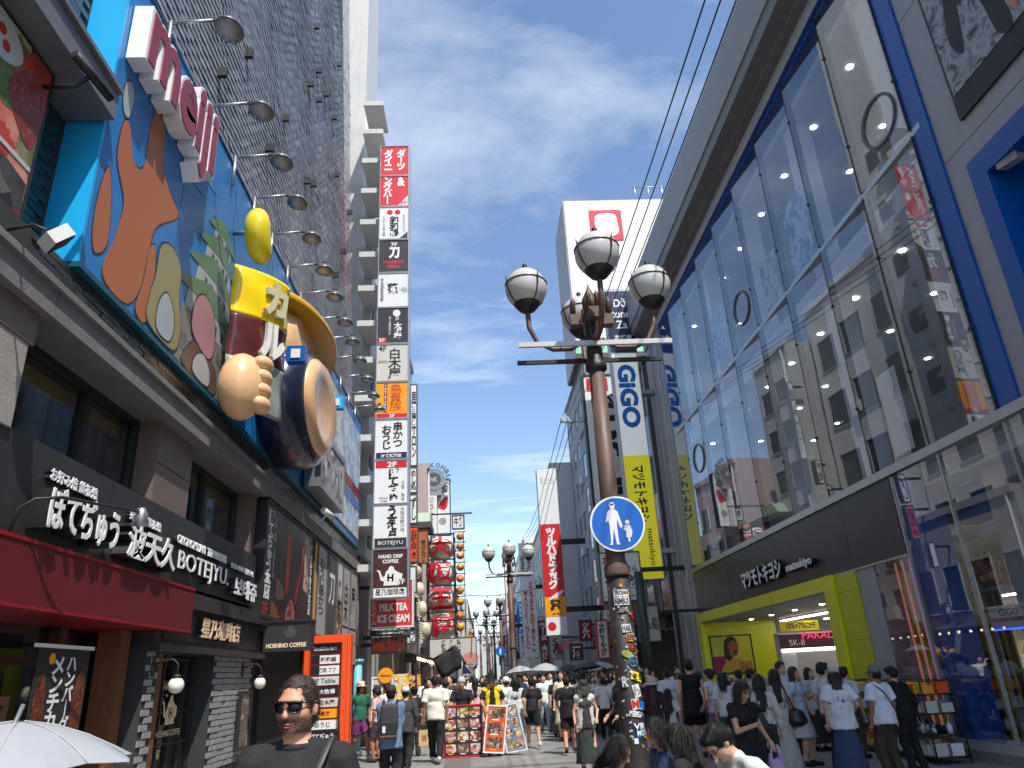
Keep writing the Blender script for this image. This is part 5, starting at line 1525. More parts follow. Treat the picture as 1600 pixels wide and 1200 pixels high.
# drugstore banner
x0, x1, z0, z1 = 3.72, 4.98, 3.7, 13.78
F45 = front(45.0)
tu = thing('drugstore_banner', 'tall red and white vertical drugstore sign with white katakana', 'sign', (4.35, 45.3, 3.7))
F45.box('spine', x0, x1, z0, z1, -0.7, -0.02, mat('spine_grey', (0.4, 0.4, 0.4), 0.5), tu)
pw = F45.box('white_panel', x0 + .02, x1 - .02, 10.22, z1 - .05, -.0195, .01, sign_white, tu)
F45.text('南いとビル', x0 + .2, x1 - .2, 12.7, 13.2, .012, grey, pw)
pr_ = F45.box('red_panel', x0 + .02, x1 - .02, 5.9, 10.2, -.0195, .01, red, tu)
F45.text('ツルハドラッグ', x0 + .3, x1 - .3, 6.3, 10.0, .012, letter_white, pr_, bold=.06, vert=True, space=.75)
pyl = F45.box('yellow_panel', x0 + .02, x1 - .02, 4.75, 5.88, -.0195, .01, amber, tu)
F45.text('薬', x0 + .3, x1 - .3, 4.85, 5.75, .012, ink, pyl, bold=.05)
F45.blob('white_swoosh', [(x0 + .2, 5.7), (x1 - .3, 5.95), (x1 - .1, 6.25), (x1 - .5, 6.1)], .013, .002, sign_white, pyl)
pwh = F45.box('foot_panel', x0 + .02, x1 - .02, 3.72, 4.73, -.0195, .01, sign_white, tu)
F45.disc('emblem', x0 + .35, 4.2, .25, .014, .003, red, pwh, 18)
MB().box(4.98, 6.5, 45.2, 45.5, 9, 9.3).build('wall_arm', iron, tu)
MB().box(4.98, 7.2, 45.2, 45.5, 5, 5.3).build('wall_arm', iron, tu)
ym = thing('theatre_sign', 'tall white sign with black theatre lettering and red karaoke lettering below', 'sign', (4.1, 62, 4))
x0, x1, z0, z1 = rect(812, 848, 846, 1027, 60.0)
x0, x1 = rect(813, 905, 838, 907, 60.0)[0], rect(815, 1000, 842, 1002, 60.0)[1]
F60 = front(60.0)
F60.box('spine', x0, x1, z0, z1, -0.6, -0.02, lightgrey, ym)
p = F60.box('white_panel', x0 + .02, x1 - .02, z0 + 6.0, z1, -.0195, .01, sign_white, ym)
F60.text('よしもと道頓堀シアター', (x0 + x1) / 2 - .05, x1 - .2, z0 + 6.6, z1 - .3, .012, ink, p, bold=.03, vert=True, space=.8)
F60.box('stripe_column', x0 + .1, x0 + .4, z0 + 6.4, z1 - 1.0, .0105, .012, print_mat('poster_column', [(120, 110, 100), (200, 190, 180), (90, 84, 80), (220, 190, 150)], 3), p)
p = F60.box('karaoke_panel', x0 + .02, x1 - .02, z0, z0 + 5.98, -.0195, .01, sign_white, ym)
F60.text('カラオケまねきねこ', (x0 + x1) / 2, x1 - .2, z0 + .4, z0 + 5.4, .012, red, p, bold=.04, vert=True, space=.8)
F60.text('MANEKINEKO', x0 + .2, x0 + .5, z0 + .6, z0 + 5.0, .012, red, p, bold=.02, vert=True, space=.75)
for z in (z0 + 5.5, z0 + 2.9):
    F60.disc('emblem', x1 - .4, z, .16, .014, .003, amber, p, 14)
MB().box(x1, 6.3, 60.2, 60.5, 8, 8.3).build('wall_arm', iron, ym)
FR8 = front(75.0)
x0, x1, z0, z1 = rect(790, 862, 804, 1040, 75.0)
rm = board('ramen_sign', 'tall narrow red and white sign with ramen characters far down the street', 'sign', FR8, x0, x1, z0, z1, sign_white, deepred, 0.4, 0.08)
FR8.text('どうとんぼりラーメン', x0 + .15, x1 - .15, z0 + .4, z1 - .4, .004, red, rm, bold=.05, vert=True, space=.8)
MB().box(x1, 6.1, 75.1, 75.4, 6, 6.3).build('wall_arm', iron, rm)

# low shop fronts, awnings and box signs on the right beyond the arcade
awn = thing('shop_awning', 'dark brown sloping awning over the noodle shop beside the souvenir banner', 'awning', (7.2, 33, 3.2))
MB().hexa([(5.6, 31.5, 3.0), (8.0, 31.5, 3.7), (8.0, 39.5, 3.7), (5.6, 39.5, 3.0), (5.6, 31.5, 3.12), (8.0, 31.5, 3.95), (8.0, 39.5, 3.95), (5.6, 39.5, 3.12)]).build('canopy', mat('awning_brown', lin((58, 40, 36)), 0.7), awn)
MB().box(5.58, 5.62, 31.5, 39.5, 2.75, 3.13).build('valance', redbrown, awn)
awn2 = thing('shop_awning', 'pale striped awning edge below the red drugstore sign', 'awning', (6.5, 44, 3.3))
MB().hexa([(4.6, 40.5, 3.15), (7.2, 40.5, 3.9), (7.2, 51.5, 3.9), (4.6, 51.5, 3.15), (4.6, 40.5, 3.25), (7.2, 40.5, 4.1), (7.2, 51.5, 4.1), (4.6, 51.5, 3.25)]).build('canopy', mat('awning_grey', (0.3, 0.28, 0.27), 0.7), awn2)
MB().box(4.58, 4.62, 40.5, 51.5, 2.9, 3.26).build('valance', deepred, awn2)
for i, (x0, y0, x1, y1, Y, face, s, tm, lb) in enumerate((
        (905, 968, 926, 1002, 40, deepred, 'ツルハ', letter_white, 'dark red box sign with white katakana lettering over the crowd'),
        (858, 990, 880, 1030, 48, offwhite, 'くすり', ink, 'pale box sign with black lettering above the umbrellas'),
        (845, 1000, 858, 1040, 56, deepred, '肉', letter_white, 'small dark red sign with a meat character'),
        (890, 1005, 912, 1032, 38, redbrown, '酒', letter_white, 'brown shop sign with a white sake character'),
        (805, 960, 811, 1030, 85, navy, '寿司', letter_white, 'narrow navy sign far down the right side'),
        (798, 985, 803, 1040, 95, amber, '', ink, 'thin amber sign far down the right side'))):
    u0, u1, z0, z1 = rect(x0, y0, x1, y1, Y)
    F = front(Y)
    t = board('shop_sign', lb, 'sign', F, u0, u1, z0, z1, face, darkgrey, 0.3, 0.04)
    if s:
        F.text(s, u0 + (u1 - u0) * .2, u0 + (u1 - u0) * .8, z0 + (z1 - z0) * .15, z0 + (z1 - z0) * .85, .004, tm, t, bold=.03, vert=len(s) > 1, space=.85)
    MB().box(u1, max(u1 + 0.3, 6.4 if Y > 50 else 7.4), Y + 0.1, Y + 0.2, z1 - 0.3, z1 - 0.2).build('wall_arm', iron, t)
# ------------------------------------------------------------------ left, further on
building('white_block_building', 'tall white stepped building standing back behind the stacked signs', -16, -5.0, 25.6, 33, 19.0, cream_w, rows=5, cols=3, side=1)
building('low_brown_building', 'low brown shop building beyond the stacked signs', -14, -3.6, 25.6, 33.4, 7.0, beige_w, rows=1, cols=4, side=1)
building('slim_pale_building', 'slim pale building rising behind the stacked signs', -15, -3.45, 33.5, 37.5, 17.4, lightgrey, rows=6, cols=2, side=1)
building('pink_building', 'pink tiled building beside the round metal disc sign', -15, -2.9, 41.0, 48, 13.0, pink_w, rows=4, cols=4, side=1)
building('dark_gyoza_building', 'dark building behind the big round lantern characters', -15, -3.2, 37.6, 40.9, 9.0, dark_w, side=1)
building('grey_left_building', 'grey building further down the left row', -15, -2.6, 48.1, 66, 9.5, grey_w, rows=2, cols=6, side=1)
building('cream_left_building', 'cream building far down the left row', -15, -2.4, 66.1, 100, 9.0, cream_w, rows=3, cols=9, side=1)
building('beige_left_building', 'beige building closing the left row far away', -15, -2.0, 100.1, 180, 11.0, beige_w, rows=3, cols=12, side=1)
building('end_building', 'hazy grey building closing the view at the end of the street', -2, 5.0, 240, 260, 13.0, lightgrey, rows=5, cols=4, side=1)
def fsign(x0, y0, x1, y1, Y, face, label, s='', tm=None, name='shop_sign', frame=None, vert=None, bold=.03, depth=.3, rim=.04, arm=True, tr=(.15, .85, .1, .9)):
    u0, u1, z0, z1 = rect(x0, y0, x1, y1, Y)
    F = front(Y)
    t = board(name, label, 'sign', F, u0, u1, z0, z1, face, frame or darkgrey, depth, rim)
    if s:
        w, h = u1 - u0, z1 - z0
        F.text(s, u0 + w * tr[0], u0 + w * tr[1], z0 + h * tr[2], z0 + h * tr[3], .004, tm or ink, t, bold=bold, vert=(len(s) > 1 and h > 1.4 * w) if vert is None else vert, space=.85)
    if arm and u0 > -3.6:
        MB().box(-3.7, u0, Y + .1, Y + .2, z1 - .25, z1 - .15).build('wall_arm', iron, t)
    return t, F, u0, u1, z0, z1
t, F, u0, u1, z0, z1 = fsign(577, 905, 646, 981, 22.3, mat('sign_tomato', lin((206, 58, 58)), .4, var=.05), 'red box sign reading COFFEE MILK TEA ICE CREAM under the stacked signs', name='coffee_sign', frame=sign_white)
for i, s in enumerate(('ICE CREAM', 'MILK TEA', 'COFFEE')):
    F.text(s, u0 + .25 + .05 * i, u1 - .12 - .05 * i, z0 + .15 + .32 * i, z0 + .37 + .32 * i, .004, letter_white, t, bold=.04)
F.text('カフェタイム', u0 + .06, u0 + .2, z0 + .1, z1 - .1, .004, letter_white, t, vert=True)
t, F, u0, u1, z0, z1 = fsign(580, 995, 635, 1021, 23.0, print_mat('seafood_print', [(120, 20, 20), (200, 70, 40), (226, 120, 60), (160, 30, 30), (220, 180, 150)], 5), 'framed seafood bowl picture sign reading 神戸牛 海鮮丼', '神戸牛 海鮮丼', ink, vert=False, bold=.03, tr=(.08, .95, .6, .95))
F.disc('bowl_picture', u0 + .25, z0 + .15, .16, .006, .003, orange, t, 16)
F.disc('bowl_picture', u0 + .65, z0 + .16, .18, .006, .003, mat('tuna_print', lin((214, 70, 70)), .4), t, 16)
fsign(578, 984, 640, 993, 23.4, darkgrey, 'small dark strip sign between the red and the seafood sign', '個室居酒屋', letter_white, vert=False)
mg, F, u0, u1, z0, z1 = fsign(580, 1057, 614, 1150, 21.5, mat('massage_cream', (0.6, 0.57, 0.5), .5), 'tall white framed board advertising massage beside the turquoise pillar', name='massage_board', frame=sign_white, arm=False)
F.box('title_strip', u0 + .05, u1 - .05, z1 - .5, z1 - .2, .0005, .003, darkgrey, mg)
F.text('マッサージ', u0 + .08, u1 - .08, z1 - .46, z1 - .26, .004, letter_white, mg, bold=.03)
F.disc('yellow_badge', u1 - .2, z1 + .02, .2, .04, .03, amber, mg, 24)
F.text('Massage', u1 - .34, u1 - .06, z1 - .03, z1 + .05, .042, ink, mg, bold=.02)
F.box('feet', u0, u1, .004, z0, -.2, -.1, iron, mg)
fsign(641, 600, 652, 728, 33.0, sign_white, 'tall narrow white sign with black writing beyond the stacked signs', '居酒屋サロン', ink)
fsign(640, 730, 652, 770, 32.0, sign_white, 'white sign with a large curl of brush writing', 'めし処', ink)
fsign(640, 772, 652, 818, 31.0, sign_white, 'white sign with thin black signature writing', 'ずし', ink)
fsign(640, 822, 653, 878, 31.0, orange, 'orange vertical sign with small dark writing', 'お好み焼き', ink)
fsign(653, 824, 669, 880, 36.0, mat('sign_rust', lin((176, 104, 56)), .5), 'rust brown vertical cafe sign with a round emblem', '串カツカフェ', ink, tr=(.3, .75, .02, .65))
fsign(640, 884, 651, 926, 30.0, sign_white, 'plain white sign panel beside the gyoza models', '', ink)
fsign(640, 985, 650, 1003, 30.0, sign_white, 'small white sign with the single kana ブ', 'ブ', ink)
fsign(632, 1004, 652, 1035, 29.0, mat('sign_taupe', (0.2, 0.16, 0.14), .5), 'taupe shop sign with faint brown lettering', '居酒屋', mat('faint_brown', (0.1, 0.07, 0.06), .5))
gr = thing('green_roof', 'small pale green tiled pent roof above the rust brown sign', 'roof', (-3, 36, 9.8))
a = at(652, 802, Y=36.5); b = at(673, 818, Y=36.5)
MB().hexa([(a.x, 36.0, b.z), (b.x, 36.0, b.z), (b.x, 38, b.z), (a.x - 1, 38, b.z), (a.x, 36.4, a.z), (b.x, 36.4, a.z), (b.x, 38, a.z), (a.x - 1, 38, a.z)]).build('slope', mat('roof_green', lin((164, 182, 160)), .6, var=.2), gr)
MB().box(a.x - 1, b.x + 0.05, 35.9, 38.1, b.z - 0.3, b.z - 0.002).build('eave', dark_w, gr)
# NK round sign tower
nk = thing('round_logo_sign', 'grey sign tower with a round metal disc ringed by letters', 'sign', (-2.5, 42.3, 9))
F42 = front(42.0)
x0, x1, z0, z1 = rect(664, 735, 690, 774, 42.0)
F42.box('grey_panel', x0, x1, z0, z1 - .5, -.5, 0, grey, nk)
cx, cz = (x0 + x1) / 2 + .05, z1 - .55
F42.disc('disc', cx, cz, .66, .02, .3, steel, nk, 36)
F42.disc('inner_disc', cx, cz, .4, .03, .008, darkgrey, nk, 30)
F42.text('NK', cx - .22, cx + .22, cz - .15, cz + .15, .032, lightgrey, nk, bold=.02)
for i, ch in enumerate('NIKOHBLDG'):
    a_ = math.radians(140 - i * 22)
    Fi = Frame((cx + .86 * math.cos(a_), 41.98, cz + .86 * math.sin(a_)), (math.sin(a_), 0, -math.cos(a_)), (math.cos(a_), 0, math.sin(a_)))
    Fi.text(ch, -.12, .12, -.14, .14, 0, darkgrey, nk, ext=.06, bold=.02)
x0, x1, z0, z1 = rect(664, 774, 683, 836, 42.0)
p = F42.box('white_panel', x0, x1, z0, z1 - .02, -.5, .01, sign_white, nk)
F42.text('㈱ニコービル', x0 + .2, x1 - .2, z0 + .8, z1 - .1, .012, ink, p, bold=.03, vert=True, space=.85)
x0, x1, z0, z1 = rect(683, 748, 704, 836, 42.4)
t = board('print_sign', 'tall white sign with red and grey printed marks behind the round metal disc', 'sign', front(42.4), x0, x1, z0, z1, sign_white, navy, .4, .04)
front(42.4).blob('red_mark', [(x0 + .1, z0 + 1.6), (x0 + .5, z0 + 1.5), (x0 + .65, z0 + 2.2), (x0 + .3, z0 + 2.1)], .005, .003, red, t)
front(42.4).disc('grey_mark', x0 + .3, z0 + .8, .22, .005, .003, grey, t, 16)
front(42.4).text('居', x0 + .15, x1 - .2, z0 + 2.5, z0 + 3.1, .005, ink, t)
x0, x1, z0, z1 = rect(706, 804, 726, 827, 38.5)
t = board('corner_sign', 'small white plate sign with two black characters on a bracket', 'sign', front(38.5), x0, x1, z0, z1, sign_white, darkgrey, .15, .07)
front(38.5).text('牛角', x0 + .12, x1 - .12, z0 + .14, z1 - .14, .004, ink, t, bold=.03)
MB().box(-3.25, x1 + .4, 38.6, 38.66, z1 + .05, z1 + .12).build('wall_arm', iron, t)
# the four big lantern characters
F38 = front(38.0)
x0, x1, z0, z1 = rect(667, 836, 712, 1000, 38.0)
ol = thing('lantern_sign', 'black frame holding four huge round lanterns bearing red characters', 'sign', ((x0 + x1) / 2, 38.4, z0))
mb = MB()
for u in (x0, x1 - .08):
    F38.mbox(mb, u, u + .08, z0, z1, -.9, -.8)
    F38.mbox(mb, u, u + .08, z0, z1, .3, .38)
tag(mb.build('frame_uprights', iron, ol), kind='stuff')
hh = (z1 - z0) / 4
lantern = mat('lantern_cream', (0.8, 0.77, 0.68), .55, var=.2)
redc = mat('lantern_red', lin((196, 20, 44)), .4)
for i, ch in enumerate('将王阪大'):
    cz = z0 + hh * (i + .5)
    pr2 = [((.78 + .02 * (k % 2)) * math.sin(math.pi * k / 18), -.6 * math.cos(math.pi * k / 18)) for k in range(19)]
    l = MB().lathe(((x0 + x1) / 2, 38.35, cz), pr2, 28).build('lantern', lantern, ol)
    co, fs, ar = text_mesh(ch, .034, False, False, .95)
    mb = MB()
    cx = (x0 + x1) / 2
    vs = []
    for u, v, _ in co:
        a_ = (u - .5) * 1.2; b_ = (v - .5) * 1.02
        vs.append((cx + a_, 38.35 - .88 + .35 * (a_ * a_ + b_ * b_), cz + b_))
    mb.add(vs, fs)
    mb.build('character', redc, l)
    for dz in (-hh / 2, hh / 2):
        pass
    F38.box('frame_rail', x0, x1, z0 + hh * (i + 1) - .05, z0 + hh * (i + 1) + .02, .3, .38, iron, ol)
MB().box(-3.4, x0, 38.5, 38.7, z1 - .5, z1 - .3).build('wall_arm', iron, ol)
MB().box(-3.4, x0, 38.5, 38.7, z0 + .5, z0 + .7).build('wall_arm', iron, ol)
# string of small painted lanterns on a rack
lr = thing('lantern_rack', 'black rack with a column of small yellow and red lanterns beside the big lantern sign', 'lanterns', (-.9, 38.0, 3.6))
for i, py_ in enumerate((838, 854, 868, 886, 904, 922, 940, 962, 980)):
    q = at(719, py_, Y=37.6)
    MB().ball(q, .2, .2, .2, 12).build('lantern', print_mat('small_lantern_print', [(226, 190, 70), (214, 160, 50), (200, 50, 50), (235, 210, 120)], 4), lr)
    MB().box(-1.35, q.x + .28, 37.75, 37.8, q.z + .24, q.z + .28).build('rack_bar', iron, lr)
MB().box(q.x + .25, q.x + .29, 37.75, 37.8, q.z - .3, at(719, 830, Y=37.6).z).build('rack_post', iron, lr)
# gyoza models
gm = mat('gyoza_cream', (0.6, 0.54, 0.4), .5, var=.25, vs=5, bump=.3, bs=8)
for i, (px_, py_, s_) in enumerate(((650, 892, .6), (653, 922, .6), (657, 952, .6), (662, 984, .7))):
    q = at(px_, py_, Y=36.3)
    t = thing('dumpling_model', ('giant pleated dumpling model at the top of the cream row', 'giant pleated dumpling model second from the top of the cream row', 'giant pleated dumpling model above the lowest one', 'giant pleated dumpling model hanging lowest beside the big lantern sign')[i], 'advertising model', q, 'giant dumpling models')
    mb = MB()
    n_ = 14
    mb.tube([q + Vector((.1 * math.sin(k / 6 * 3.14), .1 * math.cos(k), (.62 - k * 1.24 / 6) * s_)) for k in range(7)], [.1 * s_, .3 * s_, .38 * s_, .36 * s_, .38 * s_, .3 * s_, .08], n_)
    mb.build('body', gm, t)
    for k in range(7):
        zz_ = (.46 - k * .92 / 6) * s_
        MB().tube([q + Vector((-.34 * s_, -.05, zz_)), q + Vector((-.2 * s_, -.33 * s_, zz_ - .03)), q + Vector((.1 * s_, -.36 * s_, zz_ - .1))], [.05 * s_, .075 * s_, .03], 7).build('pleat', gm, t)
    MB().box(-3.7, q.x, 36.28, 36.36, q.z - .04, q.z + .04).build('arm', iron, t)
# pale banner over the street and stalls
x0, x1, z0, z1 = rect(671, 996, 745, 1040, 36.0)
F36 = front(36.0)
pb = board('dango_banner', 'wide pale picture sign with brush writing and a pink fan over the stalls', 'sign', F36, x0, x1, z0, z1, mat('banner_pale', (0.55, 0.54, 0.5), .5), darkgrey, .2, .03)
for i, s in enumerate(('旨い店', '食べに', '道頓堀')):
    F36.text(s, x0 + 1.25 - i * .35, x0 + 1.45 - i * .35, z0 + .5, z1 - .1, .004, ink, pb, bold=.03, vert=True)
F36.blob('fan_picture', [(x0 + 1.6, z0 + .15), (x0 + 1.9, z0 + .05), (x0 + 2.2, z0 + .15), (x0 + 2.25, z0 + .4), (x0 + 1.9, z0 + .55), (x0 + 1.55, z0 + .4)], .006, .003, mat('fan_pink', lin((205, 140, 130)), .5, var=.2), pb)
F36.poly('stick_picture', [(x0 + 1.88, z0 + .3), (x0 + 1.93, z0 + .3), (x0 + 2.0, z1 - .05), (x0 + 1.95, z1 - .05)], .008, .002, wood2, pb)
for s in (x0 + .1, x1 - .15):
    MB().box(s, s + .05, 36.1, 36.15, z1, z1 + .8).build('hanger', iron, pb)
MB().box(-3.3, x1, 36.1, 36.15, z1 + .75, z1 + .82).build('wall_arm', iron, pb)
for i, (Y, lb) in enumerate(((26.0, 'food stall with a dark awning and red counter sign beyond the massage board'), (31.0, 'food stall with brown awning and string lights below the dumplings'), (44.0, 'food stall crammed with colourful posters under the pale banner'))):
    t = thing('food_stall', lb, 'stall', (-3.0, Y, 0), 'food stalls on the left row')
    MB().hexa([(-2.2, Y, 2.45), (-3.58, Y, 2.9), (-3.58, Y + 4.6, 2.9), (-2.2, Y + 4.6, 2.45), (-2.2, Y, 2.53), (-3.58, Y, 3.0), (-3.58, Y + 4.6, 3.0), (-2.2, Y + 4.6, 2.53)]).build('awning', (dark_w, wood, redbrown)[i], t)
    MB().box(-3.4, -2.5, Y + .3, Y + 4.3, .004, 1.0).build('counter', (deepred, wood, amber)[i], t)
    F = front(Y + .29)
    F.box('poster_board', -3.4, -2.52, 1.0, 1.9, -.06, 0, print_mat('stall_print_%d' % i, [((200, 40, 40), (240, 200, 60), (230, 225, 215), (60, 30, 24)), ((150, 60, 30), (230, 180, 80), (70, 40, 30), (210, 60, 50)), ((230, 120, 60), (90, 170, 200), (240, 220, 120), (210, 60, 60), (235, 235, 230))][i], 6, kind='CELL'), t)
    F.text('たこ焼', -3.3, -2.6, 1.55, 1.8, .003, letter_white, t, bold=.04)
    for k in range(7):
        MB().ball((-2.25, Y + .3 + k * .65, 2.36), .05, n=8).build('bulb', mat('bulb_glow', (1.0, .8, .45), .4, var=0, emit=3.0), t)
    for k in (0.2, 4.35):
        MB().box(-2.3, -2.24, Y + k, Y + k + .06, .004, 2.46).build('post', wood, t)
fg = thing('black_flag', 'black square flag on a slanted pole above the stalls', 'flag', (-1.9, 34, 2.2))
a, b = at(668, 1035, Y=34), at(712, 1008, Y=34)
MB().tube([Vector((-3.6, 34, a.z - .9)), a, b], .025, 6).build('pole', iron, fg)
mb = MB(); mb.smooth = True
vs = []
for i in range(9):
    for j in range(5):
        q = a.lerp(b, .15 + .85 * i / 8) + Vector((.12 * j, .05 * math.sin(i * 1.3 + j), -.2 * j + .03 * math.sin(i * 2)))
        vs.append(q)
mb.add(vs, [(i * 5 + j, i * 5 + j + 1, (i + 1) * 5 + j + 1, (i + 1) * 5 + j) for i in range(8) for j in range(4)])
o = mb.build('cloth', mat('flag_black', (.02, .02, .022), .8), fg); o.modifiers.new('thickness', 'SOLIDIFY').thickness = .012
bf = thing('blue_flag', 'small blue and red triangular flag on a thin pole above the crowd', 'flag', at(723, 1060, Y=30))
q = at(722, 1036, Y=30)
MB().tube([Vector((q.x, 30, 1.35)), Vector((q.x, 30, q.z + .1))], .012, 6).build('pole', steel, bf)
MB().prism([(q.x, 30, q.z + .05), (q.x, 30, q.z - .4), (q.x + .35, 30, q.z - .38)], (0, .012, 0)).build('cloth', navy, bf)
# far signs down the left row and over the street
rs = random.Random(11)
for i in range(16):
    Y = 50 + i * 7.5
    u1 = -2.4 + rs.uniform(0, 1.1) + i * .03
    w = rs.uniform(.7, 1.3)
    z0 = rs.uniform(2.8, 4.6); h = rs.uniform(1.2, 4.2)
    f, nmf = rs.choice([(red, 'red'), (sign_white, 'white'), (amber, 'amber'), (navy, 'navy'), (orange, 'orange'), (offwhite, 'grey white')])
    F = front(Y)
    t = board('far_sign', 'narrow %s projecting sign far down the left row' % nmf, 'sign', F, u1 - w, u1, z0, z0 + h, f, darkgrey, .3, .05, 'small far signs of the left row')
    F.text(rs.choice(['居酒屋', 'たこ焼', 'ラーメン', '串カツ', '焼肉']), u1 - w * .75, u1 - w * .25, z0 + .2, z0 + h - .2, .004, ink if f in (sign_white, amber, offwhite) else letter_white, t, bold=.03, vert=True, space=.85)
    MB().box(-3.0, u1 - w, Y + .1, Y + .2, z0 + h * .6, z0 + h * .6 + .1).build('wall_arm', iron, t)
for i in range(14):
    Y = 66 + i * 8
    u0 = 4.6 - rs.uniform(0, 1.4) - i * .05
    w = rs.uniform(.7, 1.4)
    z0 = rs.uniform(3.0, 5.5); h = rs.uniform(1.5, 5.0)
    f, nmf = rs.choice([(red, 'red'), (sign_white, 'white'), (amber, 'amber'), (gigoblue, 'blue'), (deepred, 'dark red')])
    F = front(Y)
    t = board('far_sign', 'narrow %s projecting sign far down the right row' % nmf, 'sign', F, u0, u0 + w, z0, z0 + h, f, darkgrey, .3, .05, 'small far signs of the right row')
    F.text(rs.choice(['薬', 'カラオケ', 'ラーメン', '食堂', 'BAR']), u0 + w * .25, u0 + w * .75, z0 + .2, z0 + h - .2, .004, ink if f in (sign_white, amber) else letter_white, t, bold=.03, vert=True, space=.85)
    MB().box(u0 + w, 6.3, Y + .1, Y + .2, z0 + h * .6, z0 + h * .6 + .1).build('wall_arm', iron, t)

# ------------------------------------------------------------------ street lamps
polem = mat('lamp_brown', (0.135, 0.078, 0.06), .5, var=.3, vs=4, bump=.25, bs=60)
poledark = mat('lamp_dark', (0.03, 0.026, 0.025), .5, var=.3, bump=.2)
opal = mat('opal_globe', (0.56, 0.55, 0.52), .3, var=.06)
def lamp_post(x, y, label, near=False):
    t = thing('street_lamp', label, 'street lamp', (x, y, 0), 'globe street lamps down the middle of the street')
    P3 = lambda a, b, c: Vector((x + a, y + b, c))
    n = 20 if near else 10
    MB().lathe((x, y, 0.004), [(.22, 0), (.22, .12), (.17, .2), (.14, .9), (.13, 1.0), (.12, 2.6)], n).build('lower_shaft', mat('lamp_base_dark', (.035, .027, .026), .55, var=.5, vs=6, bump=.3), t)
    MB().lathe((x, y, 0.004), [(.14, 2.6), (.135, 2.63), (.135, 2.7), (.108, 2.76), (.102, 3.4), (.092, 5.0)], n).build('upper_shaft', polem, t)
    MB().lathe((x, y, 0), [(.092, 4.98), (.13, 5.02), (.13, 5.07), (.1, 5.12), (.085, 5.75), (.075, 5.8)], n).build('collar', poledark, t)
    MB().lathe((x, y, 0), [(.085, 5.78), (.1, 5.95), (.02, 6.12), (0, 6.2)], n).build('finial', polem, t)
    for k in range(4):
        a = k * math.pi / 2
        dx, dy = math.cos(a), math.sin(a)
        arm = MB().tube([P3(dx * .1, dy * .1, 5.42), P3(dx * .28, dy * .28, 5.3), P3(dx * .5, dy * .5, 5.3), P3(dx * .68, dy * .68, 5.4), P3(dx * .77, dy * .77, 5.6), P3(dx * .78, dy * .78, 5.86)], .032, 8).build('arm', polem, t)
        c = P3(dx * .78, dy * .78, 6.14)
        g = MB().lathe(c, [(.26 * math.sin(math.pi * i / 14), -.27 * math.cos(math.pi * i / 14)) for i in range(15)], 20 if near else 12).build('globe', opal, t)
        MB().lathe(c, [(.03, -.34), (.1, -.3), (.165, -.22), (.16, -.18), (.0, -.17)], 16 if near else 8).build('cup', iron, g)
        MB().lathe(c, [(.262, .055), (.267, .062), (.262, .07)], 20 if near else 10).build('band', polem, g)
        MB().lathe(c, [(.06, .262), (.05, .28), (.015, .3), (.035, .33), (.015, .36), (0, .37)], 10).build('knob', iron, g)
        if near:
            for q in range(4):
                b = q * math.pi / 2 + .5
                MB().tube([c + Vector((math.cos(b) * r_, math.sin(b) * r_, z_)) for r_, z_ in ((.15, -.22), (.225, -.15), (.27, -.03), (.275, .06), (.29, .12))], [.008, .008, .009, .011, .004], 6).build('rib', iron, g)
        MB().box(x + dx * .2 - .065, x + dx * .2 + .065, y + dy * .2 - .065, y + dy * .2 + .065, 5.6, 5.74).build('crest_block', polem, t)
        for s_ in (-.05, .05):
            MB().lathe(P3(dx * .22 + dy * s_, dy * .22 + dx * s_, 5.76), [(.03, 0), (.028, .12), (.036, .16), (0, .22)], 8).build('crest', polem, t)
    MB().box(x - .92, x + .92, y - .15, y - .11, 5.28, 5.34).build('banner_rail', mat('rail_white', (.6, .6, .6), .4), t)
    MB().box(x - .92, x + .9, y + .28, y + .32, 5.24, 5.29).build('banner_rail', iron, t)
    return t
lamp_post(1.46, 8.0, 'brown four globe street lamp covered in stickers with a round blue sign', True)
l2 = lamp_post(1.1, 29.0, 'four globe street lamp in front of the theatre sign')
for i, (x, y, lb) in enumerate(((1.15, 49, 'slim four globe street lamp beyond the theatre sign'), (1.0, 70, 'small four globe street lamp far along the street'), (1.0, 92, 'tiny four globe street lamp in the distance'), (.9, 115, 'tiny four globe street lamp in the distance'), (0.3, 58, 'four globe street lamp standing left of the lamp row'), (-.3, 82, 'tiny four globe street lamp near the left row'))):
    c = copy_tree(l2, None, (x, y, 0))
    c['label'] = lb

# round blue sign
LX, LY = 1.46, 8.0
FS7 = front(LY - .17)
rsn = thing('pedestrian_sign', 'round blue traffic sign with white adult and child silhouettes', 'traffic sign', (1.49, LY - .15, 2.85))
SX, SZ = 1.49, 3.14
FS7.disc('back_plate', SX, SZ, .3, 0, .012, steel, rsn, 40)
FS7.disc('white_rim', SX, SZ, .299, .004, .0035, sign_white, rsn, 40)
FS7.disc('blue_face', SX, SZ, .278, .008, .0035, mat('traffic_blue', lin((10, 98, 190)), .35, var=.06), rsn, 40)
def sil(nm, pts, par=rsn):
    FS7.poly(nm, [(SX + a, SZ + b) for a, b in pts], .0115, .003, sign_white, par)
FS7.disc('adult_head', SX - .045, SZ + .185, .026, .0115, .003, sign_white, rsn, 16, .034)
sil('adult_hat', [(-.085, .2), (-.005, .2), (-.02, .212), (-.03, .235), (-.06, .235), (-.07, .212)])
sil('adult_body', [(-.1, .13), (-.075, .152), (-.015, .152), (.01, .13), (.05, -.03), (.035, -.05), (.02, -.04), (-.005, .05), (-.01, -.03), (-.005, -.2), (.01, -.225), (-.03, -.225), (-.05, -.05), (-.075, -.225), (-.11, -.225), (-.09, -.2), (-.09, -.02), (-.1, .05), (-.112, .02), (-.13, .02)])
FS7.disc('child_head', SX + .105, SZ + .01, .024, .0115, .003, sign_white, rsn, 14)
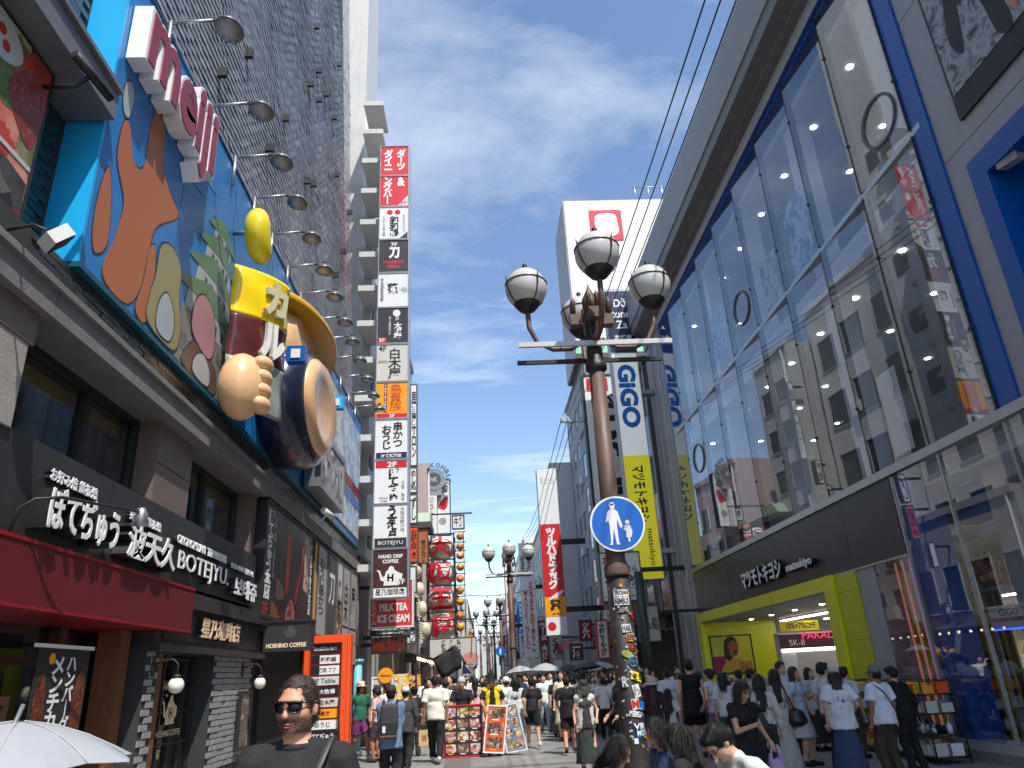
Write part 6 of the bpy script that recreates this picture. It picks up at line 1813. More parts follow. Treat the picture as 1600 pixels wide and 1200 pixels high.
sil('child_body', [(.08, -.02), (.13, -.02), (.15, -.09), (.135, -.15), (.12, -.15), (.115, -.2), (.1, -.2), (.095, -.15), (.075, -.15), (.085, -.09), (.045, -.05), (.04, -.065)])
MB().box(SX - .04, SX + .04, LY - .158, LY - .1, 3.1, 3.18).build('clamp', steel, rsn)
FSB = front(48.8)
q = at(775, 1028, Y=48.8)
t = thing('pedestrian_sign', 'tiny round blue traffic sign on a far lamp post', 'traffic sign', (1.05, 48.8, 3.0))
FSB.disc('face', 1.05, 3.1, .3, 0, .02, MATS['traffic_blue'], t, 24)
FSB.poly('silhouette', [(1.0, 2.92), (1.09, 2.92), (1.1, 3.25), (1.0, 3.25)], .004, .003, sign_white, t)
MB().box(1.02, 1.1, 48.82, 49.0, 3.05, 3.12).build('clamp', steel, t)
# stickers on the near lamp
st = thing('sticker_patchwork', 'patchwork of torn stickers pasted round the lower lamp post', 'stickers', (LX, LY, 1.0))
def wrap(u, z, dr=.004):
    r = .1265 + .0085 * max(0, (2.6 - z) / 1.6) + dr
    a = -math.pi / 2 + u / .13
    return Vector((LX + r * math.cos(a), LY + r * math.sin(a), z))
def sticker(u, z, w, h, m, s=None, tm=None, rot=0.0, rnd=False, bold=.03):
    mb = MB()
    k = 7
    c, s_ = math.cos(rot), math.sin(rot)
    vs = []
    for j in range(k):
        for i in range(k):
            a, b = (i / (k - 1) - .5), (j / (k - 1) - .5)
            if rnd:
                m_ = max(abs(a), abs(b)); L = math.hypot(a, b)
                if L > 0: a, b = a * m_ / L, b * m_ / L
            a, b = a * w, b * h
            vs.append(wrap(u + a * c - b * s_, z + a * s_ + b * c))
    mb.add(vs, [(j * k + i, j * k + i + 1, (j + 1) * k + i + 1, (j + 1) * k + i) for j in range(k - 1) for i in range(k - 1)])
    o = mb.build('sticker', m, st)
    if s:
        co, fs, ar = text_mesh(s, bold, False, False, .95)
        mb = MB()
        mb.add([wrap(u + (x - .5) * w * .88, z + (y - .5) * h * .8, .006) for x, y, _ in co], fs)
        mb.build('lettering', tm or ink, o)
sticker(0, 2.42, .17, .07, sign_white, 'TROJAN', ink, bold=.03)
sticker(.0, 2.34, .17, .08, sign_white, 'NIMBUS', ink, bold=.03)
sticker(.01, 2.24, .1, .025, lightgrey, 'STREET', ink)
sticker(.02, 2.07, .1, .08, sign_white, 'HAK', ink, .05)
sticker(.05, 1.98, .08, .08, amber, '田', navy, -.05)
sticker(.06, 1.88, .06, .06, orange, 'Q', ink, rnd=True)
sticker(.0, 1.82, .12, .07, mat('sticker_lime', lin((170, 180, 90)), .5), None, None, -.4, True)
sticker(.06, 1.75, .11, .11, skyp, '@', navy, .3, True)
sticker(.12, 2.2, .05, .09, red)
sticker(.09, 1.6, .15, .08, mat('sticker_yellow', lin((240, 220, 40)), .5), '!!', ink, -.3)
sticker(-.05, 1.56, .07, .12, darkgrey, 'R', letter_white, .1, True)
sticker(.06, 1.47, .08, .12, sign_white, 'b', grey, .2)
sticker(.03, 1.35, .08, .1, offwhite, 'M', red, .05)
sticker(.12, 1.33, .075, .08, gigoblue)
sticker(.02, 1.26, .12, .05, sign_white, '~', ink, -.15)
sticker(.05, 1.15, .14, .07, navy, 'VR', letter_white, .1)
sticker(.07, 1.09, .12, .06, gigoblue, 'MOB', sign_white, .2)
sticker(.0, 1.02, .04, .05, sign_white)
sticker(.13, .8, .1, .09, sign_white)
rs2 = random.Random(5)
for k in range(60):
    sticker(rs2.uniform(-.16, .2), rs2.uniform(.75, 2.5), rs2.uniform(.01, .035), rs2.uniform(.008, .03), rs2.choice([sign_white, lightgrey, lightgrey, amber, skyp]), rot=rs2.uniform(-1, 1))
# far posts get a small notice each
# ------------------------------------------------------------------ overhead wires
br_ = thing('wire_bracket', 'steel wall bracket with insulators carrying the overhead wires', 'bracket', (5.2, 33.2, 12.8))
MB().tube([(4.1, 33.3, 12.9), (6.8, 33.3, 12.9)], .06, 8).build('arm', lightgrey, br_)
for dx in (-.05, .25, .55):
    MB().lathe((4.2 + dx, 33.3, 12.94), [(.07, 0), (.09, .06), (.05, .1), (.08, .15), (.04, .22)], 10).build('insulator', offwhite, br_)
for i, dx in enumerate((0, .3, .6)):
    w_ = thing('overhead_wire', ('overhead black wire on the street side of the bracket', 'overhead black wire in the middle of the bracket', 'overhead black wire nearest the arcade eaves')[i], 'wire', (4.15 + dx, 33.3, 13.1), 'overhead wires over the street')
    pts = []
    a0 = Vector((4.15 + dx, 33.3, 13.1)); b0 = Vector((3.55 + dx * .8, -6, 10.9 + .05 * i))
    for k in range(25):
        f = k / 24
        p = a0.lerp(b0, f); p.z -= .5 * math.sin(math.pi * f)
        pts.append(p)
    MB().tube(pts, .014, 5).build('near_span', black, w_)
    pts = []
    b0 = Vector((3.9 + dx, 70, 13.4))
    for k in range(17):
        f = k / 16
        p = a0.lerp(b0, f); p.z -= .9 * math.sin(math.pi * f)
        pts.append(p)
    MB().tube(pts, .02, 5).build('far_span', black, w_)
for i, (y, x0, x1, z) in enumerate(((52, -2.6, 4.0, 7.2), (64, -2.4, 6.0, 6.2), (80, -2.4, 6.0, 7.5))):
    w_ = thing('cross_wire', ('thin wire crossing the street behind the lantern rack', 'thin wire crossing the street lower down further off', 'thin wire crossing the street far away')[i], 'wire', (x0, y, z), 'wires across the street')
    MB().tube([(x0 + (x1 - x0) * k / 12, y, z - .4 * math.sin(math.pi * k / 12)) for k in range(13)], .025, 5).build('span', black, w_)

# orange directory
x0, x1, z0, z1 = rect(468, 997, 541, 1160, 14.3)
F14 = front(14.3)
x0 = -3.25; x1 = at(541, 1080, Y=14.3).x
z1 = at(505, 997, Y=14.3).z
od = thing('directory_board', 'tall orange framed directory of floor signs beside the entrance', 'sign', ((x0 + x1) / 2, 14.5, 0))
F14.rim('frame', x0, x1, .004, z1, -.3, .06, .09, orange, od)
F14.rim('outer_frame', x0 - .05, x1 + .05, .005, z1 + .05, -.32, -.05, .06, orange, od)
F14.box('backing', x0 + .09, x1 - .09, .09, z1 - .09, -.2, -.02, mat('directory_back', lin((150, 50, 20)), .5), od)
plates = [('Darts&Dining Bar 9', ink, letter_white), ('8F 和和鍋', sign_white, ink), ('7F 焼肉 フフ', sign_white, ink), ('6F Table', offwhite, darkgrey), ('5F 大牧場', ink, letter_white), ('4F 白木屋', mat('sign_cream', (0.62, 0.6, 0.54), 0.4, var=0.08), ink), ('鳥貴族', amber, deepred), ('おうじ', sign_white, ink), ('ぼてぢゅう', ink, letter_white), ('BOTEJYU', sign_white, ink), ('星乃珈琲店', brownsign, letter_white)]
zz = z1 - .12
for i, (s, f, tm) in enumerate(plates):
    h_ = .145
    p = F14.box('floor_plate', x0 + .11, x1 - .14, zz - h_, zz, -.0195, 0, f, od)
    F14.text(s, x0 + .16, x1 - .2, zz - h_ + .03, zz - .03, .002, tm, p, bold=.02, fit=len(s) > 5)
    if i in (1, 2):
        F14.box('floor_tag', x0 + .11, x0 + .27, zz - h_, zz, .0005, .0015, ink, p)
    zz -= h_ + .035
MB().tube([(x1 - .1, 14.2, .1), (x1 - .07, 14.19, .7), (x1 - .1, 14.2, 1.2), (x1 - .08, 14.2, 1.6)], .012, 6).build('cable', black, od)

# ------------------------------------------------------------------ people
def surf_nets(D, org, res):
    """surface of a distance grid as quads"""
    nx, ny, nz = D.shape
    ins = D < 0
    acc = np.zeros((nx - 1, ny - 1, nz - 1, 3), np.float32)
    cnt = np.zeros((nx - 1, ny - 1, nz - 1), np.float32)
    C = [(0, 0, 0), (1, 0, 0), (0, 1, 0), (1, 1, 0), (0, 0, 1), (1, 0, 1), (0, 1, 1), (1, 1, 1)]
    E = [(0, 1), (2, 3), (4, 5), (6, 7), (0, 2), (1, 3), (4, 6), (5, 7), (0, 4), (1, 5), (2, 6), (3, 7)]
    def sl(A, c):
        return A[c[0]:nx - 1 + c[0], c[1]:ny - 1 + c[1], c[2]:nz - 1 + c[2]]
    for a, b in E:
        ca, cb = C[a], C[b]
        m = sl(ins, ca) != sl(ins, cb)
        if not m.any():
            continue
        da, db = sl(D, ca)[m], sl(D, cb)[m]
        t = da / (da - db)
        p = np.array(ca, np.float32)[None] + t[:, None] * (np.array(cb) - np.array(ca))[None]
        acc[m] += p
        cnt[m] += 1
    act = cnt > 0
    idx = -np.ones(act.shape, np.int64)
    cells = np.argwhere(act)
    idx[act] = np.arange(len(cells))
    V = (cells + acc[act] / cnt[act][:, None]) * res + org
    Q = []
    for ax in range(3):
        s0 = [slice(1, -1)] * 3; s1 = [slice(1, -1)] * 3
        s0[ax] = slice(0, -1); s1[ax] = slice(1, None)
        a, b = ins[tuple(s0)], ins[tuple(s1)]
        ii = np.argwhere(a != b)
        if not len(ii):
            continue
        flip = a[a != b]
        base = ii.copy()
        o1, o2 = [k for k in range(3) if k != ax]
        base[:, o1] += 1; base[:, o2] += 1
        def cell(d1, d2):
            c = base.copy(); c[:, o1] -= d1; c[:, o2] -= d2
            return idx[c[:, 0], c[:, 1], c[:, 2]]
        q = np.stack([cell(1, 1), cell(0, 1), cell(0, 0), cell(1, 0)], 1)
        if ax == 1:
            flip = ~flip
        q[~flip] = q[~flip][:, ::-1]
        Q.append(q)
    Q = np.concatenate(Q)
    return V, Q[(Q >= 0).all(1)]
class Body:
    def __init__(s):
        s.p = []
    def cone(s, a, b, r1, r2, lab, k=0.02, flat=False, ey=1.0, cut=False):
        s.p.append(('c', np.array(a, float), np.array(b, float), r1, r2, lab, k, flat, ey, cut)); return s
    def ell(s, c, r, lab, k=0.02, R=None, cut=False):
        s.p.append(('e', np.array(c, float), np.array(r, float), R, None, lab, k, None, None, cut)); return s
    def mesh(s, res, fold=0.0, cloth=(), seed=0):
        lo = np.full(3, 9.0); hi = np.full(3, -9.0)
        bb = []
        for q in s.p:
            if q[0] == 'c':
                r = max(q[3], q[4]) * max(1, q[8])
                l, h = np.minimum(q[1], q[2]) - r, np.maximum(q[1], q[2]) + r
            else:
                r = q[2].max(); l, h = q[1] - r, q[1] + r
            bb.append((l, h))
            if not q[9]:
                lo = np.minimum(lo, l); hi = np.maximum(hi, h)
        lo -= 3 * res; hi += 3 * res
        n = np.ceil((hi - lo) / res).astype(int) + 1
        D = np.full(n, 0.3, np.float32); L = np.zeros(n, np.int8)
        ax = [lo[i] + res * np.arange(n[i]) for i in range(3)]
        for q, (l, h) in zip(s.p, bb):
            m = 0.05
            i0 = np.maximum(0, ((l - m - lo) / res).astype(int)); i1 = np.minimum(n, ((h + m - lo) / res).astype(int) + 2)
            if (i1 <= i0).any():
                continue
            X = ax[0][i0[0]:i1[0], None, None]; Y = ax[1][None, i0[1]:i1[1], None]; Z = ax[2][None, None, i0[2]:i1[2]]
            if q[0] == 'c':
                a, ba = q[1], q[2] - q[1]
                LL = ba @ ba
                t = ((X - a[0]) * ba[0] + (Y - a[1]) * ba[1] + (Z - a[2]) * ba[2]) / LL
                tc = np.clip(t, 0, 1)
                dx, dy, dz = X - a[0] - tc * ba[0], (Y - a[1] - tc * ba[1]) / q[8], Z - a[2] - tc * ba[2]
                if q[7]:
                    dx, dy, dz = X - a[0] - t * ba[0], (Y - a[1] - t * ba[1]) / q[8], Z - a[2] - t * ba[2]
                    d = np.sqrt(dx * dx + dy * dy + dz * dz) - (q[3] + (q[4] - q[3]) * tc)
                    d = np.maximum(d, (np.abs(t - 0.5) - 0.5) * math.sqrt(LL))
                else:
                    d = np.sqrt(dx * dx + dy * dy + dz * dz) - (q[3] + (q[4] - q[3]) * tc)
            else:
                dx, dy, dz = X - q[1][0], Y - q[1][1], Z - q[1][2]
                if q[3] is not None:
                    R = q[3]
                    dx, dy, dz = (R[0, 0] * dx + R[1, 0] * dy + R[2, 0] * dz), (R[0, 1] * dx + R[1, 1] * dy + R[2, 1] * dz), (R[0, 2] * dx + R[1, 2] * dy + R[2, 2] * dz)
                r = q[2]
                k0 = np.sqrt((dx / r[0]) ** 2 + (dy / r[1]) ** 2 + (dz / r[2]) ** 2)
                k1 = np.sqrt((dx / r[0] ** 2) ** 2 + (dy / r[1] ** 2) ** 2 + (dz / r[2] ** 2) ** 2) + 1e-6
                d = k0 * (k0 - 1) / k1
            S = (slice(i0[0], i1[0]), slice(i0[1], i1[1]), slice(i0[2], i1[2]))
            sub = D[S]
            d = np.broadcast_to(d, sub.shape).astype(np.float32)
            if q[9]:
                D[S] = np.maximum(sub, -d)
                continue
            lab = L[S]
            lab[d < sub] = q[5]
            k = q[6]
            hh = np.clip(0.5 + 0.5 * (sub - d) / k, 0, 1)
            D[S] = sub * (1 - hh) + d * hh - k * hh * (1 - hh)
        if fold > 0:
            X = ax[0][:, None, None]; Y = ax[1][None, :, None]; Z = ax[2][None, None, :]
            w = np.sin(23 * Z + 17 * X + seed) * np.sin(31 * X - 9 * Z + 2 * seed) + 0.7 * np.sin(41 * Y + 19 * Z + 11 * X + seed)
            mask = np.isin(L, cloth)
            D = np.where(mask, D + fold * w, D).astype(np.float32)
        V, Q = surf_nets(D, lo, res)
        ctr = V[Q].mean(1)
        ii = np.clip(np.rint((ctr - lo) / res).astype(int), 0, n - 1)
        return V, Q, L[ii[:, 0], ii[:, 1], ii[:, 2]]
def ik(a, b, l1, l2, pole):
    a, b, pole = np.array(a, float), np.array(b, float), np.array(pole, float)
    d = b - a; L = np.linalg.norm(d)
    if L > (l1 + l2) * 0.995:
        b = a + d / L * (l1 + l2) * 0.995; d = b - a; L = np.linalg.norm(d)
    c = (l1 * l1 - l2 * l2 + L * L) / (2 * L)
    h = math.sqrt(max(0, l1 * l1 - c * c))
    u = d / L
    p = pole - u * (pole @ u); p /= (np.linalg.norm(p) + 1e-9)
    return a + u * c + p * h, b
skins = [mat('skin_light', lin((214, 166, 138)), .5, var=.08, vs=8), mat('skin_mid', lin((196, 142, 112)), .5, var=.08, vs=8), mat('skin_tan', lin((168, 112, 84)), .5, var=.08, vs=8)]
hair_black = mat('hair_black', (.012, .01, .01), .35, var=.3, vs=30, stretch=(6, 6, 1), bump=.5, bs=60)
hair_brown = mat('hair_brown', (.045, .026, .017), .38, var=.3, vs=30, stretch=(6, 6, 1), bump=.5, bs=60)
hair_tawny = mat('hair_tawny', (.11, .06, .035), .4, var=.3, vs=30, stretch=(6, 6, 1), bump=.5, bs=60)
CLOTH = {}
def cloth(rgb, rough=.85):
    k = tuple(rgb)
    if k not in CLOTH:
        CLOTH[k] = mat('cloth_%d_%d_%d' % k, lin(rgb), rough, var=.1, vs=6, bump=.25, bs=90)
    return CLOTH[k]
DARK_EYE = mat('eye_dark', (.01, .008, .008), .3, var=0)
LIP = mat('lip', lin((150, 74, 70)), .45, var=0)
ARMS = {'down': (.235, -.03, .87), 'fwd': (.22, -.2, .95), 'back': (.22, .14, .9), 'phone': (.06, -.3, 1.2), 'hold': (.2, -.16, 1.0), 'face': (.1, -.2, 1.42), 'board': (.2, -.3, 1.02), 'belly': (.02, -.22, 1.05), 'bag': (.24, -.05, .86), 'cross': (-.05, -.2, 1.16)}
def person_mesh(H=1.7, female=False, pose='stand', arms=('down', 'down'), sleeve=.5, top=(230, 230, 230), bottom='pants', bcol=(30, 30, 34), shoes=(30, 30, 30), hem=.86, skin=0, res=.02, fold=.006, lean=0.0, nod=0.0, seed=0, loose=1.0, collar=False, vest=None, hairkind='short', hair=None, detail=False, phase=1, turn=0.0, strands=60):
    s = H / 1.7
    B = Body()
    drop, fwd = 0.0, 0.0
    if pose == 'crouch':
        drop, fwd = -.37, .06
    if pose == 'sit':
        drop, fwd = -.42, .0
    hipz = .91 + drop
    cl, sl_ = math.cos(lean), math.sin(lean)
    def T(p):
        """upper body point, leaning forward about the hips"""
        x, y, z = p
        z = z + drop
        dy, dz = y, z - hipz
        return np.array([x, dy * cl - dz * sl_ + fwd, hipz + dz * cl + dy * sl_])
    Rl = np.array([[1, 0, 0], [0, cl, -sl_], [0, sl_, cl]])
    SK, TP, BT, SH, AC = 0, 1, 2, 3, 4
    shw = .158 if female else .182
    hipw = .16 if female else .152
    # head
    nk = T((0, .01, 1.46))
    cn, sn = math.cos(lean + nod), math.sin(lean + nod)
    ct, st_ = math.cos(turn), math.sin(turn)
    Rz = np.array([[ct, -st_, 0], [st_, ct, 0], [0, 0, 1]])
    Rh = np.array([[1, 0, 0], [0, cn, -sn], [0, sn, cn]]) @ Rz
    def Hd(p):
        return nk + Rh @ np.array([p[0], p[1] - .01, p[2] - 1.46])
    B.ell(Hd((0, .005, 1.605)), (.071, .094, .098), SK, .02, Rh)
    for sx in (-1, 1):
        B.ell(Hd((sx * .042, -.052, 1.562)), (.022, .026, .022), SK, .03, Rh)
        if not female:
            B.ell(Hd((sx * .045, -.012, 1.515)), (.018, .04, .03), SK, .03, Rh)
    B.ell(Hd((0, -.022, 1.545)), (.058, .07, .075), SK, .03, Rh)
    B.ell(Hd((0, -.06, 1.495)), (.03, .03, .022), SK, .025, Rh)
    B.cone(Hd((0, -.086, 1.59)), Hd((0, -.106, 1.555)), .009, .014, SK, .012)
    B.ell(Hd((0, -.074, 1.615)), (.055, .02, .012), SK, .018, Rh)
    B.ell(Hd((0, -.083, 1.518)), (.022, .012, .009), SK, .01, Rh)
    for sx in (-1, 1):
        B.ell(Hd((sx * .076, .012, 1.575)), (.01, .02, .031), SK, .008, Rh)
    B.cone(T((0, .015, 1.4)), Hd((0, .005, 1.52)), .058 if not female else .048, .052 if not female else .044, SK, .02)
    # torso
    lo = loose
    B.ell(T((0, .0, 1.27)), (shw * .92 * lo, .115 * lo, .17), TP, .03, Rl)
    B.ell(T((0, .0, 1.08)), ((.135 if female else .145) * lo, .105 * lo, .17), TP, .04, Rl)
    for sx in (-1, 1):
        B.cone(T((sx * .04, .01, 1.415)), T((sx * shw * .93, .01, 1.375)), .05, .058 * lo, TP, .03)
        if female:
            B.ell(T((sx * .065, -.085, 1.25)), (.06, .05, .06), TP, .04)
    B.cone(T((0, .005, 1.15)), T((0, .012, hem)), .154 * lo, (.176 if hem < .9 else .155) * lo, TP, .02, True, .8)
    B.ell((0, fwd + .015, .93 + drop), (hipw, .118, .12), BT, .03)
    if collar:
        B.cone(T((0, .01, 1.425)), T((0, .0, 1.46)), .07, .066, TP, .01, True)
    else:
        B.cone(T((0, .012, 1.4)), T((0, .006, 1.432)), .078, .07, TP, .012, True, .9)
    # legs
    if pose == 'walk':
        ank = [(.085, -.3 * phase, .085 if phase > 0 else .16), (-.085, .3 * phase, .16 if phase > 0 else .085)]
    elif pose == 'crouch':
        ank = [(.14, -.12, .085), (-.12, -.02, .085)]
    elif pose == 'sit':
        ank = [(.12, -.36, .085), (-.12, -.32, .085)]
    else:
        ank = [(.1, -.02, .085), (-.1, .03, .085)]
    for (axx, ayy, azz), sx in zip(ank, (1, -1)):
        hip = (sx * .085, fwd + .01, .9 + drop)
        knee, an = ik(hip, (axx, ayy, azz), .435, .4, (0.15 * sx, -1, .1))
        toe = an + np.array([sx * .03, -.16, -.045]); heel = an + np.array([0, .05, -.045])
        if azz > .1:
            toe = an + np.array([sx * .02, -.13, -.1])
        if bottom == 'pants':
            B.cone(hip, knee, .1, .076 * lo, BT, .03).cone(knee, an + np.array([0, 0, .0]), .074 * lo, .068, BT, .03)
            B.cone(knee * .1 + an * .9 + np.array([0, .01, 0]), an + np.array([0, .01, -.03]), .062 * lo, .07, BT, .012, True)
        elif bottom == 'wide':
            B.cone(hip, knee, .12, .12, BT, .03).cone(knee, an + np.array([0, 0, -.03]), .115, .125, BT, .02, True)
        elif bottom == 'shorts':
            B.cone(hip, knee, .09, .06, SK, .03).cone(knee, an, .056, .04, SK, .03)
            B.ell(knee * .7 + an * .3 + np.array([0, .022, 0]), (.046, .046, .1), SK, .04)
            mid = np.array(hip) * .2 + knee * .8
            B.cone(np.array(hip) + np.array([0, 0, .02]), mid, .11, .108, BT, .02, True)
        else:
            B.cone(hip, knee, .085, .055, SK, .03).cone(knee, an, .052, .036, SK, .03)
            B.ell(knee * .7 + an * .3 + np.array([0, .02, 0]), (.042, .042, .09), SK, .04)
        B.cone(heel, toe, .04, .036, SH, .015)
        B.cone(an, heel + np.array([0, -.02, .01]), .04, .042, SH, .02)
    if bottom in ('skirt', 'longskirt'):
        zb = .48 if bottom == 'skirt' else .16
        B.cone((0, .01 + fwd, .99 + drop), (0, fwd, zb), .135, .25 if bottom == 'skirt' else .27, BT, .02, True, .8)
    if bottom == 'dress':
        B.cone((0, .0 + fwd, 1.1 + drop), (0, fwd, .42), .145, .25, TP, .03, True, .8)
    # arms
    hands = []
    for nm, sx in zip(arms, (1, -1)):
        S = T((sx * shw, .01, 1.375))
        w = ARMS[nm] if isinstance(nm, str) else nm
        Wt = T((sx * w[0], w[1], w[2]))
        el, wr = ik(S, Wt, .275, .255, (sx * .55, .8, -.25))
        B.cone(S, el, .046 if not female else .038, .038 if not female else .032, SK, .02)
        B.cone(el, wr, .038 if not female else .031, .026, SK, .02)
        if sleeve > 0:
            if sleeve <= .6:
                e = S + (el - S) * min(1, sleeve * 1.45)
                B.cone(S - (el - S) * .05, e, .064 * lo, .073 * lo if lo < 1.1 else .078 * lo, TP, .015, True)
                B.ell(S, (.064, .064, .064), TP, .02)
            else:
                B.cone(S, el, .062 * lo, .055 * lo, TP, .02)
                B.cone(el, el + (wr - el) * .95, .056 * lo, .046 * lo, TP, .012, True)
        f = (wr - el) / np.linalg.norm(wr - el)
        palm = wr + f * .055
        B.ell(palm, (.03, .03, .04), SK, .02)
        hands.append((wr, f, sx))
    if vest is not None:
        B.ell(T((0, .012, 1.26)), (shw * 1.0, .135, .18), AC, .02, Rl)
        B.cone(T((0, .01, 1.2)), T((0, .0, .8)), .175, .2, AC, .02, True, .75)
        for sx in (-1, 1):
            B.cone(T((sx * .06, .01, 1.42)), T((sx * shw * .95, .01, 1.38)), .066, .075, AC, .02)
    V, Q, Lb = B.mesh(res, fold, (1, 2, 4), seed)
    cz = (V[Q].mean(1) - nk) @ Rl
    nm_ = (Lb == 0) & (np.hypot(cz[:, 0], cz[:, 1]) < .105) & (cz[:, 2] < -.034) & (cz[:, 2] > -.2)
    Lb = Lb.copy(); Lb[nm_] = 1
    if vest is not None:
        # the open front shows the top underneath
        c = V[Q].mean(1)
        m = (Lb == 4) & (c[:, 1] < -.03) & (np.abs(c[:, 0]) < .055 + .12 * np.clip(1.3 - c[:, 2], 0, 1))
        Lb = Lb.copy(); Lb[m] = 1
    # fingers
    ex = MB()
    for wr, f, sx in hands:
        f = Vector(f)
        side = f.cross(Vector((0, 0, 1)) if abs(f.z) < .8 else Vector((0, 1, 0))).normalized()
        curl = Vector((-sx * .6, -.5, 0)) if abs(f.z) > .6 else Vector((0, 0, -1))
        pc = Vector(wr) + f * .075
        for k in range(4):
            b = pc + side * (k - 1.5) * .017
            L = (.062, .072, .068, .052)[k]
            ex.tube([b, b + f * L * .5 + curl * .006, b + f * L * .85 + curl * .024, b + f * L + curl * .04], [.0095, .009, .008, .006], 6)
        b = Vector(wr) + f * .03 + side * .026 * (1 if k else 1)
        ex.tube([b, b + side * .022 + f * .025 + curl * .006, b + side * .026 + f * .055 + curl * .014], [.011, .01, .007], 6)
    if detail:
        exd = MB()
        for sx in (-1, 1):
            exd.m = 5
            exd.ball(Hd((sx * .03, -.081, 1.592)), .0125, .008, .007, 8)
            exd.tube([Hd((sx * .014, -.09, 1.612)), Hd((sx * .032, -.09, 1.617)), Hd((sx * .05, -.078, 1.611))], .0045, 5)
        exd.m = 6
        exd.tube([Hd((-.022, -.089, 1.519)), Hd((0, -.097, 1.521)), Hd((.022, -.089, 1.519))], .005, 5)
    vs = [tuple(v * s) for v in V]
    fs = [tuple(int(i) for i in q) for q in Q]
    li = [int(x) for x in Lb]
    b0 = len(vs)
    vs += [tuple(Vector(v) * s) for v in ex.v]
    fs += [tuple(i + b0 for i in f) for f in ex.f]; li += [0] * len(ex.f)
    if detail:
        b0 = len(vs)
        vs += [tuple(Vector(v) * s) for v in exd.v]
        fs += [tuple(i + b0 for i in f) for f in exd.f]; li += list(exd.mi)
    me = bpy.data.meshes.new('person')
    me.from_pydata(vs, [], fs)
    sh_c = shoes
    for m in (skins[skin], cloth(top), cloth(bcol), cloth(sh_c, .6), cloth(vest or (90, 90, 90)), DARK_EYE, LIP):
        me.materials.append(m)
    me.polygons.foreach_set('material_index', li)
    me.polygons.foreach_set('use_smooth', [True] * len(fs))
    me.update()
    # hair
    hm = None
    Hs = Body()
    if hairkind:
        c0 = Hd((0, .016, 1.618))
        Hs.ell(c0, (.086, .102, .098), 0, .02, Rh)
        if hairkind == 'crop':
            Hs.p[-1] = ('e', np.array(Hd((0, .014, 1.613))), np.array((.0765, .0965, .094)), Rh, None, 0, .02, None, None, False)
            Hs.ell(Hd((0, .04, 1.565)), (.072, .066, .07), 0, .03, Rh)
        elif hairkind == 'short':
            Hs.ell(Hd((0, .04, 1.57)), (.076, .07, .075), 0, .03, Rh)
            Hs.ell(Hd((0, -.06, 1.665)), (.06, .04, .03), 0, .03, Rh)
        else:
            zl = {'bob': 1.44, 'long': 1.2, 'verylong': 1.08}[hairkind]
            Hs.ell(Hd((0, .035, 1.56)), (.086, .08, .1), 0, .03, Rh)
            low = T((0, .1, zl))
            Hs.cone(Hd((0, .05, 1.56)), low, .085, .06 if hairkind != 'bob' else .075, 0, .03, False, .6)
            for sx in (-1, 1):
                Hs.cone(Hd((sx * .072, .0, 1.58)), T((sx * .085, -.02, max(zl, 1.27))), .028, .024, 0, .03)
        Hs.ell(Hd((0, -.12, 1.55)), (.066, .085, .085), 0, .01, Rh, True)
        Hs.cone(Hd((0, -.075, 1.4)), Hd((0, -.08, 1.6)), .05, .056, 0, .01, False, 1, True)
        if hairkind == 'crop':
            Hs.ell(Hd((0, -.112, 1.61)), (.072, .066, .078), 0, .01, Rh, True)
            for sx in (-1, 1):
                Hs.ell(Hd((sx * .045, -.1, 1.66)), (.03, .055, .032), 0, .01, Rh, True)
        for sx in (-1, 1):
            if hairkind in ('short', 'crop'):
                Hs.ell(Hd((sx * .085, -.02, 1.545)), (.03, .05, .045), 0, .01, Rh, True)
        V2, Q2, _ = Hs.mesh(min(res, .012), .004, (0,), seed + 3)
        # loose strands over the hair mass
        P4 = V2[Q2]
        fc = P4.mean(1); fn = np.cross(P4[:, 2] - P4[:, 0], P4[:, 3] - P4[:, 1]); fn /= np.linalg.norm(fn, axis=1)[:, None] + 1e-9
        rg = np.random.default_rng(seed + 11)
        ns = strands
        pick = rg.integers(0, len(fc), ns)
        if hairkind in ('short', 'crop'):
            flow = Rh @ np.array([0, .75, .1]); L0 = .032 if hairkind == 'crop' else .05
        else:
            flow = np.array([0, .15, -1.0]); L0 = .16
        sv, sf = [], []
        o4 = len(V2)
        wd = .0011 if ns > 3000 else (.0016 if ns > 1500 else .006)
        for i in pick:
            p, n_ = fc[i] + rg.normal(0, .004, 3), fn[i]
            if (p - nk) @ Rh[:, 2] < -.02 and hairkind in ('short', 'crop'):
                continue
            d = flow + rg.normal(0, .12 if ns > 1500 else .3, 3) + np.array([np.sign(p[0]) * .25, 0, -.35 if abs(p[0]) > .05 else 0])
            d -= n_ * (d @ n_); d /= np.linalg.norm(d) + 1e-9
            sd = np.cross(d, n_) * wd
            L1 = L0 * rg.uniform(.5, 1.2)
            a_, b_, c_ = p - n_ * .004, p + n_ * (.003 if ns > 1500 else .006) + d * L1 * .5, p + n_ * .001 + d * L1
            k0 = o4 + len(sv)
            sv += [a_ - sd, a_ + sd, b_ + sd * .8, b_ - sd * .8, c_]
            sf += [(k0, k0 + 1, k0 + 2, k0 + 3), (k0 + 3, k0 + 2, k0 + 4)]
        if sv:
            V2 = np.concatenate([V2, np.array(sv)])
        Q2 = [tuple(int(i) for i in q) for q in Q2] + sf
        hm = bpy.data.meshes.new('hair')
        hm.from_pydata([tuple(v * s) for v in V2], [], Q2)
        hm.materials.append(hair or hair_black)
        hm.polygons.foreach_set('use_smooth', [True] * len(Q2))
        hm.update()
    return me, hm, (lambda p: Vector(tuple(Hd(p) * s))), (lambda p: Vector(tuple(T(p) * s))), [Vector(tuple((h[0] + h[1] * .09) * s)) for h in hands], s, Rh
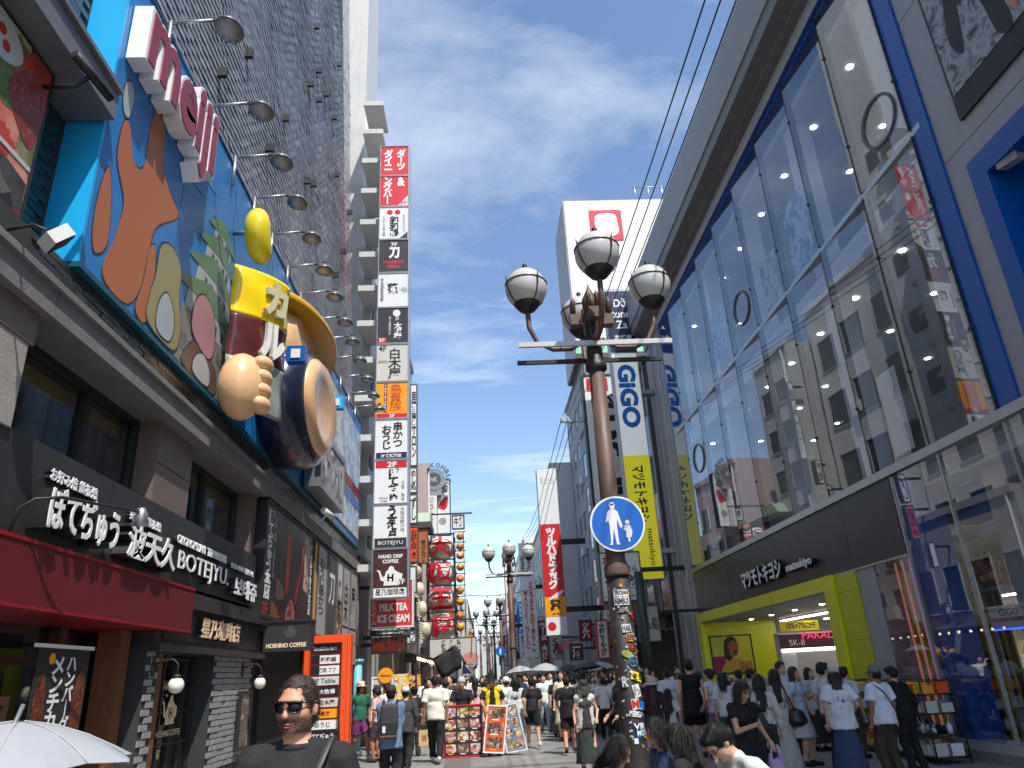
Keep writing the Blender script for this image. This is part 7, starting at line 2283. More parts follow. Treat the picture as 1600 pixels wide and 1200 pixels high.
def hat_mesh(kind, Hd, s, rgb, Rh):
    mb = MB(); mb.smooth = True
    R = Matrix(Rh.tolist())
    c = Hd((0, .016, 1.64))
    def ring(prof, sy=1.12, n=20):
        b = len(mb.v)
        mb.lathe((0, 0, 0), [(r * s, h * s) for r, h in prof], n, sy=sy)
        for i in range(b, len(mb.v)):
            mb.v[i] = tuple(c + R @ Vector(mb.v[i]))
    if kind == 'cap':
        ring([(.09, -.035), (.094, 0), (.09, .04), (.066, .075), (.03, .09), (0, .092)])
        b = len(mb.v)
        k = 9
        for j in range(3):
            for i in range(k):
                a = (i / (k - 1) - .5) * 2.0
                r = .092 + .033 * j
                mb.v.append(tuple(c + R @ (Vector((math.sin(a) * r * (1 - .12 * j), -math.cos(a) * r * 1.12, -.03 - .006 * j - .01 * abs(a) * j)) * s)))
        for j in range(2):
            for i in range(k - 1):
                mb.f.append((b + j * k + i, b + j * k + i + 1, b + (j + 1) * k + i + 1, b + (j + 1) * k + i)); mb.mi.append(0); mb.sm.append(True)
    elif kind == 'bucket':
        ring([(.16, -.075), (.15, -.06), (.1, -.02), (.094, .05), (.075, .085), (0, .092)])
    elif kind == 'fedora':
        ring([(.15, -.02), (.152, -.012), (.095, -.008), (.092, .03), (.085, .09), (.05, .1), (0, .085)])
    elif kind == 'pointed':
        ring([(.17, -.05), (.165, -.04), (.1, -.01), (.09, .06), (.05, .14), (.02, .2), (0, .21)])
    elif kind == 'helmet':
        ring([(.1, -.05), (.102, 0), (.095, .05), (.06, .095), (0, .105)])
    return mb
PEOPLE = {}
def person(label, px, py, Y, face=180, group=None, hat=None, hatcol=(30, 30, 30), X=None, H=None, glasses=False, extra_h=0, name='person', **kw):
    """face: 0 looks back up the street towards us, 180 walks away"""
    g = at(px, py, Y=Y)
    Hh = H or max(1.5, min(1.84, g.z - (.03 if hat else 0)))
    pose = kw.get('pose', 'stand')
    seed = (abs(hash(label)) if False else sum(ord(c) for c in label)) % 97
    d = math.hypot(g.x, Y)
    res = kw.pop('res', .011 if d < 7 else (.0135 if d < 13 else (.018 if d < 19 else .024)))
    kw.setdefault('strands', 2600 if d < 10 else (260 if d < 22 else 100))
    me, hm, Hd, Tq, hands, s, Rh = person_mesh(H=Hh, res=res, seed=seed, detail=kw.pop('detail', d < 22), **kw)
    o = bpy.data.objects.new(name, me)
    COL.objects.link(o)
    gx = g.x if X is None else X
    # the head sits over the feet; lean is taken out so that the head is where it was seen
    h0 = Hd((0, 0, 1.6))
    a = math.radians(face)
    rot = Matrix.Rotation(a, 3, 'Z')
    off = rot @ Vector((h0.x, h0.y, 0))
    o.location = (gx - off.x, Y - off.y, .006)
    o.rotation_euler = (0, 0, a)
    BASE[o.name] = Vector()
    tag(o, label, 'person', group)
    if hm:
        put('hair', hm, o)
    if hat:
        mb = hat_mesh(hat, Hd, s, hatcol, Rh)
        h = mb.build('hat', cloth(hatcol, .75), o)
        h.modifiers.new('thickness', 'SOLIDIFY').thickness = .006
    if glasses:
        mb = MB()
        for sx in (-1, 1):
            mb.tube([Hd((sx * .034 + .02 * math.cos(t), -.098, 1.59 + .017 * math.sin(t))) for t in np.linspace(0, 2 * math.pi, 11)], .0022, 5, caps=False)
            mb.tube([Hd((sx * .055, -.095, 1.595)), Hd((sx * .08, .0, 1.6))], .0022, 5)
        mb.build('glasses', DARK_EYE, o)
    loc = Vector(o.location)
    wh = [loc + rot @ h for h in hands]
    return o, wh, (lambda p: loc + rot @ Hd(p)), (lambda p: loc + rot @ Tq(p)), rot
G_WALK = 'pedestrians in the crowd'
wt_, bk = (226, 226, 224), (24, 24, 26)
# --- near the camera
man, mh_, mHd, mT, mrot = person('man in black sunglasses and dark t-shirt with a bag strap, walking towards us', 468, 1061, 3.5, 6, top=(34, 34, 36), bcol=(40, 42, 50), hairkind='crop', hair=mat('hair_dark_brown', (.05, .031, .022), .4, var=.4, vs=40, bump=.4, bs=120), strands=5200, skin=1, res=.0062, detail=False, arms=('down', 'bag'), turn=-.38, nod=.06, hem=.84, pose='walk', sleeve=.5, loose=1.02, fold=.005)
def man_skin():
    m, nt, b = node_mat('bearded_skin')
    tc = nt.nodes.new('ShaderNodeTexCoord')
    sp_ = nt.nodes.new('ShaderNodeSeparateXYZ')
    nt.links.new(tc.outputs['Object'], sp_.inputs[0])
    nz = nt.nodes.new('ShaderNodeTexNoise'); nz.inputs['Scale'].default_value = 160; nz.inputs['Detail'].default_value = 4
    nt.links.new(tc.outputs['Object'], nz.inputs['Vector'])
    r1 = nt.nodes.new('ShaderNodeMapRange'); r1.interpolation_type = 'SMOOTHSTEP'
    s = man_H / 1.7
    r1.inputs['From Min'].default_value = 1.565 * s; r1.inputs['From Max'].default_value = 1.53 * s
    nt.links.new(sp_.outputs[2], r1.inputs[0])
    r2 = nt.nodes.new('ShaderNodeMapRange'); r2.interpolation_type = 'SMOOTHSTEP'
    r2.inputs['From Min'].default_value = 1.465 * s; r2.inputs['From Max'].default_value = 1.49 * s
    nt.links.new(sp_.outputs[2], r2.inputs[0])
    mu = nt.nodes.new('ShaderNodeMath'); mu.operation = 'MULTIPLY'
    nt.links.new(r1.outputs[0], mu.inputs[0]); nt.links.new(r2.outputs[0], mu.inputs[1])
    n2 = nt.nodes.new('ShaderNodeMapRange'); n2.inputs['From Min'].default_value = .3; n2.inputs['From Max'].default_value = .55
    n2.inputs['To Min'].default_value = .55
    nt.links.new(nz.outputs[0], n2.inputs[0])
    m2 = nt.nodes.new('ShaderNodeMath'); m2.operation = 'MULTIPLY'
    nt.links.new(mu.outputs[0], m2.inputs[0]); nt.links.new(n2.outputs[0], m2.inputs[1])
    mx = nt.nodes.new('ShaderNodeMixRGB')
    mx.inputs[1].default_value = (*lin((206, 150, 122)), 1); mx.inputs[2].default_value = (*lin((66, 44, 34)), 1)
    nt.links.new(m2.outputs[0], mx.inputs[0]); nt.links.new(mx.outputs[0], b.inputs['Base Color'])
    b.inputs['Roughness'].default_value = .5
    b.inputs['Subsurface Weight'].default_value = .08
    b.inputs['Subsurface Radius'].default_value = (.01, .004, .002)
    bp = nt.nodes.new('ShaderNodeBump'); bp.inputs['Strength'].default_value = .15; bp.inputs['Distance'].default_value = .003
    nt.links.new(nz.outputs[0], bp.inputs['Height']); nt.links.new(bp.outputs[0], b.inputs['Normal'])
    return m
man_H = max(1.5, min(1.84, at(468, 1061, Y=3.5).z))
man.data.materials[0] = man_skin()
# sunglasses, lips and strap as parts of the man
def onman(nm, mb, m):
    inv = mrot.transposed()
    mb.v = [tuple(inv @ (Vector(v) - Vector(man.location))) for v in mb.v]
    return mb.build(nm, m, man)
lens = mat('sunglass_lens', (.008, .008, .009), .08, var=0)
mb = MB(); mb.smooth = True
for sx in (-1, 1):
    pts = [(sx * .008, 1.609), (sx * .03, 1.613), (sx * .062, 1.612), (sx * .064, 1.59), (sx * .055, 1.572), (sx * .03, 1.568), (sx * .013, 1.578)]
    if sx > 0:
        pts = pts[::-1]
    f = [mHd((u, -.107 + abs(u) ** 2 * 5.5, v)) for u, v in pts]
    bk_ = [mHd((u, -.101 + abs(u) ** 2 * 5.5, v)) for u, v in pts]
    n = len(pts)
    mb.add(f + bk_, [tuple(range(n)), tuple(reversed(range(n, 2 * n)))] + [(i, n + i, n + (i + 1) % n, (i + 1) % n) for i in range(n)])
onman('sunglass_lenses', mb, lens)
mb = MB()
mb.tube([mHd((u, -.109 + abs(u) ** 2 * 5.5, 1.612)) for u in np.linspace(-.068, .068, 15)], .0045, 6)
for sx in (-1, 1):
    mb.tube([mHd((sx * .067, -.085, 1.608)), mHd((sx * .079, -.03, 1.606)), mHd((sx * .083, .02, 1.596))], .004, 6)
    pts = [(sx * .008, 1.609), (sx * .03, 1.613), (sx * .062, 1.612), (sx * .064, 1.59), (sx * .055, 1.572), (sx * .03, 1.568), (sx * .013, 1.578), (sx * .008, 1.609)]
    mb.tube([mHd((u, -.108 + abs(u) ** 2 * 5.5, v)) for u, v in pts], .0035, 5)
onman('sunglass_frame', mb, mat('glasses_black', (.01, .01, .01), .25, var=0))
mb = MB()
mb.tube([mHd((-.024, -.086, 1.522)), mHd((-.008, -.098, 1.524)), mHd((.008, -.098, 1.524)), mHd((.024, -.086, 1.522))], [.002, .0045, .0045, .002], 6)
mb.tube([mHd((-.02, -.086, 1.514)), mHd((0, -.1, 1.512)), mHd((.02, -.086, 1.514))], [.002, .0055, .002], 6)
onman('lips', mb, LIP)
mb = MB()
mb.tube([mT((.067 * math.cos(t), .01 + .066 * math.sin(t), 1.431 + .006 * math.sin(t))) for t in np.linspace(0, 2 * math.pi, 37)], .0155, 8, caps=False)
onman('collar', mb, cloth((34, 34, 36)))
sb = thing('shoulder_bag', 'dark grey cross body bag on a strap over the shoulder of the man in sunglasses', 'bag', Vector(man.location) + Vector((-.2, .1, .9)))
mb = MB(); mb.smooth = True
pth = [(.13, .08, 1.43), (.125, .0, 1.445), (.115, -.075, 1.41), (.07, -.135, 1.3), (0, -.15, 1.2), (-.08, -.14, 1.1), (-.16, -.09, 1.0), (-.2, .0, .95)]
vs = []
for i, p in enumerate(pth):
    a = Vector(mT(p)); b = Vector(mT((p[0] + .032, p[1] - .002, p[2] + .012)))
    vs += [a, b]
mb.add(vs, [(2 * i, 2 * i + 1, 2 * i + 3, 2 * i + 2) for i in range(len(pth) - 1)])
o = mb.build('strap', mat('strap_grey', (.06, .06, .065), .5, bump=.2, bs=200), sb); o.modifiers.new('thickness', 'SOLIDIFY').thickness = .006
c = mT((-.25, .0, .86)); MB().box(c.x - .06, c.x + .06, c.y - .12, c.y + .12, c.z - .1, c.z + .1).build('pouch', mat('bag_dark', (.03, .03, .032), .6), sb)

def umbrella(label, tip, r, m, tilt=(0, 0), group=None, grip=None, n=8, dr=.42, sg=.06):
    t = thing('umbrella', label, 'umbrella', tip, group)
    R = Matrix.Rotation(tilt[0], 3, 'X') @ Matrix.Rotation(tilt[1], 3, 'Y')
    mb = MB()
    tip = Vector(tip)
    rows = 6
    vs = [tip]
    for j in range(1, rows + 1):
        f = j / rows
        for k in range(n * 4):
            a = 2 * math.pi * k / (n * 4)
            sag = 1 - sg * f * (.5 - .5 * math.cos(a * n))
            vs.append(tip + R @ Vector((math.cos(a) * r * f * sag, math.sin(a) * r * f * sag, -dr * r * f ** 1.7 + .02 * r * f * (.5 - .5 * math.cos(a * n)))))
    N_ = n * 4
    fs = [(0, 1 + k, 1 + (k + 1) % N_) for k in range(N_)]
    for j in range(rows - 1):
        for k in range(N_):
            fs.append((1 + j * N_ + k, 1 + (j + 1) * N_ + k, 1 + (j + 1) * N_ + (k + 1) % N_, 1 + j * N_ + (k + 1) % N_))
    mb.add(vs, fs)
    for k in range(N_): mb.sm[k] = True
    o = mb.build('canopy', m, t); o.modifiers.new('thickness', 'SOLIDIFY').thickness = .003
    end = grip or tip + R @ Vector((0, 0, -.85))
    MB().tube([tip + R @ Vector((0, 0, .05)), end], .007, 6).build('shaft', steel, t)
    MB().tube([end, Vector(end) + Vector((0, 0, -.1))], .014, 6).build('handle', iron, t)
    for k in range(n if sg > .1 else 0):
        a = 2 * math.pi * (k + .5) / n
        MB().tube([tip + R @ Vector((math.cos(a) * r * f * (1 - sg * f), math.sin(a) * r * f * (1 - sg * f), -dr * r * f ** 1.7 + .02 * r * f + .003)) for f in (.05, .3, .6, .8, 1.0)], .0016, 4).build('seam', lightgrey, t)
    for k in range(n):
        a = 2 * math.pi * k / n
        MB().tube([tip + R @ Vector((math.cos(a) * r * f, math.sin(a) * r * f, -dr * r * f ** 1.7 - .004)) for f in (.05, .5, 1.0)], .004, 4).build('rib', steel, t)
    return t
umb_white = mat('umbrella_white', (.34, .355, .385), .6, var=.05, bump=.1, bs=8)
tipw = at(30, 1128, Y=2.55)
uh, uhh, *_ = person('person in a pale dress holding the plain white umbrella', 15, 1180, 2.6, 20, H=1.5, X=tipw.x - .12, top=(210, 205, 200), bottom='dress', bcol=(210, 205, 200), female=True, hairkind='long', arms=('face', 'down'), res=.02)
umbrella('plain white umbrella held low beside the red awning', tipw, .36, umb_white, (.0, .06), dr=.3, sg=.13, grip=uhh[0])
# --- people sitting round the foot of the lamp
GP = 'people crouching beside the sticker covered lamp post'
person('crouching girl with dotted black hair beside the lamp foot', 968, 1168, 6.4, 60, GP, H=1.55, pose='crouch', lean=.25, nod=.3, female=True, hairkind='bob', top=(60, 50, 50), arms=('hold', 'hold'), fold=.003)
person('crouching child in a blue shirt with short dark hair beside the lamp', 1026, 1140, 7.0, -70, GP, H=1.62, pose='crouch', lean=.15, nod=.25, hairkind='bob', top=(64, 84, 120), arms=('hold', 'hold'))
person('crouching woman with very long glossy black hair and striped sleeve', 1056, 1143, 6.3, -130, GP, H=1.62, pose='crouch', lean=.2, nod=.2, female=True, hairkind='verylong', top=(30, 30, 32), arms=('hold', 'hold'))
person('man in pale grey t-shirt and glasses bending forward beside the lamp', 1118, 1141, 6.0, -75, GP, H=1.74, pose='crouch', lean=.5, nod=.35, top=(205, 210, 205), hairkind='short', hair=hair_black, glasses=True, arms=('hold', 'hold'), sleeve=.5)
# --- right hand group in the shade
pw_, pwh, *_r = person('woman with long brown hair in a black top looking at her phone', 1158, 1063, 8.6, 20, female=True, nod=.45, hairkind='long', hair=hair_brown, top=(26, 24, 26), sleeve=.3, bcol=(32, 34, 46), arms=('hold', 'phone'), hem=.95, skin=0)
ph = thing('phone', 'dark smartphone held by the woman in the black top', 'phone', pwh[1])
mb = MB(); obox(mb, pwh[1] + Vector((0, .01, .03)), Vector((1, 0, 0)), Vector((0, .75, .65)), Vector((0, -.65, .75)), .036, .075, .005); mb.build('case', iron, ph)
lb_ = thing('shopping_bag', 'lilac and turquoise plastic shopping bag of the woman with the phone', 'bag', pwh[0] + Vector((0, 0, -.5)))
def lilac():
    m, nt, b = node_mat('lilac_plastic')
    tc = nt.nodes.new('ShaderNodeTexCoord'); nz = nt.nodes.new('ShaderNodeTexNoise'); nz.inputs['Scale'].default_value = 3.5; nz.inputs['Distortion'].default_value = .5
    nt.links.new(tc.outputs['Object'], nz.inputs['Vector'])
    cr = nt.nodes.new('ShaderNodeValToRGB')
    for i, (p, c) in enumerate(((.35, (176, 140, 196)), (.62, (130, 190, 200)))):
        cr.color_ramp.elements[i].position = p; cr.color_ramp.elements[i].color = (*lin(c), 1)
    nt.links.new(nz.outputs[0], cr.inputs[0]); nt.links.new(cr.outputs[0], b.inputs['Base Color'])
    b.inputs['Roughness'].default_value = .35; b.inputs['Transmission Weight'].default_value = .1
    return m
Bb = Body()
q = np.array(pwh[0]) + np.array([.0, -.05, 0])
Bb.cone(q + [0, 0, -.12], q + [0, 0, -.52], .07, .17, 0, .03, True, .6).ell(q + [0, 0, -.5], (.18, .11, .09), 0, .04)
Bb.cone(q + [-.035, 0, .0], q + [-.06, 0, -.16], .012, .03, 0, .02).cone(q + [.035, 0, .0], q + [.06, 0, -.16], .012, .03, 0, .02)
V, Q, _l = Bb.mesh(.012, .008, (0,), 4)
mb = MB(); mb.smooth = True; mb.add([tuple(v) for v in V], [tuple(int(i) for i in f) for f in Q]); mb.build('bag', lilac(), lb_)
GS = 'shoppers outside the drugstore'
person('woman in a white cap, white t-shirt and long denim skirt', 1300, 1041, 11.6, 168, GS, hat='cap', hatcol=(190, 184, 176), female=True, hairkind='long', hair=hair_brown, top=(215, 218, 226), bottom='longskirt', bcol=(52, 70, 100), sleeve=.5, loose=1.25, hem=.78, arms=('down', 'hold'), skin=0)
cm, cmh, cHd, cT, crot = person('man in a grey baseball cap, white t-shirt and olive trousers with a black strap', 1362, 1038, 11.4, 205, GS, hat='cap', hatcol=(112, 116, 122), top=(222, 226, 236), bottom='pants', bcol=(62, 56, 44), sleeve=.5, loose=1.25, hem=.84, arms=('bag', 'down'), skin=2, hairkind='crop')
person('person in black with dark trousers behind the man in the grey cap', 1394, 1060, 12.3, 200, GS, top=(20, 20, 22), bcol=(24, 24, 26), sleeve=.9, hairkind='short', lean=.2)
person('woman in a pale blue top and frilled white skirt holding a phone', 1239, 1043, 13.6, 40, GS, female=True, top=(170, 190, 205), bottom='skirt', bcol=(190, 190, 190), shoes=(30, 30, 30), hairkind='long', hair=hair_brown, arms=('phone', 'down'), sleeve=.35, hem=.98)
wb, wbh, wbHd, wbT, wbr = person('woman with long black hair, cream top and silver satin skirt', 1207, 1047, 12.4, 175, GS, female=True, top=(188, 184, 178), bottom='longskirt', bcol=(168, 166, 162), hairkind='long', arms=('hold', 'bag'), sleeve=.4, hem=.96)
person('young man with black hair in a white shirt behind the woman in pale blue', 1218, 1035, 15.2, 20, GS, top=(210, 212, 216), hairkind='short', bcol=(40, 40, 44))
person('young man in profile in a white t-shirt beside the woman in the white cap', 1283, 1036, 13.0, 110, GS, top=(214, 214, 218), hairkind='short', bcol=(30, 30, 34), sleeve=.5)
person('woman with straight black hair, white blouse and charcoal trousers', 1183, 1058, 11.2, 165, GS, female=True, top=(196, 192, 188), bcol=(44, 44, 46), hairkind='long', sleeve=.9, hem=.98)
person('young man in a white sleeveless hoodie and grey trousers leaning to the display', 1106, 1046, 15.4, 215, GS, top=(205, 206, 210), bcol=(120, 122, 126), hairkind='short', sleeve=0, lean=.12, loose=1.15, arms=('hold', 'hold'))
person('tall person in a long black sleeveless shirt and black shorts with white print', 1074, 1031, 15.8, 175, GS, top=(18, 19, 24), bottom='shorts', bcol=(18, 19, 24), hairkind='short', sleeve=0, hem=.7, loose=1.15, arms=('down', 'down'))
person('man in a white t-shirt with dark back print beside the black sleeveless shirt', 1041, 1045, 17.5, 178, GS, top=(206, 210, 222), hairkind='crop', bcol=(40, 40, 46), loose=1.15)
person('small girl with long black hair and a white t-shirt', 1044, 1092, 14.8, 178, GS, H=1.28, female=True, hairkind='long', top=(205, 203, 200), bcol=(60, 60, 64), bottom='shorts')
person('woman in a cream sun hat and brown top beside the lamp post', 1016, 1056, 13.6, 170, GS, hat='bucket', hatcol=(196, 184, 164), female=True, top=(60, 40, 36), bottom='skirt', bcol=(200, 198, 194), hairkind='long', hair=hair_brown, sleeve=.9)
person('man in a black t-shirt looking sideways just behind the lamp post', 967, 1043, 12.6, -75, GS, top=(22, 23, 28), bcol=(24, 25, 32), hairkind='short', skin=1, arms=('hold', 'hold'), loose=1.1)
for i, (px_, py_, Y, fc_, kw_) in enumerate((
    (1128, 1052, 14.6, 150, dict(top=(214, 214, 212), bcol=(70, 72, 78), hairkind='bob', female=True)),
    (1152, 1048, 17.2, 200, dict(top=(206, 206, 210), bcol=(40, 40, 46), hairkind='short')),
    (1090, 1050, 18.8, 170, dict(top=(216, 214, 210), bcol=(60, 60, 66), hairkind='short', sleeve=.9)),
    (1058, 1056, 20.6, 0, dict(top=(28, 28, 32), bcol=(150, 150, 154), hairkind='long', female=True)),
    (1004, 1058, 18.0, 185, dict(top=(34, 34, 38), bcol=(30, 30, 34), hairkind='short')),
    (990, 1056, 20.4, 180, dict(top=(210, 206, 200), bcol=(50, 50, 56), hairkind='long', female=True)),
    (1172, 1046, 15.8, 100, dict(top=(220, 220, 222), bcol=(50, 54, 66), hairkind='short')),
    (1262, 1044, 15.6, 30, dict(top=(190, 186, 180), bottom='longskirt', bcol=(40, 40, 42), hairkind='long', female=True)),
    (1318, 1050, 14.2, 120, dict(top=(200, 200, 204), bcol=(60, 56, 50), hairkind='short')),
    (958, 1062, 24.0, 180, dict(top=(216, 216, 214), bcol=(36, 36, 40), hairkind='short')),
    (925, 1056, 23.0, 10, dict(top=(212, 208, 200), bcol=(90, 96, 110), hairkind='bob', female=True)))):
    lbs = ('woman with bobbed hair in a white top by the red display stand', 'young man in pale grey shirt deep beside the poster wall', 'person in a white long sleeved shirt near the portal end', 'woman in black top and grey trousers facing up the street', 'man in dark clothes close behind the lamp post', 'woman with long hair in cream top beyond the lamp post', 'young man in white t-shirt turning to the shop counter', 'woman in beige top and long black skirt at the counter', 'man in grey shirt between the capped shoppers', 'man in white shirt walking under the souvenir banner', 'woman with bobbed hair in cream blouse coming from the awning')
    person(lbs[i], px_, py_, Y, fc_, GS, **kw_)
# --- middle of the street
GM = 'people in the middle of the street'
ow, owh, *_ = person('older woman in dark bucket hat, white lace vest and green dress', 911, 1066, 14.6, 5, GM, hat='bucket', hatcol=(44, 42, 42), female=True, top=(52, 56, 54), bottom='longskirt', bcol=(46, 54, 50), vest=(196, 196, 190), sleeve=0, hairkind='short', hair=hair_black, arms=('hold', 'down'), nod=.2)
fu_ = thing('folded_umbrella', 'folded black umbrella used as a walking stick by the woman in the lace vest', 'umbrella', owh[1])
MB().tube([owh[1] + Vector((0, -.02, .06)), owh[1] + Vector((0, -.03, -.05)), Vector((owh[1].x + .06, owh[1].y - .12, .03))], [.012, .022, .008], 8).build('canopy', black, fu_)
MB().tube([owh[1] + Vector((0, -.02, .06)), owh[1] + Vector((0, 0, .1)), owh[1] + Vector((0, .04, .08))], .01, 6).build('handle', wood, fu_)
person('man in a black t-shirt and long black shorts with black shoes walking away', 884, 1057, 17.8, 172, GM, top=(20, 20, 22), bottom='shorts', bcol=(18, 18, 20), shoes=(16, 16, 16), pose='walk', phase=-1, arms=('fwd', 'back'), loose=1.18, hem=.78, skin=1)
person('man in a fitted black t-shirt and black shorts with white socks walking away', 829, 1059, 19.6, 188, GM, top=(30, 30, 34), bottom='shorts', bcol=(26, 26, 30), shoes=(210, 210, 210), pose='walk', arms=('back', 'down'), skin=1, hem=.88)
person('woman in a loose white hooded jacket and pale trousers with long dark hair', 806, 1061, 20.2, 165, GM, female=True, top=(212, 212, 210), bottom='wide', bcol=(190, 190, 186), shoes=(140, 130, 124), pose='walk', hairkind='long', sleeve=.9, loose=1.25, hem=.8)
yb, ybh, *_ = person('restaurant tout in a yellow happi coat and black pointed hat', 768, 1062, 18.6, 4, GM, hat='pointed', hatcol=(20, 20, 22), H=1.68, top=(24, 24, 26), vest=(236, 200, 20), bcol=(22, 22, 24), sleeve=.5, arms=('hold', 'board'), turn=.3, hairkind='short', skin=1)
pb2, pbh, *_ = person('restaurant tout in a black polo shirt and pale helmet cap behind the large menu board', 721, 1060, 18.9, 0, GM, hat='helmet', hatcol=(180, 180, 180), H=1.66, top=(24, 25, 28), bcol=(24, 24, 26), sleeve=.5, arms=('board', 'board'), collar=True, hairkind='crop', skin=1)
person('man in a cream t-shirt and black trousers walking away with white shoes', 680, 1056, 17.6, 180, GM, top=(226, 220, 206), bcol=(22, 22, 24), shoes=(225, 225, 225), pose='walk', arms=('bag', 'down'), hairkind='crop', skin=1, loose=1.15, hem=.83)
bm_, bmh, bHd, bT, brt = person('man in a denim blue shirt and brown cap wearing a backpack', 611, 1084, 13.2, 180, GM, hat='cap', hatcol=(58, 42, 36), H=1.6, top=(104, 124, 158), bcol=(30, 30, 34), sleeve=.9, arms=('belly', 'belly'), collar=True, loose=1.2, hem=.72, hairkind='crop')
person('person in a charcoal jacket and white cap walking away', 634, 1072, 16.4, 178, GM, hat='cap', hatcol=(214, 212, 206), top=(62, 60, 62), bcol=(24, 25, 30), sleeve=.9, loose=1.15, hem=.78, hairkind='crop', pose='walk')
pcb, pch, *_ = person('person in black with a black cap carrying a paper bag', 647, 1072, 19.4, 200, GM, hat='cap', hatcol=(20, 20, 22), top=(28, 28, 32), bcol=(40, 40, 44), arms=('bag', 'bag'), hairkind='crop')
person('boy with dark hair in a pink striped shirt looking down', 588, 1074, 18.6, 250, GM, H=1.56, top=(206, 170, 172), bcol=(60, 56, 60), bottom='shorts', nod=.3, hairkind='short', skin=2)
person('young man with dark hair in a white shirt beside the boy in pink', 604, 1069, 19.8, 235, GM, top=(218, 216, 216), bcol=(40, 40, 44), hairkind='short', skin=2, arms=('face', 'down'))
person('bearded man in a green and white football shirt, purple shorts and straw hat', 547, 1069, 19.0, 35, GM, X=-2.95, hat='fedora', hatcol=(205, 196, 178), H=1.68, top=(34, 100, 76), bottom='shorts', bcol=(110, 44, 92), shoes=(190, 200, 205), skin=2, pose='walk', arms=('down', 'back'), hairkind='bob', hair=hair_black)
person('young man in a white printed t-shirt and light jeans coming towards us', 848, 1054, 24.0, 0, GM, top=(222, 226, 224), bcol=(150, 170, 186), pose='walk', hairkind='short')
person('young man in an open white shirt and white shorts coming towards us', 859, 1050, 25.2, -8, GM, top=(220, 220, 222), bottom='shorts', bcol=(190, 190, 192), pose='walk', phase=-1, hairkind='short', shoes=(220, 220, 220), loose=1.15)
person('man in a white t-shirt and black trousers seen from behind beside the bucket hat', 941, 1060, 20.5, 175, GM, top=(218, 216, 212), bcol=(24, 24, 28), pose='walk', hairkind='short')
person('person with headphones in black seen beyond the man in black shorts', 868, 1055, 22.5, 170, GM, top=(30, 30, 34), bottom='longskirt', bcol=(30, 30, 32), female=True, hairkind='long')
person('man in a white t-shirt with a white towel on his head', 790, 1058, 21.5, 200, GM, hat='helmet', hatcol=(220, 218, 214), top=(216, 216, 218), bcol=(120, 124, 130), loose=1.15)
person('woman in a flowered blouse with a dark ponytail near the lanterns', 742, 1060, 22.8, 180, GM, female=True, top=(210, 180, 184), bcol=(60, 60, 66), hairkind='long')
person('person in a dark green jacket by the food stall', 700, 1066, 23.6, 150, GM, top=(44, 54, 48), bcol=(40, 40, 44), hairkind='short', sleeve=.9)
person('woman in a beige dress with dark hair beyond the yellow coat', 757, 1064, 24.5, 185, GM, female=True, top=(200, 190, 170), bottom='dress', bcol=(200, 190, 170), hairkind='long')
# bags worn and carried
bp_ = thing('backpack', 'black and grey backpack with tan base on the man in the denim blue shirt', 'backpack', bT((0, .2, 1.0)))
def worn(T_, rt, nm, a, r, m, par, res=.016, fold=.003):
    B_ = Body(); B_.ell(np.array(a), np.array(r), 0, .01)
    return B_
def box_on(T_, par, nm, x0, x1, y0, y1, z0, z1, m, bevel=.0):
    mb = MB()
    mb.hexa([T_((x0, y0, z0)), T_((x1, y0, z0)), T_((x1, y1, z0)), T_((x0, y1, z0)), T_((x0, y0, z1)), T_((x1, y0, z1)), T_((x1, y1, z1)), T_((x0, y1, z1))])
    o = mb.build(nm, m, par)
    if bevel:
        b = o.modifiers.new('bevel', 'BEVEL'); b.width = bevel; b.segments = 3
    return o
box_on(bT, bp_, 'main_pack', -.15, .15, .13, .29, .98, 1.42, mat('pack_charcoal', (.045, .045, .048), .7, bump=.2, bs=80), .05)
box_on(bT, bp_, 'front_pocket', -.14, .14, .285, .335, .93, 1.15, mat('pack_black', (.02, .02, .022), .7), .03)
box_on(bT, bp_, 'tan_base', -.142, .142, .15, .338, .9, .935, wood2, .012)
box_on(bT, bp_, 'label_patch', .05, .1, .336, .339, .98, 1.08, sign_white)
for sx in (-1, 1):
    mb = MB(); mb.tube([bT((sx * .1, .14, 1.4)), bT((sx * .12, .04, 1.47)), bT((sx * .125, -.08, 1.42)), bT((sx * .14, -.12, 1.25)), bT((sx * .17, .0, 1.05))], .022, 6); mb.build('strap', mat('pack_black', (.02, .02, .022), .7), bp_)
MB().tube([bT((-.04, .16, 1.41)), bT((0, .17, 1.48)), bT((.04, .16, 1.41))], .012, 6).build('handle', mat('pack_blue', lin((60, 90, 140)), .6), bp_)
hb = thing('handbag', 'black leather shoulder bag of the woman in the satin skirt', 'bag', wbT((-.22, -.02, .95)))
Bb = Body(); q = np.array(wbT((-.25, .02, .93))); Bb.ell(q, (.15, .15, .13), 0, .02).ell(q + [0, 0, -.06], (.17, .16, .08), 0, .05)
V, Q, _l = Bb.mesh(.015, .005, (0,), 2)
mb = MB(); mb.smooth = True; mb.add([tuple(v) for v in V], [tuple(int(i) for i in f) for f in Q]); mb.build('bag', mat('black_leather', (.015, .015, .016), .35, bump=.2), hb)
MB().tube([wbT((-.25, .1, 1.0)), wbT((-.13, .14, 1.3)), wbT((-.1, .03, 1.47)), wbT((-.13, -.13, 1.3)), wbT((-.25, -.06, 1.0))], .011, 6).build('strap', MATS['black_leather'], hb)
pbag = thing('paper_bag', 'small brown paper bag with dark print carried beside the cream t-shirt', 'bag', pch[0] + Vector((0, 0, -.4)))
q = pch[1] + Vector((.06, -.1, -.08))
MB().box(q.x - .13, q.x + .13, q.y - .05, q.y + .05, q.z - .4, q.z - .06).build('bag', mat('kraft_paper', lin((206, 176, 128)), .7), pbag)
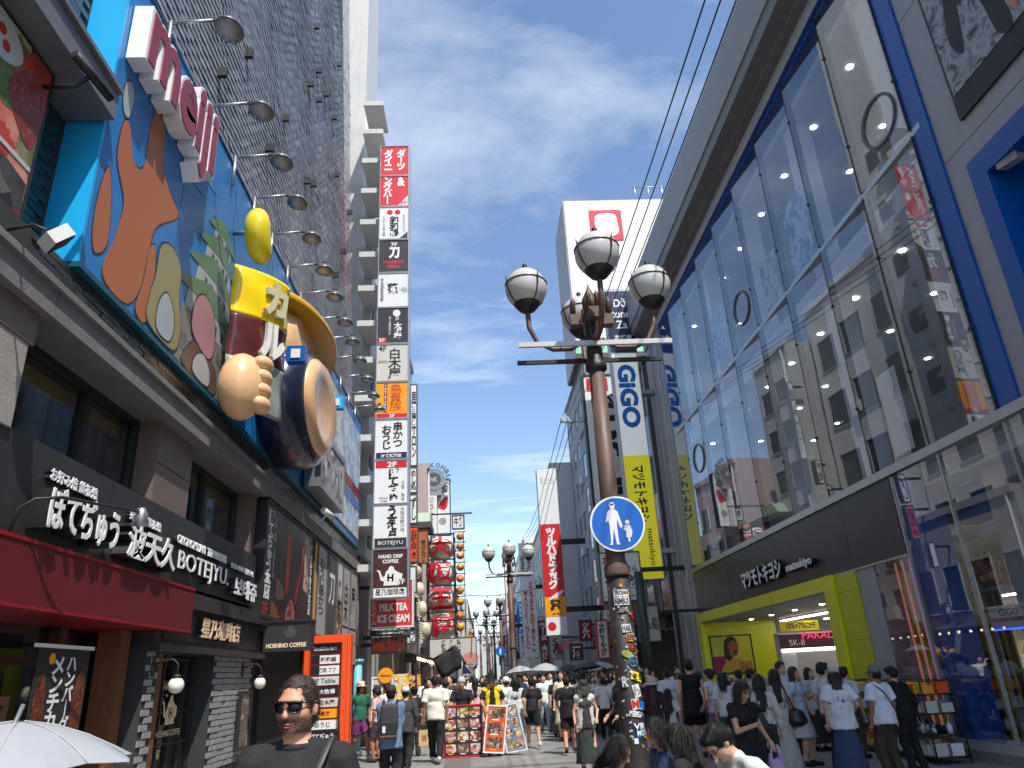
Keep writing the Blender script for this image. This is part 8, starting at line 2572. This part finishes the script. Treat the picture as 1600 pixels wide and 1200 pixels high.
MB().tube([q + Vector((-.06, 0, -.06)), q + Vector((-.04, 0, .04)), q + Vector((.04, 0, .04)), q + Vector((.06, 0, -.06))], .006, 5).build('handle', wood2, pbag)
front(q.y - .05).text('袋', q.x - .06, q.x + .06, q.z - .3, q.z - .16, .002, wood, pbag)
sbk = thing('sling_strap', 'black sling bag worn across the white t-shirt of the man in the grey cap', 'bag', cT((0, .15, 1.2)))
mb = MB(); mb.smooth = True
pth = [(.13, -.06, 1.42), (.12, .04, 1.44), (.06, .155, 1.33), (-.04, .175, 1.18), (-.13, .15, 1.05), (-.19, .05, .97)]
vs = []
for p in pth:
    vs += [cT(p), cT((p[0] + .03, p[1] + .002, p[2] + .012))]
mb.add(vs, [(2 * i, 2 * i + 1, 2 * i + 3, 2 * i + 2) for i in range(len(pth) - 1)])
o = mb.build('strap', black, sbk); o.modifiers.new('thickness', 'SOLIDIFY').thickness = .008
box_on(cT, sbk, 'pouch', -.26, -.18, -.08, .1, .85, 1.0, black, .02)
# print on the white t-shirt of the woman with the cap
# menu boards
menu_cells = [print_mat('dish_%d' % i, c, 16, kind='CELL', distort=.5) for i, c in enumerate((
    [(120, 60, 40), (200, 150, 110), (230, 215, 195), (90, 40, 28), (170, 90, 60)],
    [(180, 130, 60), (230, 200, 120), (140, 80, 40), (90, 110, 50), (240, 230, 210)],
    [(170, 70, 70), (220, 150, 140), (120, 40, 44), (235, 225, 215), (90, 30, 30)],
    [(60, 40, 32), (110, 74, 54), (160, 120, 90), (44, 28, 22), (200, 180, 160)]))]
def menu(label, Fm, u0, u1, v0, v1, rows, cols, frame, back, mats_, floor=True):
    t = thing('menu_board', label, 'menu board', Fm.p((u0 + u1) / 2, v0, 0), 'menu boards held by the touts')
    Fm.box('panel', u0, u1, v0, v1, -.03, 0, back, t)
    Fm.rim('frame', u0 - .02, u1 + .02, v0 - .02, v1 + .02, -.035, .012, .03, frame, t)
    cw, ch = (u1 - u0 - .04) / cols, (v1 - v0 - .04) / rows
    k = 0
    for r in range(rows):
        for c in range(cols):
            a, b = u0 + .02 + c * cw + .02, v0 + .02 + r * ch + .02
            p = Fm.box('dish_picture', a, a + cw - .04, b + ch * .14, b + ch - .04, .0005, .004, mats_[(k * 7 + r) % len(mats_)], t)
            Fm.box('price_tag', a + cw * .2, a + cw * .6, b + .005, b + ch * .1, .0005, .004, sign_white if k % 3 else amber, p)
            k += 1
    return t
x0, x1, z0, z1 = rect(698, 1120, 754, 1205, 15.4)
q = pbh[0]
FM1 = Frame((0, 18.45, 0), (1, 0, 0), (0, .05, 1))
cx = pb2.location.x + .02
MB1 = menu('large red framed menu board of twelve meat dishes standing before the tout in black', FM1, cx - .44, cx + .44, .03, 1.08, 4, 3, red, black, menu_cells)
cx = yb.location.x
FM2 = Frame((cx - .05, 18.2, 0), Vector((1, .1, -.1)).normalized(), Vector((.14, .05, 1)).normalized())
menu('tilted white and orange menu board of steaks held by the tout in yellow', FM2, -.2, .24, .1, 1.05, 3, 1, sign_white, orange, [menu_cells[3], menu_cells[0]])
FM3 = Frame((cx + .42, 18.3, 0), Vector((1, -.2, .12)).normalized(), Vector((-.2, .08, 1)).normalized())
menu('tilted blue menu board of fried dishes beside the tout in yellow', FM3, -.1, .34, .08, 1.05, 4, 2, sign_white, mat('menu_blue', lin((120, 140, 170)), .5), [menu_cells[1], menu_cells[0]])

# --- the crowd further on
rc = random.Random(21)
protos = []
specs = [dict(top=(222, 222, 222), bcol=(30, 30, 34), hairkind='short'), dict(top=(26, 26, 30), bcol=(26, 26, 28), hairkind='short', pose='walk'),
         dict(top=(214, 210, 204), bcol=(60, 70, 90), hairkind='long', female=True), dict(top=(30, 30, 34), bottom='longskirt', bcol=(40, 40, 44), hairkind='long', female=True),
         dict(top=(160, 180, 200), bcol=(40, 44, 56), hairkind='short', pose='walk'), dict(top=(230, 228, 224), bottom='shorts', bcol=(40, 40, 44), hairkind='short', pose='walk'),
         dict(top=(120, 60, 60), bcol=(30, 30, 34), hairkind='bob', female=True), dict(top=(70, 80, 74), bcol=(90, 86, 78), hairkind='short'),
         dict(top=(224, 214, 190), bottom='dress', bcol=(224, 214, 190), hairkind='long', female=True), dict(top=(60, 60, 66), bcol=(120, 130, 146), hairkind='crop', pose='walk')]
desc = ['in a white shirt and dark trousers', 'in black t-shirt and black trousers', 'with long hair, pale top and blue trousers', 'with long hair in black top and long skirt', 'in a pale blue shirt', 'in white t-shirt and dark shorts', 'with bobbed hair in a dull red top', 'in a grey green shirt and khaki trousers', 'with long hair in a cream dress', 'in a charcoal t-shirt and jeans']
for i, sp2 in enumerate(specs):
    for f in (0, 1):
        me, hm, *_z = person_mesh(H=1.66, res=.03, seed=i + 5 * f, fold=.004, arms=rc.choice([('down', 'fwd'), ('hold', 'down'), ('down', 'down')]), **sp2) if f == 0 else (None, None, None)
        if f == 0:
            protos.append((me, hm))
n_c = 0
for ring, (ya, yb_, cnt) in enumerate(((21, 27, 34), (27, 36, 60), (36, 50, 52), (50, 75, 50))):
    for k in range(cnt):
        y = ya + (yb_ - ya) * (k + rc.random()) / cnt
        x = rc.uniform(-2.0, 5.6) if ring else rc.choice([rc.uniform(-1.9, -.9), rc.uniform(2.0, 5.8), rc.uniform(2.0, 5.8)])
        if abs(x - 1.1) < .35:
            x += .6
        i = rc.choice((0, 0, 0, 1, 2, 2, 3, 4, 5, 5, 5, 6, 7, 8, 8, 9))
        me, hm = protos[i]
        o = bpy.data.objects.new('person', me); COL.objects.link(o)
        o.location = (x, y, .006); o.rotation_euler = (0, 0, math.radians(rc.choice([0, 180]) + rc.uniform(-30, 30)))
        sc_ = rc.uniform(.93, 1.06); o.scale = (sc_, sc_, sc_)
        o['label'] = 'far off pedestrian %s' % desc[i]; o['category'] = 'person'; o['group'] = 'distant crowd: ' + desc[i]
        h = bpy.data.objects.new('hair', hm); COL.objects.link(h); h.parent = o
        n_c += 1
umb_grey = mat('umbrella_grey', (.33, .34, .35), .6, var=.05)
umb_black = mat('umbrella_black', (.03, .03, .034), .6)
for i, (px_, py_, Y, r, m, lb) in enumerate(((853, 1036, 27.5, .55, umb_grey, 'open grey umbrella above the heads before the drugstore banner'), (916, 1046, 25, .5, umb_black, 'open black umbrella behind the woman in the bucket hat'), (938, 1047, 27, .5, umb_grey, 'open grey umbrella beside the souvenir banner'), (887, 1046, 30, .5, umb_black, 'open dark umbrella further back in the crowd'), (812, 1054, 26, .5, umb_white, 'open white umbrella low in the crowd'), (872, 1050, 34, .5, umb_grey, 'small grey umbrella deep in the crowd'))):
    q = at(px_, py_, Y=Y)
    q.z = max(q.z, 1.95)
    px2 = bpy.data.objects.new('person', protos[i % 10][0]); COL.objects.link(px2)
    px2.location = (q.x, Y + .12, .006); tag(px2, 'pedestrian %s holding an umbrella' % desc[i % 10], 'person', 'people under umbrellas')
    h = bpy.data.objects.new('hair', protos[i % 10][1]); COL.objects.link(h); h.parent = px2
    umbrella(lb, q, r, m, (random.uniform(-.12, .12), random.uniform(-.12, .12)), 'umbrellas in the crowd', grip=Vector((q.x + .2, Y - .02, 1.1)))
